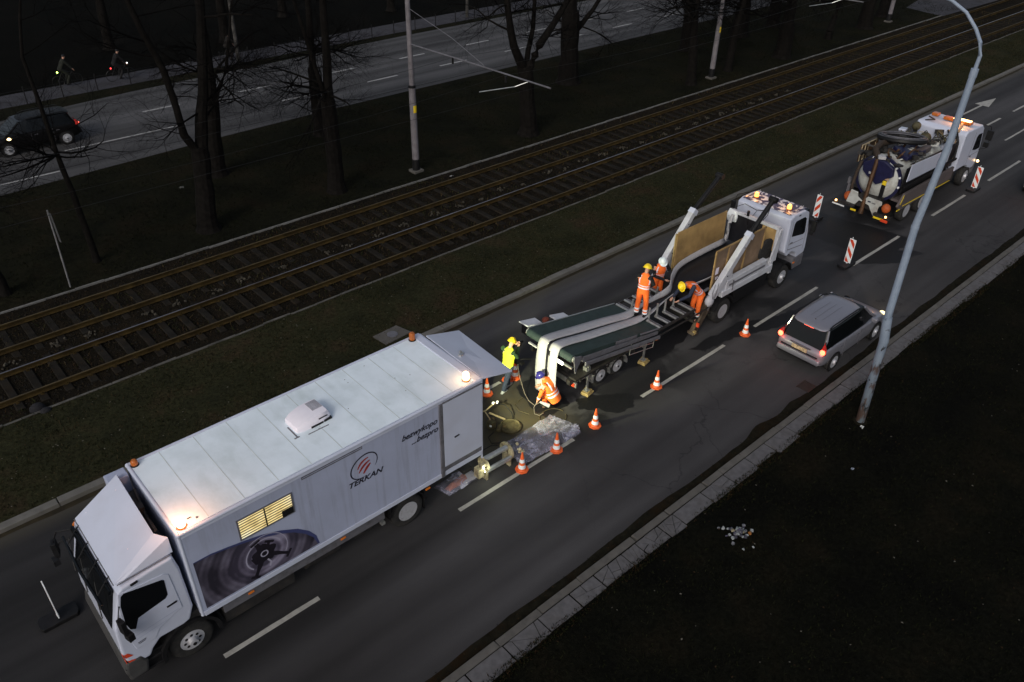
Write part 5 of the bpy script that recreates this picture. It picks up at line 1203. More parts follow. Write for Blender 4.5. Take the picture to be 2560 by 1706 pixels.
m_ = MB(); m_.tube([(1.0, 14.0, 2.66), (.72, 14.25, 2.55), (.56, 14.30, 2.2), (.60, 14.28, 1.85)], .022, 6); m_.tube([(.95, 13.95, 2.50), (.70, 14.15, 2.35), (.58, 14.26, 1.95)], .018, 6); m_.box((.60, 14.30, 2.12), (.10, .20, .36), (0, 0, -.3)); m_.box((.52, 14.28, 1.80), (.12, .18, .14)); build(m_, 'far_mirror', blackp, T, bevel=.02)
m_ = MB(); m_.ball((1.10, 14.10, 2.62), (.09, .05, .11), 10, 6, 0, -.99); build(m_, 'far_side_lamp', amber_off, T)
# roof deflector
A, B_, C_, D_ = (1.10, 11.80, 2.92), (1.10, 13.92, 2.92), (2.06, 13.92, 3.52), (2.02, 12.02, 3.42)
dm = MB(); vs = [A, B_, C_, D_, (2.18, 11.74, 3.05), (2.20, 13.98, 3.02), (2.10, 13.98, 3.3), (2.06, 12.02, 3.36), (2.20, 11.95, 3.34)]
dm.add([A, D_, C_, B_, (1.25, 11.76, 2.95), (2.18, 11.72, 3.06), (2.19, 11.80, 3.38)], [(0, 3, 2, 1), (0, 4, 5, 6), (0, 6, 1)])
dm.add([A, B_, C_, (2.20, 13.98, 3.02), (1.25, 13.98, 2.95)], [(1, 4, 3), (1, 3, 2)]); df = build(dm, 'roof_deflector', white_p, T); so = df.modifiers.new('s', 'SOLIDIFY'); so.thickness = .02
m_ = MB(); m_.tube([(1.075, 11.80, 2.915), (1.075, 13.94, 2.915)], .010, 6); m_.tube([(1.12, 11.74, 2.93), (2.15, 11.70, 3.03)], .010, 6); build(m_, 'deflector_joint', greym, df)
m_ = MB()
for p in ((1.55, 12.2, 3.19), (1.30, 13.80, 3.06), (1.9, 13.6, 3.44)): m_.ball(p, .016, 6, 4)
build(m_, 'deflector_screws', tape, df)
build(MB().bx(1.85, 2.26, 13.90, 14.20, 1.9, 3.42), 'far_side_fairing', box_p, T, bevel=.02)
m_ = MB(); m_.bx(2.06, 2.2, 12.1, 13.8, 1.6, 3.0); m_.tube([(2.1, 12.2, 3.3), (2.15, 12.9, 3.1), (2.2, 13.5, 3.35)], .03, 6); m_.box((2.14, 13.3, 3.15), (.10, .6, .2)); build(m_, 'cab_rear_equipment', darkm, T)
# roof equipment
ac = MB(); ac.xf = Matrix.Translation((5.84, 12.96, Z1 + .012)) @ Matrix.Rotation(R(2), 4, 'Z')
def rr_(x, w_, h): return [(x, -w_, 0), (x, -w_, h * .55), (x, -w_ * .86, h * .92), (x, -w_ * .4, h), (x, w_ * .4, h), (x, w_ * .86, h * .92), (x, w_, h * .55), (x, w_, 0)]
ac.loft([rr_(-.42, .22, .06), rr_(-.40, .26, .13), rr_(-.28, .30, .19), rr_(-.05, .33, .235), rr_(.2, .33, .25), rr_(.36, .31, .245), rr_(.42, .28, .15), rr_(.425, .27, .04)])
aco = build(ac, 'air_conditioner', mat('ac_plastic', (.80, .78, .86), .4, var=.03), T, smooth=True)
m_ = MB(); m_.xf = Matrix.Translation((5.84, 12.96, Z1 + .012)) @ Matrix.Rotation(R(2), 4, 'Z')
for k in range(9): m_.bx(.10 + k * .028, .118 + k * .028, -.10, .22, .246, .256)
build(m_, 'ac_grille', mat('ac_grille_grey', (.36, .36, .40), .6), aco)
m_ = MB(); m_.xf = Matrix.Translation((5.84, 12.96, Z1 + .012)) @ Matrix.Rotation(R(2), 4, 'Z'); m_.bx(.10, .32, -.335, -.325, .14, .165); m_.bx(-.1, .2, -.338, -.30, .0, .05); m_.bx(.22, .42, -.335, -.27, .0, .06); build(m_, 'ac_marking', blackp, aco)
m_ = MB(); m_.bx(5.30, 5.42, 12.55, 12.58, Z1 + .012, Z1 + .02); m_.bx(5.36, 5.39, 12.58, 13.0, Z1 + .012, Z1 + .018); m_.box((5.85, 12.50, Z1 + .015), (.5, .02, .01)); build(m_, 'ac_seal', greym, aco)
beacon(T, 2.47, 11.75, Z1 + .01, emit('lit_beacon_front', (1.0, .78, .55), 3.2), 26, .085, .11, base=orange_r, lz=.30, lcol=(1.0, .46, .24))
beacon(T, 9.40, 11.79, Z1 + .01, emit('lit_beacon_rear', (1.0, .74, .38), 7.0), 6, .08, .20, base=orange_r, lz=.12, lcol=(1.0, .5, .25))
beacon(T, 2.44, 13.98, Z1 + .0, None, 0, .075, .12); beacon(T, 9.43, 13.98, Z1 + .0, None, 0, .085, .20)
m_ = MB(); m_.bx(2.62, 2.70, 11.85, 11.87, Z1 + .012, Z1 + .03); m_.box((2.78, 11.78, Z1 + .02), (.04, .04, .02)); build(m_, 'cable_glands', greym, rf)
# raised rear flap with its lamp
fl = MB(); fl.slab([(9.72, 11.58, 3.49), (10.66, 11.55, 3.28), (10.93, 13.98, 3.12), (9.80, 13.90, 3.49)], .035); flo = build(fl, 'rear_flap', white_p, T, bevel=.008)
m_ = MB(); m_.box((10.02, 12.74, 3.46), (.20, .08, .05), (0, .2, .5)); m_.box((10.06, 12.82, 3.47), (.06, .05, .06)); build(m_, 'flap_latch', alu, flo)
build(MB().bx(9.69, 9.76, 11.60, 14.1, 3.40, 3.50), 'flap_hinge', white_p, flo)
m_ = MB(); m_.box((9.80, 12.5, 2.0), (.10, .5, .12)); wl_ = build(m_, 'work_lamp', worklamp, T)
lamp('work_light', (9.95, 12.5, 2.0), 1500, (1.0, 1.0, .62), .12, wl_, 64, (13.3, 13.1, 1.0))
# wire hook on the roof rear
m_ = MB(); m_.tube([(9.70, 13.0, 1.0), (10.2, 12.95, .35), (10.9, 13.0, .02)], .015, 5); build(m_, 'trailing_cable', blackp, T)
# the rig behind the rear end: steel frame with clamps, resting on the road
rg = thing('feeding_frame', 'oily steel feeding frame with lit clamps behind the box lorry', 'machine', (10.3, 11.9, 0))
m_ = MB()
for (yy, zz, r_) in ((11.62, .42, .045), (11.98, .42, .04), (11.80, .62, .075), (11.68, .28, .05)): m_.cyl((9.95, yy, zz), (10.72, yy - .03, zz), r_, n=12)
build(m_, 'pressure_tube', alu, rg, smooth=True)
oil = mat('oily_cream_metal', (.42, .37, .24), .4, .2, var=.3, scale=9, dirt=(.05, .04, .02), dscale=5, damt=.9)
for xx, s in ((9.95, .22), (10.76, .26)):
    m_ = MB(); m_.lathe([(s, -.03), (s, .03), (s * .35, .03), (s * .35, -.03), (s, -.03)], (xx, 11.80, .46), 'x', 18); m_.f = [f for f in m_.f if len(f) == 4]; m_.m = m_.m[:len(m_.f)]
    for k in range(8): m_.cyl((xx - .05, 11.80 + s * .8 * math.cos(k * PI / 4), .46 + s * .8 * math.sin(k * PI / 4)), (xx + .05, 11.80 + s * .8 * math.cos(k * PI / 4), .46 + s * .8 * math.sin(k * PI / 4)), .025, n=6)
    m_.bx(xx - .03, xx + .03, 11.65, 11.95, 0, .25); build(m_, 'end_ring', oil, rg)
m_ = MB()
for k in range(12): m_.box((10.98 + rnd.uniform(-.1, .1), 11.80 + rnd.uniform(-.3, .3), .40 + rnd.uniform(-.25, .25)), (rnd.uniform(.04, .1),) * 3, (rnd.random(), rnd.random(), 0))
m_.box((9.80, 11.66, .62), (.16, .10, .10)); m_.box((9.75, 11.75, .35), (.2, .2, .3)); build(m_, 'clamps', oil, rg, bevel=.01)
m_ = MB()
for p in ((9.78, 11.60, .56), (9.86, 11.92, .80), (9.90, 11.70, .30)): m_.ball(p, .022, 8, 5, 0, -.99)
lm_ = build(m_, 'lit_lamps', worklamp, rg); lamp('frame_light', (9.85, 11.45, .50), 5, (.95, 1, .72), .05, lm_)
m_ = MB(); m_.tube([(10.55, 11.9, .7), (10.5, 12.15, .55), (10.2, 12.4, .25), (9.9, 12.6, .05), (9.75, 12.9, .03)], .014, 6); build(m_, 'hydraulic_hose', blackp, rg)
# plastic sheets
plas, n, l, b = nt('clear_plastic'); b.inputs['Base Color'].default_value = (.55, .55, .72, 1); b.inputs['Roughness'].default_value = .16; b.inputs['Specular IOR Level'].default_value = 1.0
tcn = n.new('ShaderNodeNewGeometry'); vo = n.new('ShaderNodeTexVoronoi'); vo.feature = 'DISTANCE_TO_EDGE'; vo.inputs['Scale'].default_value = 1.7
n2 = n.new('ShaderNodeTexNoise'); n2.inputs['Scale'].default_value = 2.5; n2.inputs['Detail'].default_value = 5; l.new(tcn.outputs['Position'], n2.inputs['Vector'])
va = n.new('ShaderNodeVectorMath'); va.operation = 'ADD'; l.new(tcn.outputs['Position'], va.inputs[0]); l.new(n2.outputs['Color'], va.inputs[1]); l.new(va.outputs[0], vo.inputs['Vector'])
cre = ramp(n, l, vo.outputs['Distance'], [(0.0, .62), (.03, .42), (.22, .24)]); big = ramp(n, l, n2.outputs['Fac'], [(.35, .5), (.65, 1.25)])
l.new(math_(n, l, 'MULTIPLY', cre, big), b.inputs['Alpha'])
bp = n.new('ShaderNodeBump'); bp.inputs['Strength'].default_value = .8; bp.inputs['Distance'].default_value = .10; l.new(vo.outputs['Distance'], bp.inputs['Height']); l.new(bp.outputs['Normal'], b.inputs['Normal'])
def crumple(name, corners, nx, ny, amp, m, parent, z0=.03, seed=1, lift=0.0):
    g = random.Random(seed); a, b_, c_, d_ = [V(p) for p in corners]; ph = [(g.uniform(2, 9), g.uniform(2, 9), g.uniform(0, 6), g.uniform(.3, 1)) for _ in range(7)]
    vs = []
    for i in range(nx + 1):
        for j in range(ny + 1):
            u, v = i / nx, j / ny; p = (a.lerp(b_, u)).lerp(d_.lerp(c_, u), v); h = sum(abs(math.sin(fx * u * 2 + fy * v * 2 + p0)) * w_ for fx, fy, p0, w_ in ph) / 7
            q = math.sin(PI * u) ** .5 * math.sin(PI * v) ** .5 if 0 < u < 1 and 0 < v < 1 else 0
            vs.append((p.x + g.uniform(-.02, .02), p.y + g.uniform(-.02, .02), z0 + amp * h * (.35 + .65 * q) + lift * q * .6 + (g.uniform(0, .5) * amp if g.random() < .12 else 0)))
    m_ = MB(); m_.add(vs, [(i * (ny + 1) + j, (i + 1) * (ny + 1) + j, (i + 1) * (ny + 1) + j + 1, i * (ny + 1) + j + 1) for i in range(nx) for j in range(ny)])
    return build(m_, name, m, parent, smooth=True)
ps = thing('plastic_sheet', 'crumpled transparent plastic sheet spread on the road beside the cones', 'plastic sheet', (12, 11.8, 0))
crumple('lower_layer', [(10.95, 11.42), (13.15, 11.30), (13.35, 11.68), (11.15, 12.30)], 44, 22, .15, plas, ps, .02, 3, .10)
crumple('upper_layer', [(10.85, 12.38), (12.3, 11.9), (13.28, 11.72), (13.05, 12.46)], 30, 14, .09, plas, ps, .03, 5, .03)
bg_ = thing('film_bag', 'transparent plastic bag with brown soaked content lying under the box lorry rear', 'plastic bag', (9.25, 12.0, 0))
crumple('film', [(8.65, 12.30), (8.80, 11.78), (9.85, 11.82), (9.80, 12.38)], 18, 10, .10, plas, bg_, .05, 8, .10)
brn = mat('brown_soaked_film', (.38, .13, .06), .35, var=.45, scale=4, dirt=(.10, .03, .02), dscale=5, damt=.7)
crumple('brown_content', [(8.85, 12.10), (8.90, 11.90), (9.55, 12.0), (9.62, 12.22)], 12, 6, .08, brn, bg_, .04, 9, .03)
crumple('white_lining', [(9.50, 12.36), (9.35, 11.90), (9.86, 11.86), (9.78, 12.36)], 8, 6, .05, linerw, bg_, .02, 10, .02)
# pump, pipes, drum behind the lorry
pr_ = thing('hose_drum_lid', 'muddy round manhole lid lying on the brown dirty asphalt', 'lid', (11.83, 12.83, 0))
mud = mat('muddy_iron', (.085, .070, .035), .8, .2, var=.35, scale=9, bump=.5, bscale=20, dirt=(.03, .024, .013), dscale=4, damt=.7)
m_ = MB(); m_.lathe([(.31, 0), (.315, .06), (.27, .09), (.25, .05), (.20, .05), (.12, .09), (.0, .10)], (11.83, 12.83, 0.004), 'z', 26); m_.box((11.66, 12.86, .08), (.02, .18, .03), (0, 0, .5)); build(m_, 'disc', mud, pr_, smooth=True)
pu = thing('hand_pump', 'muddy pump with pale pipes and hoses on the dirty asphalt behind the box lorry', 'pump', (11.5, 13.2, 0))
pipe = mat('muddy_pipe', (.36, .29, .17), .6, var=.25, scale=9, dirt=(.10, .07, .03), dscale=5, damt=.7)
m_ = MB(); m_.tube([(11.15, 13.72, .30), (11.50, 13.55, .35), (11.85, 13.55, .45)], .022, 8); m_.tube([(11.45, 13.50, .35), (11.40, 13.25, .30), (11.30, 13.10, .15)], .020, 8); m_.tube([(11.55, 13.45, .3), (11.9, 13.15, .06)], .030, 8); build(m_, 'pipe', pipe, pu, smooth=True)
m_ = MB()
for p in ((11.80, 13.56, .46), (11.92, 13.52, .46), (11.30, 13.08, .2)): m_.box(p, (.08, .06, .06), (0, 0, .4))
build(m_, 'white_coupling', whiter, pu, bevel=.01)
m_ = MB(); m_.box((11.38, 13.15, .16), (.20, .2, .24)); m_.cyl((11.45, 13.3, .12), (11.6, 13.35, .12), .08, n=10); m_.box((11.50, 12.95, .08), (.25, .12, .1), (0, 0, .7)); build(m_, 'motor', mud, pu, bevel=.02)
m_ = MB(); m_.tube([(11.95, 13.5, .4), (12.13, 13.42, .3), (12.2, 13.2, .12), (12.12, 13.05, .05), (11.95, 13.0, .03)], .014, 6)
m_.tube([(11.3, 12.95, .05), (11.05, 12.9, .03), (10.95, 12.65, .03), (11.15, 12.5, .03), (11.3, 12.2, .04), (10.98, 11.98, .3)], .013, 6); build(m_, 'hose', blackp, pu)
ch = MB(); a_ = [(13.05 + .42 * math.cos(R(k)), 12.35 + .36 * math.sin(R(k)), .02 + .002 * (k % 3)) for k in range(0, 350, 14)]; ch.tube(a_, .011, 5); ch.tube([(13.0, 13.6, .02), (12.6, 13.5, .02), (12.5, 13.2, .02), (12.62, 12.9, .02)], .008, 5)
tag(build(ch, 'loose_hose', mud), 'thin hose coiled in a wide loop on the wet asphalt near the squatting man', 'hose')
# ================================================================== conveyor trailer
TR = thing('conveyor_trailer', 'low tandem axle trailer carrying a wide green conveyor belt', 'trailer', (15.5, 13.1, 0))
def bz(x): return 2.0 - .184 * (x - 13.65)
YN, YF = 12.25, 14.08
m_ = MB(); rb = .13; pts = []
for a in range(90, 271, 15): pts.append((13.66 + rb * math.cos(R(a)) * 1.0, bz(13.66) - rb + rb * math.sin(R(a))))
pts = [(17.42, bz(17.42))] + pts + [(17.42, bz(17.42) - 2 * rb)] + [(17.42 + rb * math.cos(R(a)), bz(17.42) - rb + rb * math.sin(R(a))) for a in range(-90, 90, 20)]
m_.prism(pts, 'y', YN, YF); build(m_, 'belt', greenbelt, TR, smooth=True)
m_ = MB(); m_.cyl((13.66, YN - .06, bz(13.66) - rb), (13.66, YN, bz(13.66) - rb), .095, n=16); m_.cyl((13.66, YF, bz(13.66) - rb), (13.66, YF + .06, bz(13.66) - rb), .095, n=16); build(m_, 'end_roller', alu, TR, smooth=True)
m_ = MB(); m_.slab([(13.62, YF + .02, bz(13.62) - .08), (17.5, YF + .02, bz(17.5) - .08), (17.5, YF + .05, bz(17.5) - .08), (13.62, YF + .05, bz(13.62) - .08)], .09); build(m_, 'far_side_rail', alu, TR)
m_ = MB()
m_.slab([(13.98, YN - .02, bz(13.98) - .30), (17.42, YN - .02, bz(17.42) - .20), (17.42, YN - .02, bz(17.42) - .08), (13.98, YN - .02, bz(13.98) - .12)], .05)
m_.slab([(14.02, YN - .10, bz(14.02) - .40), (17.45, YN - .10, bz(17.45) - .33), (17.45, YN - .10, bz(17.45) - .22), (14.02, YN - .10, bz(14.02) - .27)], .06)
m_.box((15.9, YN - .045, bz(15.9) - .02), (1.0, .02, .10), (0, .18, 0)); m_.box((17.0, YN - .04, bz(17.0) - .01), (.9, .05, .04), (0, .18, 0))
build(m_, 'side_beam', greym, TR, bevel=.012)
m_ = MB()
for x in (13.9, 14.05, 16.35, 16.5): m_.lathe([(.07, 0), (.07, .03), (.03, .05), (0, .05)], (x, YN - .06, bz(x) - .18), 'y', 12)
m_.prism([(13.60, bz(13.6) - .02), (13.92, bz(13.92) - .05), (13.90, bz(13.9) - .22), (13.76, 1.50), (13.70, 1.36), (13.66, 1.5)], 'y', YN - .07, YN - .04); build(m_, 'hinge_plate', greym, TR, bevel=.008)
m_ = MB()
for x in (14.2, 15.35, 17.3): m_.box((x, YN - .135, bz(x) - .34), (.10, .02, .035), (0, .18, 0))
build(m_, 'side_markers', orange_r, TR)
m_ = MB(); m_.bx(13.9, 17.4, 12.55, 12.70, .62, .80); m_.bx(13.9, 17.4, 13.60, 13.75, .62, .80); m_.bx(14.0, 17.3, 12.4, 13.95, .80, .86); m_.bx(14.1, 14.3, 12.8, 13.5, .5, 1.3); m_.bx(16.2, 16.4, 12.8, 13.5, .5, 1.0)
for k in range(5): m_.bx(14.3 + k * .6, 14.38 + k * .6, 12.5, 13.9, .55, .65)
m_.cyl((14.4, 12.9, .9), (16.8, 12.9, .75), .06, n=8); build(m_, 'chassis', darkm, TR)
for x in (15.28, 16.05):
    for yy, s in ((12.56, -1), (13.92, 1)):
        wheel(TR, x, yy, .33, .33, .2, s, .20, dish=.03, holes=6)
        arch(TR, x, min(yy + s * .05, yy - s * .26), max(yy + s * .05, yy - s * .26), .33, .37, .42, -4, 190, alu, 'mudguard', 12)
m_ = MB(); m_.bx(14.06, 14.12, 12.45, 14.1, .50, .66); m_.bx(14.06, 14.7, 12.6, 12.7, .52, .64); build(m_, 'rear_bar', alu, TR, bevel=.01)
m_ = MB(); m_.bx(14.03, 14.06, 12.50, 12.62, .53, .64); build(m_, 'tail_lamp', redp, TR)
m_ = MB(); m_.bx(13.62, 13.68, 12.28, 12.95, 1.50, 1.56); lb = build(m_, 'light_bar', alu, TR)
m_ = MB(); m_.bx(13.59, 13.63, 12.62, 12.88, 1.485, 1.575); build(m_, 'lit_strip', emit('lit_white_lamp', (1, 1, .85), 5.0), lb)
m_ = MB(); m_.bx(13.60, 13.66, 13.55, 14.05, 1.50, 1.54); build(m_, 'light_bar', linerw, TR)
m_ = MB(); m_.bx(13.59, 13.64, 12.90, 12.97, 1.48, 1.58); build(m_, 'red_end', redp, lb)
def jack(x, y, top):
    m_ = MB(); m_.bx(x - .025, x + .025, y - .025, y + .025, .14, top); m_.box((x, y, .13), (.16, .16, .02)); m_.box((x, y + .06, top - .1), (.16, .16, .16)); j = build(m_, 'support_leg', alu, TR)
    m_ = MB(); m_.box((x, y, .09), (.30, .22, .05), (0, 0, .3)); m_.box((x + .02, y - .02, .04), (.34, .26, .05), (0, 0, .2)); build(m_, 'timber_block', woodm, j)
jack(14.62, 12.50, 1.02); jack(17.15, 12.42, .8)
m_ = MB()
for a, b_ in (((16.15, 1.30), (16.12, .90)), ((16.12, .90), (17.26, .68)), ((17.26, .68), (17.30, 1.02)), ((16.14, 1.08), (17.28, .84))): m_.cyl((a[0], 12.2, a[1]), (b_[0], 12.2, b_[1]), .011, n=6)
build(m_, 'side_guard', alu, TR)
m_ = MB(); m_.slab([(13.9, 14.42, 1.76), (14.42, 14.34, 1.70), (14.42, 14.66, 1.72), (13.86, 14.76, 1.78)], .04); m_.slab([(14.95, 14.22, 1.62), (15.5, 14.18, 1.52), (15.5, 14.5, 1.53), (14.95, 14.55, 1.64)], .05)
build(m_, 'far_step_plate', dirty_w, TR)
m_ = MB(); m_.bx(13.92, 14.3, 14.40, 14.7, 1.42, 1.74); m_.bx(13.9, 17.2, 14.15, 14.25, 1.0, 1.2); build(m_, 'far_box', blackp, TR)
m_ = MB(); m_.ball((14.66, 14.42, 1.70), (.13, .11, .09), 10, 6); build(m_, 'red_brown_reel', mat('red_brown_cover', (.16, .035, .02), .7, var=.3), TR)
# arm with lamp hanging low at the left end
m_ = MB(); m_.tube([(13.7, 14.0, .9), (13.45, 14.12, .95), (13.30, 14.18, .92)], .03, 6); m_.box((13.26, 14.18, .92), (.14, .16, .10)); m_.box((13.36, 14.05, .88), (.12, .10, .08)); build(m_, 'low_bracket', blackp, TR)
# hose from the bracket to the ground
m_ = MB(); m_.tube([(13.28, 14.16, .9), (13.22, 14.0, .5), (13.12, 13.65, .10), (13.02, 13.35, .04), (12.98, 13.05, .06), (13.02, 12.85, .30)], .010, 6)
m_.tube([(13.02, 12.95, .30), (12.85, 12.95, .12), (12.74, 12.80, .03), (12.80, 12.66, .02), (12.95, 12.64, .05)], .009, 6); tag(build(m_, 'air_hose', mat('grey_hose', (.20, .17, .14), .6)), 'thin grey air hose hanging from the trailer bracket to the squatting man', 'hose')
m_ = MB(); m_.tube([(12.98, 12.84, .33), (13.08, 12.72, .27), (13.16, 12.62, .22)], [.03, .055, .06], 10); tag(build(m_, 'hand_tool', linerw, smooth=True), 'short pale pneumatic hand tool held low by the squatting man', 'tool')
# roller frame between trailer and lorry
RFm = thing('roller_frame', 'black frame of bare steel rollers joining the trailer to the skip lorry', 'roller frame', (18.2, 13.1, 0))
def fz(x): return 1.30 + .02 * (x - 17.4)
m_ = MB(); m_.bx(17.42, 19.25, 12.14, 12.19, 1.23, 1.31); m_.bx(17.42, 19.3, 14.02, 14.07, 1.23, 1.31); m_.bx(18.9, 18.95, 13.9, 14.0, .1, 1.25)
m_.bx(17.42, 20.3, 12.20, 12.24, .95, .99); m_.bx(19.2, 19.26, 12.2, 14.0, 1.0, 1.2); build(m_, 'side_frame', darkm, RFm)
for k in range(5):
    for (y0, y1, dx) in ((12.19, 12.74, 0), (13.50, 14.02, 0)):
        x = 17.50 + k * .40
        m_ = MB(); m_.cyl((x, y0, 1.31), (x, y1, 1.31), .038, n=10); build(m_, 'roller', alu, RFm, smooth=True)
        m_ = MB(); m_.cyl((x + .12, y0, 1.30), (x + .12, y1, 1.30), .022, n=8); build(m_, 'cross_bar', greym, RFm, smooth=True)
for k, x in enumerate((17.62, 18.02, 18.42, 18.85)):
    for yy in (12.76, 13.50):
        m_ = MB(); m_.cyl((x, yy, 1.26), (x + .05, yy + (.04 if yy < 13 else -.02), 1.68), .034, n=10); m_.lathe([(.055, 0), (.055, .03), (0, .03)], (x, yy, 1.28), 'z', 10); build(m_, 'guide_post', alu, RFm, smooth=True)
# the liner itself: two pale edges and a black middle, hanging, over the belt, up into the lorry
LN = thing('felt_liner', 'long pale edged black liner running from the lorry over the belt and hanging down', 'liner', (15.5, 13.0, 0))
def strip(pts_a, pts_b, th, name, m, parent, sub=4):
    # smooth ribbon between two polylines
    def cr(P, t):
        i = min(int(t), len(P) - 2); f = t - i; p0, p1, p2, p3 = P[max(i - 1, 0)], P[i], P[i + 1], P[min(i + 2, len(P) - 1)]
        return .5 * ((2 * p1) + (p2 - p0) * f + (2 * p0 - 5 * p1 + 4 * p2 - p3) * f * f + (3 * p1 - p0 - 3 * p2 + p3) * f ** 3)
    A = [V(p) for p in pts_a]; B = [V(p) for p in pts_b]; n_ = (len(A) - 1) * sub; vs = []
    for i in range(n_ + 1):
        a, b_ = cr(A, i / sub), cr(B, i / sub)
        for j in range(4): vs.append(a.lerp(b_, j / 3))
    m_ = MB(); m_.add(vs, [(i * 4 + j, (i + 1) * 4 + j, (i + 1) * 4 + j + 1, i * 4 + j + 1) for i in range(n_) for j in range(3)])
    o = build(m_, name, m, parent, smooth=True); s = o.modifiers.new('s', 'SOLIDIFY'); s.thickness = th; s.offset = 1 if True else 0; return o
e = .025
farO = [(13.36, 13.40, .30), (13.36, 13.45, 1.0), (13.42, 13.47, 1.62), (13.50, 13.48, 1.95), (13.75, 13.48, bz(13.7) + e), (14.8, 13.50, bz(14.8) + e), (16.2, 13.50, bz(16.2) + e), (17.2, 13.45, bz(17.2) + e + .01), (17.9, 13.42, 1.42), (18.6, 13.36, 1.52), (19.2, 13.28, 1.72), (19.7, 13.60, 1.82), (20.4, 13.88, 1.86), (21.5, 14.0, 1.85), (23.2, 14.0, 1.85)]
farI = [(13.38, 13.06, .30), (13.38, 13.08, 1.0), (13.43, 13.11, 1.62), (13.51, 13.14, 1.95), (13.75, 13.16, bz(13.7) + e), (14.8, 13.14, bz(14.8) + e), (16.2, 13.13, bz(16.2) + e), (17.2, 13.12, bz(17.2) + e), (17.9, 13.28, 1.38), (18.6, 13.26, 1.40), (19.2, 13.20, 1.48), (19.7, 13.50, 1.58), (20.4, 13.78, 1.70), (21.5, 13.88, 1.70), (23.2, 13.88, 1.70)]
neaI = [(13.40, 12.98, .30), (13.40, 13.0, 1.0), (13.44, 13.02, 1.62), (13.52, 13.04, 1.95), (13.78, 13.05, bz(13.7) + e), (14.8, 13.04, bz(14.8) + e), (16.2, 13.05, bz(16.2) + e), (17.2, 13.06, bz(17.2) + e), (17.9, 12.96, 1.38), (18.6, 13.02, 1.40), (19.2, 13.02, 1.46), (19.7, 12.94, 1.52), (20.4, 12.78, 1.60), (21.5, 12.72, 1.6), (23.2, 12.72, 1.6)]
neaO = [(13.42, 12.64, .30), (13.42, 12.66, 1.0), (13.45, 12.68, 1.62), (13.53, 12.70, 1.95), (13.78, 12.71, bz(13.7) + e), (14.8, 12.70, bz(14.8) + e), (16.2, 12.71, bz(16.2) + e), (17.2, 12.74, bz(17.2) + e + .01), (17.9, 12.79, 1.45), (18.6, 12.86, 1.60), (19.2, 12.88, 1.66), (19.7, 12.80, 1.72), (20.4, 12.66, 1.78), (21.5, 12.6, 1.8), (23.2, 12.6, 1.8)]
strip(farI, farO, .025, 'far_pale_edge', linerw, LN); strip(neaO, neaI, .025, 'near_pale_edge', linerw, LN)
dn_ = V((0, 0, -.018))
strip([V(p) + dn_ for p in neaI], [V(p) + dn_ for p in farI], .008, 'black_middle', linerb, LN)
build(MB().bx(13.425, 13.445, 12.98, 13.08, .3, 1.85), 'black_fold', linerb, LN)

# ================================================================== skip lorry with plywood walls
SL = thing('skip_lorry', 'white skip lorry with raised telescopic arms and plywood side walls', 'lorry', (22.8, 13.3, 0))
YS, YT = 12.18, 14.50
cabp = [(24.42, 1.55), (24.36, 2.86), (24.62, 2.96), (25.35, 2.94), (25.62, 2.80), (25.88, 1.95), (25.95, 1.30), (25.92, 1.08), (25.40, 1.02), (25.28, 1.25), (24.95, 1.42), (24.66, 1.32)]
cb = build(MB().prism(cabp, 'y', YS + .02, YT - .1), 'cab', white_p, SL, bevel=.05, seg=3)
m_ = MB(); m_.prism([(24.70, 2.10), (24.72, 2.60), (24.80, 2.68), (25.36, 2.68), (25.50, 2.58), (25.60, 2.02), (25.5, 1.96)], 'y', YS + .012, YS + .03); dw = build(m_, 'window', glassd, cb)
m_ = MB(); m_.bx(24.60, 24.612, YS + .014, YS + .018, 1.5, 2.72); m_.bx(25.70, 25.712, YS + .014, YS + .018, 1.3, 2.3); m_.box((25.1, YS + .016, 1.78), (1.0, .01, .014), (0, .05, 0)); m_.box((25.1, YS + .016, 1.55), (1.0, .012, .02), (0, .12, 0)); m_.box((24.76, YS + .01, 1.84), (.16, .02, .03)); build(m_, 'door_lines', greym, cb)
m_ = MB(); m_.bx(24.90, 25.02, YS + .01, YS + .03, 2.84, 2.88); build(m_, 'marker_lamp', blackp, cb)
m_ = MB(); m_.slab([(25.64, YS + .12, 2.72), (25.90, YS + .10, 1.98), (25.90, YT - .2, 1.98), (25.64, YT - .22, 2.72)][::-1], .012); m_.box((25.60, 13.3, 2.84), (.16, 2.1, .07)); build(m_, 'windscreen', glassd, cb)
m_ = MB(); m_.tube([(25.72, YS + .02, 2.62), (25.80, YS - .18, 2.50), (25.82, YS - .2, 2.05)], .015, 6); m_.box((25.80, YS - .17, 2.25), (.08, .18, .42)); m_.box((25.84, YS - .12, 1.95), (.1, .14, .14)); build(m_, 'mirror', blackp, cb, bevel=.02)
m_ = MB(); m_.tube([(25.5, YT - .1, 2.9), (24.6, YT + .1, 2.95), (24.4, YT + .12, 2.5)], .014, 6); m_.box((24.42, YT + .10, 2.6), (.08, .15, .3)); build(m_, 'far_mirror', blackp, cb)
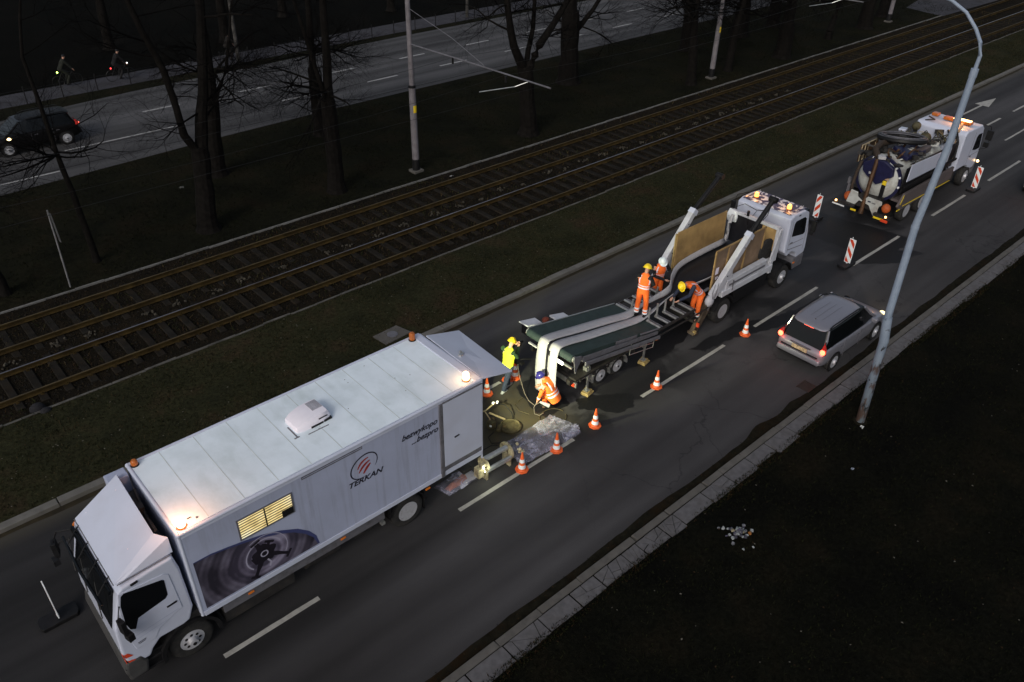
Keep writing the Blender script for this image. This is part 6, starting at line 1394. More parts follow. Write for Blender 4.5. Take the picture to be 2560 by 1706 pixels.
# wet dark patches on the roof with the glow of two beacons
wr, n, l, b = nt('wet_roof'); tcn = n.new('ShaderNodeNewGeometry'); nz = noise(n, l, tcn.outputs['Position'], 3.2, 5, .55, 1, 1, 1, .8); c = ramp(n, l, nz, [(.47, (.62, .64, .68)), (.50, (.05, .04, .09))]); l.new(c, b.inputs['Base Color']); b.inputs['Roughness'].default_value = .35
build(MB().bx(24.50, 25.48, YS + .12, YT - .2, 2.955, 2.972), 'wet_roof_skin', wr, cb)
for yy in (13.98, 12.62): beacon(SL, 24.86, yy, 2.97, emit('lit_orange_beacon_%d' % (yy * 10), (1.0, .42, .10), 2.4), 9, .085, .16, base=amber_off)
m_ = MB(); m_.tube([(24.5, 14.2, 3.02), (25.45, 14.2, 3.02)], .012, 5); m_.tube([(24.5, 12.4, 3.02), (25.45, 12.4, 3.02)], .012, 5); build(m_, 'roof_rods', alu, cb)
# frame, tank, wheels
build(MB().bx(19.9, 25.7, 12.8, 13.9, .62, .98), 'chassis', darkm, SL, bevel=.02)
m_ = MB(); m_.bx(21.7, 23.7, YS + .1, 12.8, .45, .95); m_.bx(20.3, 20.8, YS + .3, 12.8, .5, .9); m_.bx(21.6, 23.8, 13.9, YT - .1, .5, .95); build(m_, 'side_tank', blackp, SL, bevel=.04)
for yy, s in ((YS + .03, -1), (YT - .05, 1)):
    wheel(SL, 21.02, yy, .47, .47, .30, s, .26, dish=.14); wheel(SL, 24.66, yy, .47, .47, .28, s, .26, convex=.03)
arch(SL, 24.66, YS, 12.7, .47, .54, .60, 10, 172, blackp); arch(SL, 21.02, YS, 12.7, .47, .54, .60, 20, 160, blackp)
m_ = MB(); m_.bx(25.2, 25.95, YS + .02, YT - .1, .55, 1.05); build(m_, 'bumper', greym, SL, bevel=.04)
m_ = MB(); m_.box((25.3, YS + .01, .85), (.12, .02, .05)); build(m_, 'side_marker', orange_r, SL)
# white load bed rails
m_ = MB(); m_.bx(20.75, 23.75, YS + .0, YS + .22, 1.12, 1.34); m_.bx(20.95, 23.3, YS + .02, YS + .10, 1.34, 1.62); m_.bx(20.95, 23.3, YS + .00, YS + .20, 1.62, 1.69)
m_.bx(20.75, 23.75, YT - .22, YT, 1.12, 1.34); m_.bx(20.95, 23.3, YT - .10, YT - .02, 1.34, 1.62); m_.bx(23.62, 23.78, YS + .03, YS + .25, .98, 1.5); m_.bx(20.8, 23.7, 12.4, 14.3, 1.30, 1.38); build(m_, 'bed_rail', dirty_w, SL, bevel=.015)
m_ = MB(); m_.bx(21.1, 23.2, YS - .005, YS + .01, 1.45, 1.52); m_.bx(21.3, 21.34, YS - .01, YS + .02, 1.2, 1.6); build(m_, 'rail_shadow_gap', greym, SL)
# headboard frame behind the cab
m_ = MB(); m_.bx(23.80, 23.92, YS + .08, YS + .18, 1.4, 2.60); m_.bx(23.80, 23.92, 14.22, 14.32, 1.4, 2.72); m_.bx(23.80, 23.92, YS + .08, 14.32, 2.60, 2.72); m_.prism([(23.55, 1.40), (23.98, 1.40), (24.02, 2.62), (23.90, 2.62)], 'y', YS + .05, YS + .11); build(m_, 'headboard', dirty_w, SL, bevel=.01)
build(MB().bx(23.84, 23.87, 12.95, 14.2, 1.5, 2.60), 'headboard_panel', linerb, SL)
build(MB().bx(23.86, 23.90, YS + .18, 12.95, 1.75, 2.58), 'headboard_ply', plym, SL)
m_ = MB(); m_.lathe([(.42, 0), (.45, .05), (.42, .1), (.2, .12), (0, .12)], (23.55, 12.42, 1.85), 'y', 20); build(m_, 'spare_wheel', rubber, SL, smooth=True)
# arms
def arm(yc, piv, wt, bt, name_lab=None):
    p, w_, k = V((piv[0], yc, piv[1])), V((wt[0], yc, wt[1])), V((bt[0], yc, bt[1]))
    d = (w_ - p).normalized(); nrm = V((-d.z, 0, d.x))
    m_ = MB(); r0 = [p + nrm * .16 + V((0, s * .10, 0)) for s in (-1, 1)] + [p - nrm * .13 + V((0, s * .10, 0)) for s in (1, -1)]; r1 = [w_ + nrm * .12 + V((0, s * .10, 0)) for s in (-1, 1)] + [w_ - nrm * .10 + V((0, s * .10, 0)) for s in (1, -1)]
    m_.loft([r0, r1]); a = build(m_, 'telescopic_arm', dirty_w, SL, bevel=.02)
    e0 = w_ + d * .12; m_ = MB(); m_.loft([[w_ - d * .12 + nrm * .14 * sgn_[0] + V((0, .12 * sgn_[1], 0)) for sgn_ in ((1, -1), (1, 1), (-1, 1), (-1, -1))], [w_ + d * .06 + nrm * .12 * sgn_[0] + V((0, .11 * sgn_[1], 0)) for sgn_ in ((1, -1), (1, 1), (-1, 1), (-1, -1))]]); build(m_, 'arm_collar', white_p, a, bevel=.01)
    m_ = MB(); m_.cyl(w_, k, .085, .08, 14); bo = build(m_, 'arm_extension', blackp, a, smooth=True)
    m_ = MB(); m_.cyl(k + V((0, -.14, 0)), k + V((0, .14, 0)), .10, n=14); m_.box(k + V((.03, 0, -.04)), (.16, .16, .16)); build(m_, 'arm_head', blackp, bo, smooth=True)
    q = p - d * .15; m_ = MB(); m_.ball(q, (.20, .14, .22), 14, 8, 0, -.99); build(m_, 'arm_knuckle', dirty_w, a, smooth=True)
    m_ = MB(); m_.prism([(piv[0] + .35, piv[1] + .0), (piv[0] + 1.15, piv[1] - .02), (piv[0] + 1.0, piv[1] + .25), (piv[0] + .92, piv[1] + .9), (piv[0] + .80, piv[1] + .95)], 'y', yc - .05, yc + .05); build(m_, 'arm_gusset', dirty_w, a, bevel=.01)
    for t_ in (.35, .8):
        m_ = MB(); c_ = p.lerp(w_, t_) + nrm * .0; m_.cyl(c_ - V((0, .115, 0)), c_ + V((0, .115, 0)), .022, n=8); build(m_, 'arm_bolt', blackp, a)
    return a
arm(12.28, (20.28, 1.30), (21.93, 3.08), (22.98, 4.02)); arm(14.28, (19.85, 1.45), (21.45, 3.36), (22.7, 4.28))
m_ = MB(); m_.prism([(19.45, .22), (19.75, .18), (20.25, .85), (20.35, 1.3), (20.05, 1.35), (19.95, .95)], 'y', 12.24, 12.40); m_.box((19.55, 12.3, .18), (.28, .26, .10), (0, .3, 0)); build(m_, 'stabiliser_leg', mat('worn_brown_steel', (.09, .07, .05), .7, .4, var=.5, scale=6), SL, bevel=.01)
m_ = MB(); m_.box((19.50, 12.2, .26), (.10, .08, .10)); build(m_, 'stabiliser_tip', woodm, SL)
m_ = MB(); m_.box((19.62, 12.20, .50), (.05, .1, .14)); m_.box((19.72, 14.2, .7), (.05, .2, .1)); build(m_, 'tail_reflector', redp, SL)
build(MB().bx(19.45, 20.4, 12.3, 14.2, .60, .70), 'tail_platform', darkm, SL, bevel=.01)
m_ = MB(); m_.bx(19.9, 20.2, 12.5, 14.2, .7, 1.3); build(m_, 'tail_crossmember', darkm, SL)
# plywood walls
m_ = MB(); m_.slab([(20.35, 14.02, 1.62), (23.20, 14.02, 1.62), (23.17, 14.06, 2.92), (20.40, 14.06, 2.95)], .025); build(m_, 'plywood_wall', plym, SL)
m_ = MB()
for x in (20.37, 21.3, 23.19): m_.bx(x - .03, x + .03, 14.05, 14.10, 1.3, 2.9)
build(m_, 'wall_batten', woodm, SL)
ply2 = mat('grey_brown_plywood', (.20, .135, .085), .75, var=.3, scale=2.2, dirt=(.10, .075, .06), dscale=1.3, damt=.8)
for (xa, xb) in ((20.42, 21.08), (21.11, 22.12), (22.15, 23.18)):
    m_ = MB(); m_.slab([(xa, 12.50, 1.48), (xb, 12.50, 1.52), (xb, 12.47, 2.90), (xa, 12.47, 2.89)], .022); build(m_, 'plywood_sheet', ply2, SL)
m_ = MB()
for x in (20.40, 21.10, 22.14, 23.20): m_.bx(x - .03, x + .03, 12.43, 12.475, 1.35, 2.88)
m_.bx(20.4, 23.2, 12.43, 12.47, 2.85, 2.90); build(m_, 'wall_batten', plym, SL)
m_ = MB(); m_.bx(20.55, 20.78, 12.462, 12.468, 2.35, 2.62); m_.bx(20.55, 20.72, 12.462, 12.468, 1.95, 2.2); m_.bx(20.6, 20.75, 12.462, 12.468, 1.75, 1.85); build(m_, 'torn_film', tape, SL)
build(MB().bx(20.35, 23.3, 12.52, 14.0, 1.40, 1.46), 'bed_floor', linerb, SL)
m_ = MB(); m_.tube([(23.25, 13.98, 1.62), (23.3, 13.96, 2.0), (23.38, 13.98, 2.4), (23.62, 14.05, 2.62)], .06, 8); build(m_, 'folded_liner_edge', linerw, SL, smooth=True)
m_ = MB(); m_.loft([[V((23.70, 13.95, 2.32)), V((23.72, 14.32, 2.30)), V((23.78, 14.32, 2.30)), V((23.78, 13.95, 2.32))], [V((23.66, 13.92, 2.50)), V((23.68, 14.36, 2.52)), V((23.78, 14.36, 2.52)), V((23.78, 13.92, 2.5))], [V((23.70, 13.98, 2.72)), V((23.72, 14.30, 2.76)), V((23.80, 14.30, 2.76)), V((23.80, 13.98, 2.72))]])
build(m_, 'white_canister', whiter, SL, bevel=.02)
m_ = MB(); m_.tube([(23.85, 14.25, 2.75), (24.2, 14.0, 2.9), (24.35, 13.55, 2.75), (24.1, 13.6, 2.5)], .012, 5); m_.tube([(23.8, 13.7, 2.72), (24.0, 13.1, 2.55), (23.4, 12.6, 3.2), (22.95, 12.3, 3.8)], .014, 5); m_.tube([(24.3, 13.5, 2.8), (23.9, 12.9, 3.1), (23.05, 12.32, 3.9)], .014, 5); m_.cyl((23.78, 13.55, 2.72), (23.78, 13.55, 2.9), .05, n=10)
m_.tube([(23.8, 13.55, 2.70), (23.8, 13.5, 2.35)], .008, 5); m_.tube([(23.8, 13.5, 2.32), (23.8, 13.46, 2.27), (23.8, 13.52, 2.24)], .02, 6); build(m_, 'hoist_cables', blackp, SL)
m_ = MB(); m_.tube([(20.35, 12.26, 1.75), (20.15, 12.18, 1.55), (20.2, 12.16, 1.2), (20.05, 12.2, .9)], .012, 5); m_.tube([(20.45, 12.2, 1.8), (20.3, 12.15, 1.4), (20.12, 12.16, 1.05)], .010, 5); build(m_, 'hydraulic_hose', greym, SL)
m_ = MB(); m_.tube([(20.35, 12.5, 1.5), (19.95, 12.55, 1.42)], .05, 8); build(m_, 'grey_bar', greym, SL)

# ================================================================== suction truck
ST = thing('suction_truck', 'white suction truck with round tank and hose reel, orange light bar glowing', 'truck', (36.5, 13.1, 0))
YV, YW = 11.88, 14.30
tankw = mat('tank_paint', (.46, .48, .46), .4, var=.12, scale=2, dirt=(.16, .11, .08), dscale=1.6, damt=.8); navyp = mat('navy_paint', (.014, .015, .048), .35, var=.2)
brownp = mat('brown_pipe_steel', (.075, .038, .018), .5, .3, var=.4, scale=4); brownbody = mat('brown_grey_panel', (.10, .085, .085), .55, var=.2, scale=2, dirt=(.05, .04, .035), dscale=2, damt=.6)
m_ = MB(); m_.lathe([(0, -.22), (.35, -.20), (.70, -.10), (.86, .02), (.90, .12), (.90, 4.1), (.7, 4.3), (0, 4.4)], (33.15, 13.20, 1.70), 'x', 32); build(m_, 'tank', tankw, ST, smooth=True)
m_ = MB(); m_.lathe([(.90, .04), (.99, .04), (.99, .14), (.90, .14)], (33.15, 13.20, 1.70), 'x', 32); build(m_, 'tank_door_ring', navyp, ST, smooth=True)
m_ = MB()
for k in range(3): a = R(135 + k * 25); m_.box((33.12, 13.20 + .96 * math.cos(a), 1.70 + .96 * math.sin(a)), (.08, .07, .07), (a, 0, 0))
build(m_, 'door_clamps', whiter, ST)
# tarpaulin / blue boom housing over the upper half of the rear
m_ = MB(); m_.prism([(12.55, 2.42), (12.95, 2.62), (13.45, 2.62), (13.85, 2.30), (13.80, 2.0), (13.55, 1.80), (13.3, 1.70), (13.1, 1.55), (12.9, 1.68), (12.75, 1.92), (12.50, 2.05)], 'x', 32.82, 33.02); build(m_, 'navy_boom_housing', navyp, ST, bevel=.03)
m_ = MB(); m_.box((32.93, 12.78, 1.45), (.04, .16, .85), (0, 0, 0)); build(m_, 'black_ladder_rail', blackp, ST)
m_ = MB(); m_.box((32.89, 12.76, 1.72), (.03, .16, .18)); build(m_, 'yellow_warning_plate', yellowp, ST)
m_ = MB(); m_.box((32.90, 12.74, 1.98), (.03, .22, .26)); build(m_, 'beige_hatch', mat('beige_paint', (.42, .30, .20), .5), ST)
m_ = MB(); m_.cyl((32.88, 13.32, 2.62), (32.30, 13.15, .42), .085, .085, 16); m_.cyl((32.34, 13.16, .55), (32.28, 13.145, .36), .105, n=16); m_.cyl((32.70, 13.27, 1.98), (32.66, 13.26, 1.86), .10, n=16); build(m_, 'suction_pipe', brownp, ST, smooth=True)
m_ = MB(); m_.tube([(32.95, 13.35, 2.65), (33.3, 13.7, 2.85), (34.0, 13.8, 2.9), (35.2, 13.6, 2.8)], .13, 14); m_.tube([(32.9, 13.95, 2.35), (32.8, 14.0, 1.8), (32.75, 14.02, 1.2), (32.75, 13.95, .9)], .07, 10); build(m_, 'suction_hose', mat('dark_brown_hose', (.04, .028, .02), .7, var=.4, scale=20), ST, smooth=True)
m_ = MB(); m_.box((32.86, 13.42, 1.98), (.10, .16, .10)); m_.box((32.95, 13.20, 2.72), (.3, .3, .12), (0, 0, .6)); m_.tube([(32.95, 13.65, 2.4), (33.1, 13.50, 2.75)], .03, 6); build(m_, 'pale_fittings', linerw, ST, bevel=.01)
# white rear plate with two lobes, orange balls, lamps
m_ = MB(); m_.prism([(13.95, .62), (13.85, 1.20), (13.55, 1.18), (13.50, .98), (13.25, .86), (13.08, 1.12), (12.45, 1.10), (12.42, .95), (12.52, .85), (12.55, .42), (12.66, .38), (12.78, .55), (12.95, .78), (13.40, .85), (13.55, .62)], 'x', 32.40, 32.46); build(m_, 'rear_plate', tankw, ST, bevel=.01)
m_ = MB(); m_.box((32.38, 12.95, .95), (.01, .12, .05)); build(m_, 'small_blue_mark', navyp, ST)
m_ = MB(); m_.box((32.38, 12.76, .93), (.01, .16, .035)); build(m_, 'small_grey_mark', greym, ST)
for yy in (14.0, 12.28):
    m_ = MB(); m_.ball((32.62, yy, .80), (.17, .19, .21), 14, 8, 0, -.99); build(m_, 'orange_float', mat('orange_rubber_%d' % (yy * 10), (.40, .085, .02), .6, var=.25, scale=9), ST, smooth=True)
m_ = MB(); m_.bx(32.86, 32.92, 14.14, 14.26, .8, 1.22); m_.bx(32.84, 32.9, 14.18, 14.30, 1.22, 1.52); build(m_, 'corner_post', greym, ST)
m_ = MB(); m_.bx(32.25, 32.40, 13.50, 14.50, .52, .62); m_.bx(32.25, 32.40, 11.90, 12.60, .50, .60); build(m_, 'rear_lamp_bar', darkm, ST)
for yy in (14.32, 12.05):
    m_ = MB(); m_.ball((32.24, yy, .60), .045, 8, 5, 0, -.99); build(m_, 'lit_rear_lamp', emit('lit_rear_amber_%d' % (yy * 10), (1.0, .50, .16), 8), ST)
m_ = MB(); m_.bx(32.22, 32.24, 12.12, 12.55, .40, .48); m_.bx(32.22, 32.24, 13.35, 13.6, .40, .48); build(m_, 'yellow_marking', yellowp, ST)
m_ = MB(); m_.bx(32.21, 32.24, 11.92, 12.22, .36, .47); build(m_, 'red_marking', redp, ST)
m_ = MB(); m_.bx(32.22, 32.25, 13.9, 14.45, .42, .47); build(m_, 'number_plate', whiter, ST)
# side lockers
m_ = MB(); m_.prism([(32.75, .95), (33.15, 1.45), (37.9, 1.42), (37.9, .85), (33.0, .72)], 'y', YV + .0, YV + .10); m_.bx(33.1, 37.9, YV + .08, YV + .5, 1.0, 1.10); build(m_, 'side_locker', brownbody, ST, bevel=.01)
m_ = MB(); m_.box((35.5, YV - .008, .84), (4.6, .012, .035), (0, .02, 0)); m_.box((32.98, YV - .008, 1.22), (.05, .012, .42), (0, .35, 0)); m_.box((32.85, YV - .01, .80), (.3, .02, .03)); m_.box((32.88, 14.24, 1.36), (.04, .05, .26)); build(m_, 'yellow_stripes', yellowp, ST)
m_ = MB(); m_.slab([(33.10, YV + .12, 1.96), (37.0, YV + .12, 1.86), (37.0, YV + .10, 2.52), (33.12, YV + .10, 2.70)], .03); pn = build(m_, 'side_panel', white_p, ST, bevel=.006)
m_ = MB(); m_.box((33.42, YV + .085, 2.60), (.42, .02, .08), (0, .05, 0)); build(m_, 'panel_slot', blackp, pn, bevel=.01)
m_ = MB(); m_.bx(33.0, 38.0, YV + .05, YV + .12, 1.72, 1.80); m_.tube([(33.1, YV + .15, 2.72), (37.0, YV + .15, 2.55)], .02, 6); m_.bx(33.1, 38, YV + .2, YV + .25, 1.4, 2.5); build(m_, 'side_frame', blackp, ST)
m_ = MB(); m_.slab([(33.62, 14.45, 1.95), (33.66, 14.45, 2.72), (35.2, 14.45, 2.70), (35.2, 14.45, 1.95)], .03); fp_ = build(m_, 'far_panel', brownp, ST)
m_ = MB()
for x in (33.66, 33.95, 34.0, 34.25, 34.9): m_.box((x, 14.42, 2.35), (.035, .03, .75), (0, .1 * rnd.uniform(-1, 1), 0))
m_.bx(33.62, 35.2, 14.41, 14.44, 2.68, 2.72); build(m_, 'far_panel_slats', mat('cream_paint', (.45, .38, .25), .6, var=.2), fp_)
# hose reel lying on top
rl = MB(); rl.xf = Matrix.Translation((35.15, 13.45, 2.92)) @ Euler((R(-6), R(8), 0)).to_matrix().to_4x4()
rl.lathe([(.82, -.06), (.98, -.08), (1.05, 0), (1.03, .10), (.95, .14), (.82, .12), (.82, -.06)], n=36); rl.f = [f for f in rl.f if len(f) == 4]; rl.m = rl.m[:len(rl.f)]
ro = build(rl, 'hose_reel', blackp, ST, smooth=True)
m_ = MB(); m_.xf = rl.xf.copy()
for rr in (.84, .90, .97): m_.tube([(rr * math.cos(R(a)), rr * math.sin(R(a)), .12 + .04 * (rr < .95)) for a in range(0, 360, 10)], .018, 6, closed=True)
m_.tube([(.79 * math.cos(R(a)), .79 * math.sin(R(a)), .10) for a in range(0, 360, 10)], .022, 6, closed=True)
build(m_, 'coiled_hose', greym, ro, smooth=True)
m_ = MB(); m_.xf = rl.xf.copy()
for a in range(0, 360, 60): m_.box((.42 * math.cos(R(a)), .42 * math.sin(R(a)), 0), (.80, .07, .05), (0, 0, R(a)))
m_.cyl((0, 0, -.2), (0, 0, .14), .14, n=14); build(m_, 'reel_spokes', darkm, ro)
m_ = MB(); m_.slab([(33.75, 12.6, 2.55), (35.3, 12.45, 2.50), (35.6, 13.0, 2.56), (34.3, 13.4, 2.68)], .16); m_.box((34.6, 12.6, 2.62), (1.5, .34, .18), (0, 0, -.06)); build(m_, 'blue_boom', navyp, ST, bevel=.03)
m_ = MB(); m_.box((35.45, 12.55, 2.60), (.9, .28, .24), (0, 0, -.03)); build(m_, 'brown_boom_end', brownbody, ST, bevel=.03)
m_ = MB()
for k in range(52): m_.box((rnd.uniform(33.0, 38.0), rnd.uniform(12.3, 14.2), rnd.uniform(2.40, 2.72)), (rnd.uniform(.1, .4), rnd.uniform(.08, .3), rnd.uniform(.06, .2)), (rnd.random() * .4, rnd.random() * .4, rnd.random() * 3))
build(m_, 'top_machinery', darkm, ST)
m_ = MB()
for k in range(16): m_.box((rnd.uniform(33.4, 37.6), rnd.uniform(12.2, 13.7), rnd.uniform(2.5, 2.72)), (rnd.uniform(.08, .34), rnd.uniform(.06, .2), rnd.uniform(.05, .12)), (rnd.random() * .3, rnd.random() * .3, rnd.random() * 3))
build(m_, 'top_fittings', tankw, ST)
m_ = MB()
for k in range(9):
    x = rnd.uniform(32.9, 35.2); y = rnd.uniform(12.5, 14.0); m_.tube(sm([(x, y, 2.5), (x + rnd.uniform(-.4, .5), y + rnd.uniform(-.5, .5), rnd.uniform(2.75, 3.0)), (x + rnd.uniform(-.3, .9), y + rnd.uniform(-.6, .6), 2.5), (x + rnd.uniform(-.3, .6), y + rnd.uniform(-.6, .6), 2.2)]), rnd.uniform(.02, .045), 6)
build(m_, 'loose_hoses', brownp, ST)
m_ = MB()
for k in range(14):
    x, y = rnd.uniform(36.3, 38.0), rnd.uniform(12.5, 14.1); m_.tube(sm([(x, y, 2.4), (x + rnd.uniform(-.2, .2), y + rnd.uniform(-.3, .3), rnd.uniform(2.65, 2.9)), (x + rnd.uniform(-.4, .3), y + rnd.uniform(-.4, .4), 2.45)]), rnd.uniform(.015, .035), 6)
for p, r_ in (((37.0, 13.2, 2.6), .26), ((37.5, 13.9, 2.85), .2), ((37.3, 12.8, 2.5), .18)): m_.ball(p, r_, 12, 7, 0, -.99)
build(m_, 'pump_unit', mat('olive_brown_metal', (.07, .062, .035), .6, .3, var=.5, scale=6), ST)
build(MB().box((36.9, 14.2, 2.75), (.5, .3, .1), (0, .1, .2)), 'white_cover', white_p, ST, bevel=.02)
# cab
cp = [(38.12, 1.10), (38.10, 2.80), (38.30, 2.93), (39.9, 2.90), (40.20, 2.70), (40.50, 1.75), (40.55, 1.0), (40.4, .75), (39.9, .75), (39.6, 1.0), (39.2, 1.12)]
cb = build(MB().prism(cp, 'y', YV + .03, YW - .1), 'cab', white_p, ST, bevel=.06, seg=3)
m_ = MB(); m_.prism([(39.55, 1.80), (39.60, 2.40), (39.72, 2.50), (40.12, 2.48), (40.36, 1.72), (39.9, 1.72)], 'y', YV + .02, YV + .04); build(m_, 'window', glassd, cb)
m_ = MB(); m_.bx(39.30, 39.31, YV + .022, YV + .028, 1.2, 2.7); m_.box((39.8, YV + .025, 1.55), (1.1, .01, .015)); m_.box((39.5, YV + .02, 1.50), (.16, .02, .04)); build(m_, 'door_lines', greym, cb)
m_ = MB(); m_.slab([(40.24, YV + .15, 2.62), (40.52, YV + .12, 1.78), (40.52, YW - .2, 1.78), (40.24, YW - .22, 2.62)][::-1], .012); build(m_, 'windscreen', glassd, cb)
m_ = MB(); m_.tube([(40.2, YV + .1, 2.82), (40.45, YV - .15, 2.75), (40.52, YV - .25, 2.3), (40.45, YV - .22, 1.75), (40.35, YV + .02, 1.65)], .02, 6); m_.box((40.46, YV - .20, 2.35), (.12, .26, .45)); m_.box((40.40, YV - .20, 1.92), (.12, .22, .22)); build(m_, 'mirror', blackp, cb, bevel=.03)
m_ = MB(); m_.box((39.2, 12.80, 3.02), (.30, 1.25, .14)); lbm = build(m_, 'light_bar', amber_off, cb, bevel=.03)
m_ = MB(); m_.box((39.2, 12.62, 3.055), (.24, .75, .12)); build(m_, 'lit_light_bar', emit('lit_light_bar', (1.0, .55, .20), 8.0), lbm); lamp('light_bar_light', (39.15, 12.6, 3.28), 45, (1.0, .42, .14), .1, lbm)
m_ = MB(); m_.box((39.4, 13.9, 3.0), (.3, .3, .14)); build(m_, 'amber_light_bar_end', amber_off, cb, bevel=.03)
m_ = MB(); m_.tube([(38.3, 13.9, 2.96), (38.6, 13.6, 2.99), (38.9, 14.0, 2.98)], .03, 6); build(m_, 'roof_cable', darkm, cb)
m_ = MB(); m_.tube([(38.95, 12.5, 3.0), (38.2, 12.3, 2.9), (37.95, 12.2, 2.2), (37.9, 12.1, 1.6)], .06, 8); build(m_, 'beige_mast', mat('beige_mast_paint', (.28, .20, .13), .6), cb)
m_ = MB(); m_.tube([(38.05, 12.7, 2.85), (37.9, 12.55, 2.8), (37.8, 12.3, 2.2), (37.75, 12.15, 1.5), (37.6, 12.0, 1.2)], .05, 8); m_.tube([(38.0, 12.3, 2.9), (37.95, 12.1, 2.5), (37.85, 12.0, 1.7)], .05, 8); build(m_, 'air_duct', blackp, cb)
m_ = MB(); m_.lathe([(.07, 0), (.07, .02), (0, .02)], (38.10, 12.25, 1.45), 'x', 14); build(m_, 'round_vent', blackp, cb)
m_ = MB(); m_.prism([(12.35, 1.95), (12.65, 2.02), (12.42, 2.25)], 'x', 38.06, 38.09); build(m_, 'warning_triangle', redp, cb)
m_ = MB(); m_.ball((40.62, YV - .04, 1.02), .06, 8, 5, 0, -.99); build(m_, 'lit_indicator', emit('lit_indicator', (1.0, .62, .30), 8), cb)
m_ = MB(); m_.bx(40.3, 40.7, YV + .05, YW - .15, .4, .9); build(m_, 'bumper', greym, ST, bevel=.05)
m_ = MB(); m_.bx(32.5, 40.2, 12.7, 13.6, .55, 1.0); m_.bx(36.5, 38.8, 12.1, 14.1, .45, .95); m_.bx(33.2, 38.0, 12.3, 14.1, .98, 1.4); build(m_, 'chassis', darkm, ST)
for yy, s in ((YV + .02, -1), (YW - .02, 1)):
    for x in (33.85, 35.28): wheel(ST, x, yy, .47, .47, .30, s, .28, dish=.10)
    wheel(ST, 39.75, yy, .47, .47, .3, s, .28, convex=.03)
    m_ = MB(); m_.bx(33.2, 36.0, min(yy, yy - s * .4), max(yy, yy - s * .4), .98, 1.02); build(m_, 'mudguard', darkm, ST)

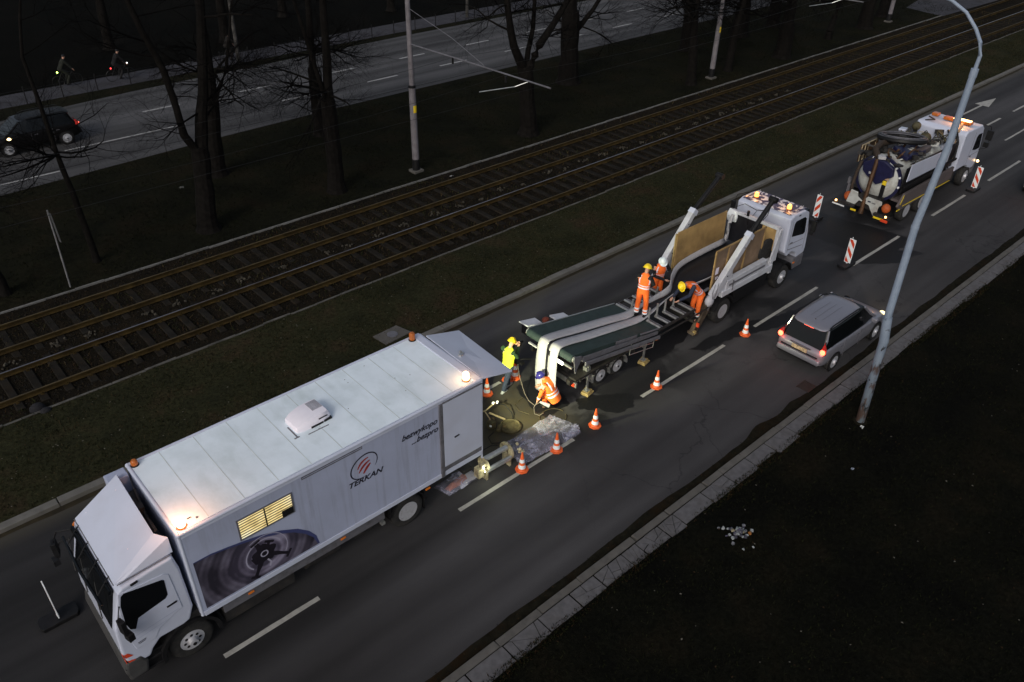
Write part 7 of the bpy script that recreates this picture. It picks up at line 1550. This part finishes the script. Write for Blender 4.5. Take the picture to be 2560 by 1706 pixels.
# ================================================================== cars
silver = mat('silver_car_paint', (.27, .27, .31), .35, .45, var=.03, scale=1, coat=.25)
blackcar = mat('black_car_paint', (.0045, .0045, .005), .45, 0, var=.1, spec=.15)
whitecar = mat('white_car_paint', (.55, .54, .50), .3, var=.03, coat=.5)
def car(label, loc, rz, paint, dims=(4.5, 1.76, 1.62), tail=None, head=None, taillight=red_on, van=True, plate=True, belt=.96, lit=(-1,)):
    L_, W_, H_ = dims; t = thing('parked_car' if False else 'car', label, 'car', loc, rz=rz); t2 = t
    def b(mb, name, m, par=None, **k):
        o = build(mb, name, m, **k); o.parent = par or t2; return o
    hw = W_ / 2
    # lower body sections: x, half width, bottom, belt height, top width factor
    secs = [(0.0, .80, .42, .72, .9), (.06, .93, .30, .86, .93), (.35, .985, .24, belt + .02, .95), (1.0, 1.0, .22, belt + .02, .95), (2.2, 1.0, .20, belt, .95), (3.1, 1.0, .20, belt - .06, .94), (3.75, .985, .22, belt - .12, .90), (4.2, .94, .24, belt - .24, .86), (4.42, .84, .30, belt - .34, .84), (4.5, .70, .40, .56, .86)]
    m_ = MB(); rings = []
    for x, w_, z0, z1, tf_ in secs:
        x *= L_ / 4.5; h = hw * w_; zm = z0 + (z1 - z0) * .55
        rings.append([V((x, s_ * yy, zz)) for s_, yy, zz in ((-1, h * .75, z0), (-1, h * .97, z0 + .06), (-1, h, zm), (-1, h * .99, z1 - .06), (-1, h * tf_, z1), (-1, h * tf_ * .5, z1 + .015), (1, h * tf_ * .5, z1 + .015), (1, h * tf_, z1), (1, h * .99, z1 - .06), (1, h, zm), (1, h * .97, z0 + .06), (1, h * .75, z0))])
    m_.loft(rings); body = b(m_, 'body', paint, smooth=True, sub=2)
    # greenhouse
    if van: gs = [(.10, belt - .02, .0), (.30, H_ - .10, .2), (.62, H_ - .03, .3), (1.6, H_, .3), (2.45, H_ - .05, .3), (3.45, belt - .06, .0)]
    gh = [(.12, .90, .90), (.34, .885, .74), (1.5, .90, .74), (2.5, .88, .72), (3.60, .82, .80)]
    m_ = MB(); zt = [belt - .05, H_ - .09, H_ - .03, H_ - .10, belt - .15]; rings = []
    for (x, wb, wt), z in zip(gh, zt):
        x *= L_ / 4.5
    low = [(.13, .86), (.5, .93), (1.6, .95), (2.6, .93), (3.62, .80)]; up = [(.42, .70), (.6, .72), (1.5, .74), (2.3, .73), (2.75, .66)]
    vs = []
    for (xb, wb), (xt, wt) in zip(low, up):
        for s_ in (-1, 1): vs.append(V((xb * L_ / 4.5, s_ * hw * wb, belt - .06 - (.1 if xb > 3 else 0)))); vs.append(V((xt * L_ / 4.5, s_ * hw * wt * 1.0, H_ - .08 - (.03 if xt > 2.5 else 0))))
    fs = []
    for i in range(4):
        a = i * 4; c_ = a + 4; fs += [(a, c_, c_ + 1, a + 1), (a + 2, a + 3, c_ + 3, c_ + 2), (a + 1, c_ + 1, c_ + 3, a + 3)]
    fs += [(0, 1, 3, 2), (16, 18, 19, 17)]; m_ = MB(); m_.add(vs, fs); gl = b(m_, 'windows', glassd, body, bevel=.05)
    # roof
    m_ = MB(); rp = [(.22, .66, H_ - .13), (.40, .72, H_ - .075), (.62, .745, H_ - .05), (1.5, .76, H_ - .02), (2.3, .745, H_ - .055), (2.75, .68, H_ - .13)]; rings = []
    for x, w_, z in rp:
        h = hw * w_; x *= L_ / 4.5; rings.append([V((x, -h, z - .035)), V((x, -h * .97, z)), V((x, -h * .5, z + .025)), V((x, 0, z + .03)), V((x, h * .5, z + .025)), V((x, h * .97, z)), V((x, h, z - .035)), V((x, 0, z - .04))])
    m_.loft(rings); rf_ = b(m_, 'roof', paint, body, smooth=True, sub=1)
    m_ = MB(); f = L_ / 4.5
    for s_ in (-1, 1):
        m_.tube([(2.75 * f, s_ * hw * .685, H_ - .15), (3.2 * f, s_ * hw * .76, belt + .10), (3.62 * f, s_ * hw * .80, belt - .14)], [.04, .04, .05], 6)
        m_.tube([(.40 * f, s_ * hw * .715, H_ - .09), (.28 * f, s_ * hw * .80, belt + .2), (.14 * f, s_ * hw * .87, belt - .05)], [.025, .03, .04], 6)
        m_.tube([(.45 * f, s_ * hw * .935, belt - .02), (1.6 * f, s_ * hw * .955, belt), (2.6 * f, s_ * hw * .94, belt - .02), (3.5 * f, s_ * hw * .86, belt - .10)], .012, 6)
    b(m_, 'pillars', paint, body, smooth=True)
    m_ = MB()
    for s_ in (-1, 1): m_.tube([(.46 * f, s_ * hw * .70, H_ - .05), (.60 * f, s_ * hw * .71, H_ + .015), (2.15 * f, s_ * hw * .71, H_ + .005), (2.4 * f, s_ * hw * .69, H_ - .05)], .022, 6)
    b(m_, 'roof_rails', blackp, body, smooth=True)
    m_ = MB()
    for yy in (-.2, 0, .2): m_.box((1.3 * f, yy, H_ + .008), (1.2, .006, .004))
    m_.box((.62 * f, 0, H_ - .015), (.05, .03, .03)); b(m_, 'roof_grooves', greym, rf_)
    m_ = MB()
    for s_ in (-1, 1):
        for xx in (1.32, 2.35): m_.box((xx * f, s_ * hw * .998, .62), (.008, .01, .62)); m_.box(((xx - .22) * f, s_ * hw * 1.0, .80), (.16, .02, .02))
    b(m_, 'door_lines', greym, body)
    for s_ in (-1, 1): b(MB().box((2.95 * f, s_ * (hw + .09), belt + .08), (.12, .20, .14)), 'door_mirror', paint, body, bevel=.03)
    m_ = MB(); m_.box((-.045, 0, .615), (.10, W_ * .80, .035)); b(m_, 'bumper_step', paint, body, bevel=.015)
    m_ = MB(); m_.box((.0, 0, .40), (.13, W_ * .78, .03)); m_.box((-.012, 0, .66), (.06, W_ * .74, .014)); b(m_, 'rear_gaps', blackp, body)
    for xx in (.78, 3.55):
        for s_ in (-1, 1):
            m_ = MB(); m_.lathe([(.36, .0), (.30, .01), (0, .01)], (xx * f, s_ * (hw + .003) if s_ > 0 else -(hw + .003) - .01, .33), 'y', 22); 
            b(m_, 'wheel_arch', blackp, body)
            wl_ = wheel(t2, 0, 0, 0, .32, .2, s_, .21, holes=5); wl_.parent = t2; wl_.matrix_parent_inverse = Matrix.Identity(4); wl_.location = (xx * f, s_ * (hw + .02), .32)
            for ch in wl_.children:
                ch.matrix_parent_inverse = Matrix.Identity(4)
                for c2 in ch.children: c2.matrix_parent_inverse = Matrix.Identity(4)
    for s_ in (-1, 1):
        m_ = MB(); m_.tube([(.09 * f, s_ * hw * .87, .84), (.10 * f, s_ * hw * .86, 1.0), (.20 * f, s_ * hw * .80, 1.20)], [.085, .08, .025], 8); tl = b(m_, 'tail_light', mat('tail_lens', (.45, .02, .015), .25), body, smooth=True)
        if tail: m_ = MB(); m_.ball((.035 * f, s_ * hw * .86, .92), (.045, .085, .10), 10, 6, 0, -.99); b(m_, 'lit_tail_lamp', red_on, tl, smooth=True)
        m_ = MB(); m_.ball((4.32 * f, s_ * hw * .76, .64), (.09, .11, .075), 10, 6, 0, -.99); b(m_, 'headlight', (head if s_ in lit else None) or glassd, body, smooth=True)
    if tail: m_ = MB(); m_.box((.30 * f, 0, H_ - .155), (.05, .34, .035), (0, .3, 0)); b(m_, 'high_brake_light', red_on, body, bevel=.01)
    m_ = MB(); m_.box((.015, 0, .50), (.16, W_ * .88, .20)); b(m_, 'rear_bumper', paint, body, bevel=.07, seg=4)
    if plate: m_ = MB(); m_.box((-.01, 0, .74), (.03, .52, .12)); pl = b(m_, 'number_plate', mat('lit_number_plate', (.55, .42, .25), .6, var=.5, scale=18), body); m_ = MB(); m_.box((.01, 0, .84), (.05, .7, .03)); b(m_, 'plate_trim', greym, body)
    return t
mp_ = car('silver people carrier with lit red tail lights driving past the skip lorry', (20.70, 9.10, 0), 0.0, silver, (4.35, 1.72, 1.60), tail=True, head=emit('lit_headlamp', (1.0, .80, .42), 2.2))
for s_ in (-.78, .78): lamp('tail_glow', (20.55, 9.10 + s_, .9), 2.2, (1.0, .08, .03), .06, mp_)
lamp('headlight_beam', (25.2, 9.1, .65), 45, (1.0, .75, .45), .08, mp_, 70, (31, 9.0, 0))
c3 = car('white car cut off by the right edge of the picture with one red tail light', (40.75, 8.85, 0), 0.0, whitecar, (4.3, 1.75, 1.5), tail=True)
bc = car('black car driving left on the far road with orange and yellow front lights', (10.2, 44.3, .08), PI, blackcar, (4.3, 1.8, 1.55), tail=False, head=emit('lit_far_headlamp', (1.0, .62, .22), 1.2), plate=False, lit=(-1, 1))
m_ = MB(); m_.ball((10.18, 43.6, .98), (.08, .10, .05), 8, 5, 0, -.99); o = build(m_, 'lit_tail_lamp', emit('lit_far_tail', (1, .12, .07), 2.5), bc)
m_ = MB(); m_.ball((6.95, 43.36, .92), (.10, .05, .07), 8, 5, 0, -.99); o = build(m_, 'lit_side_lamp', emit('lit_far_side', (1, .72, .35), 5), bc)
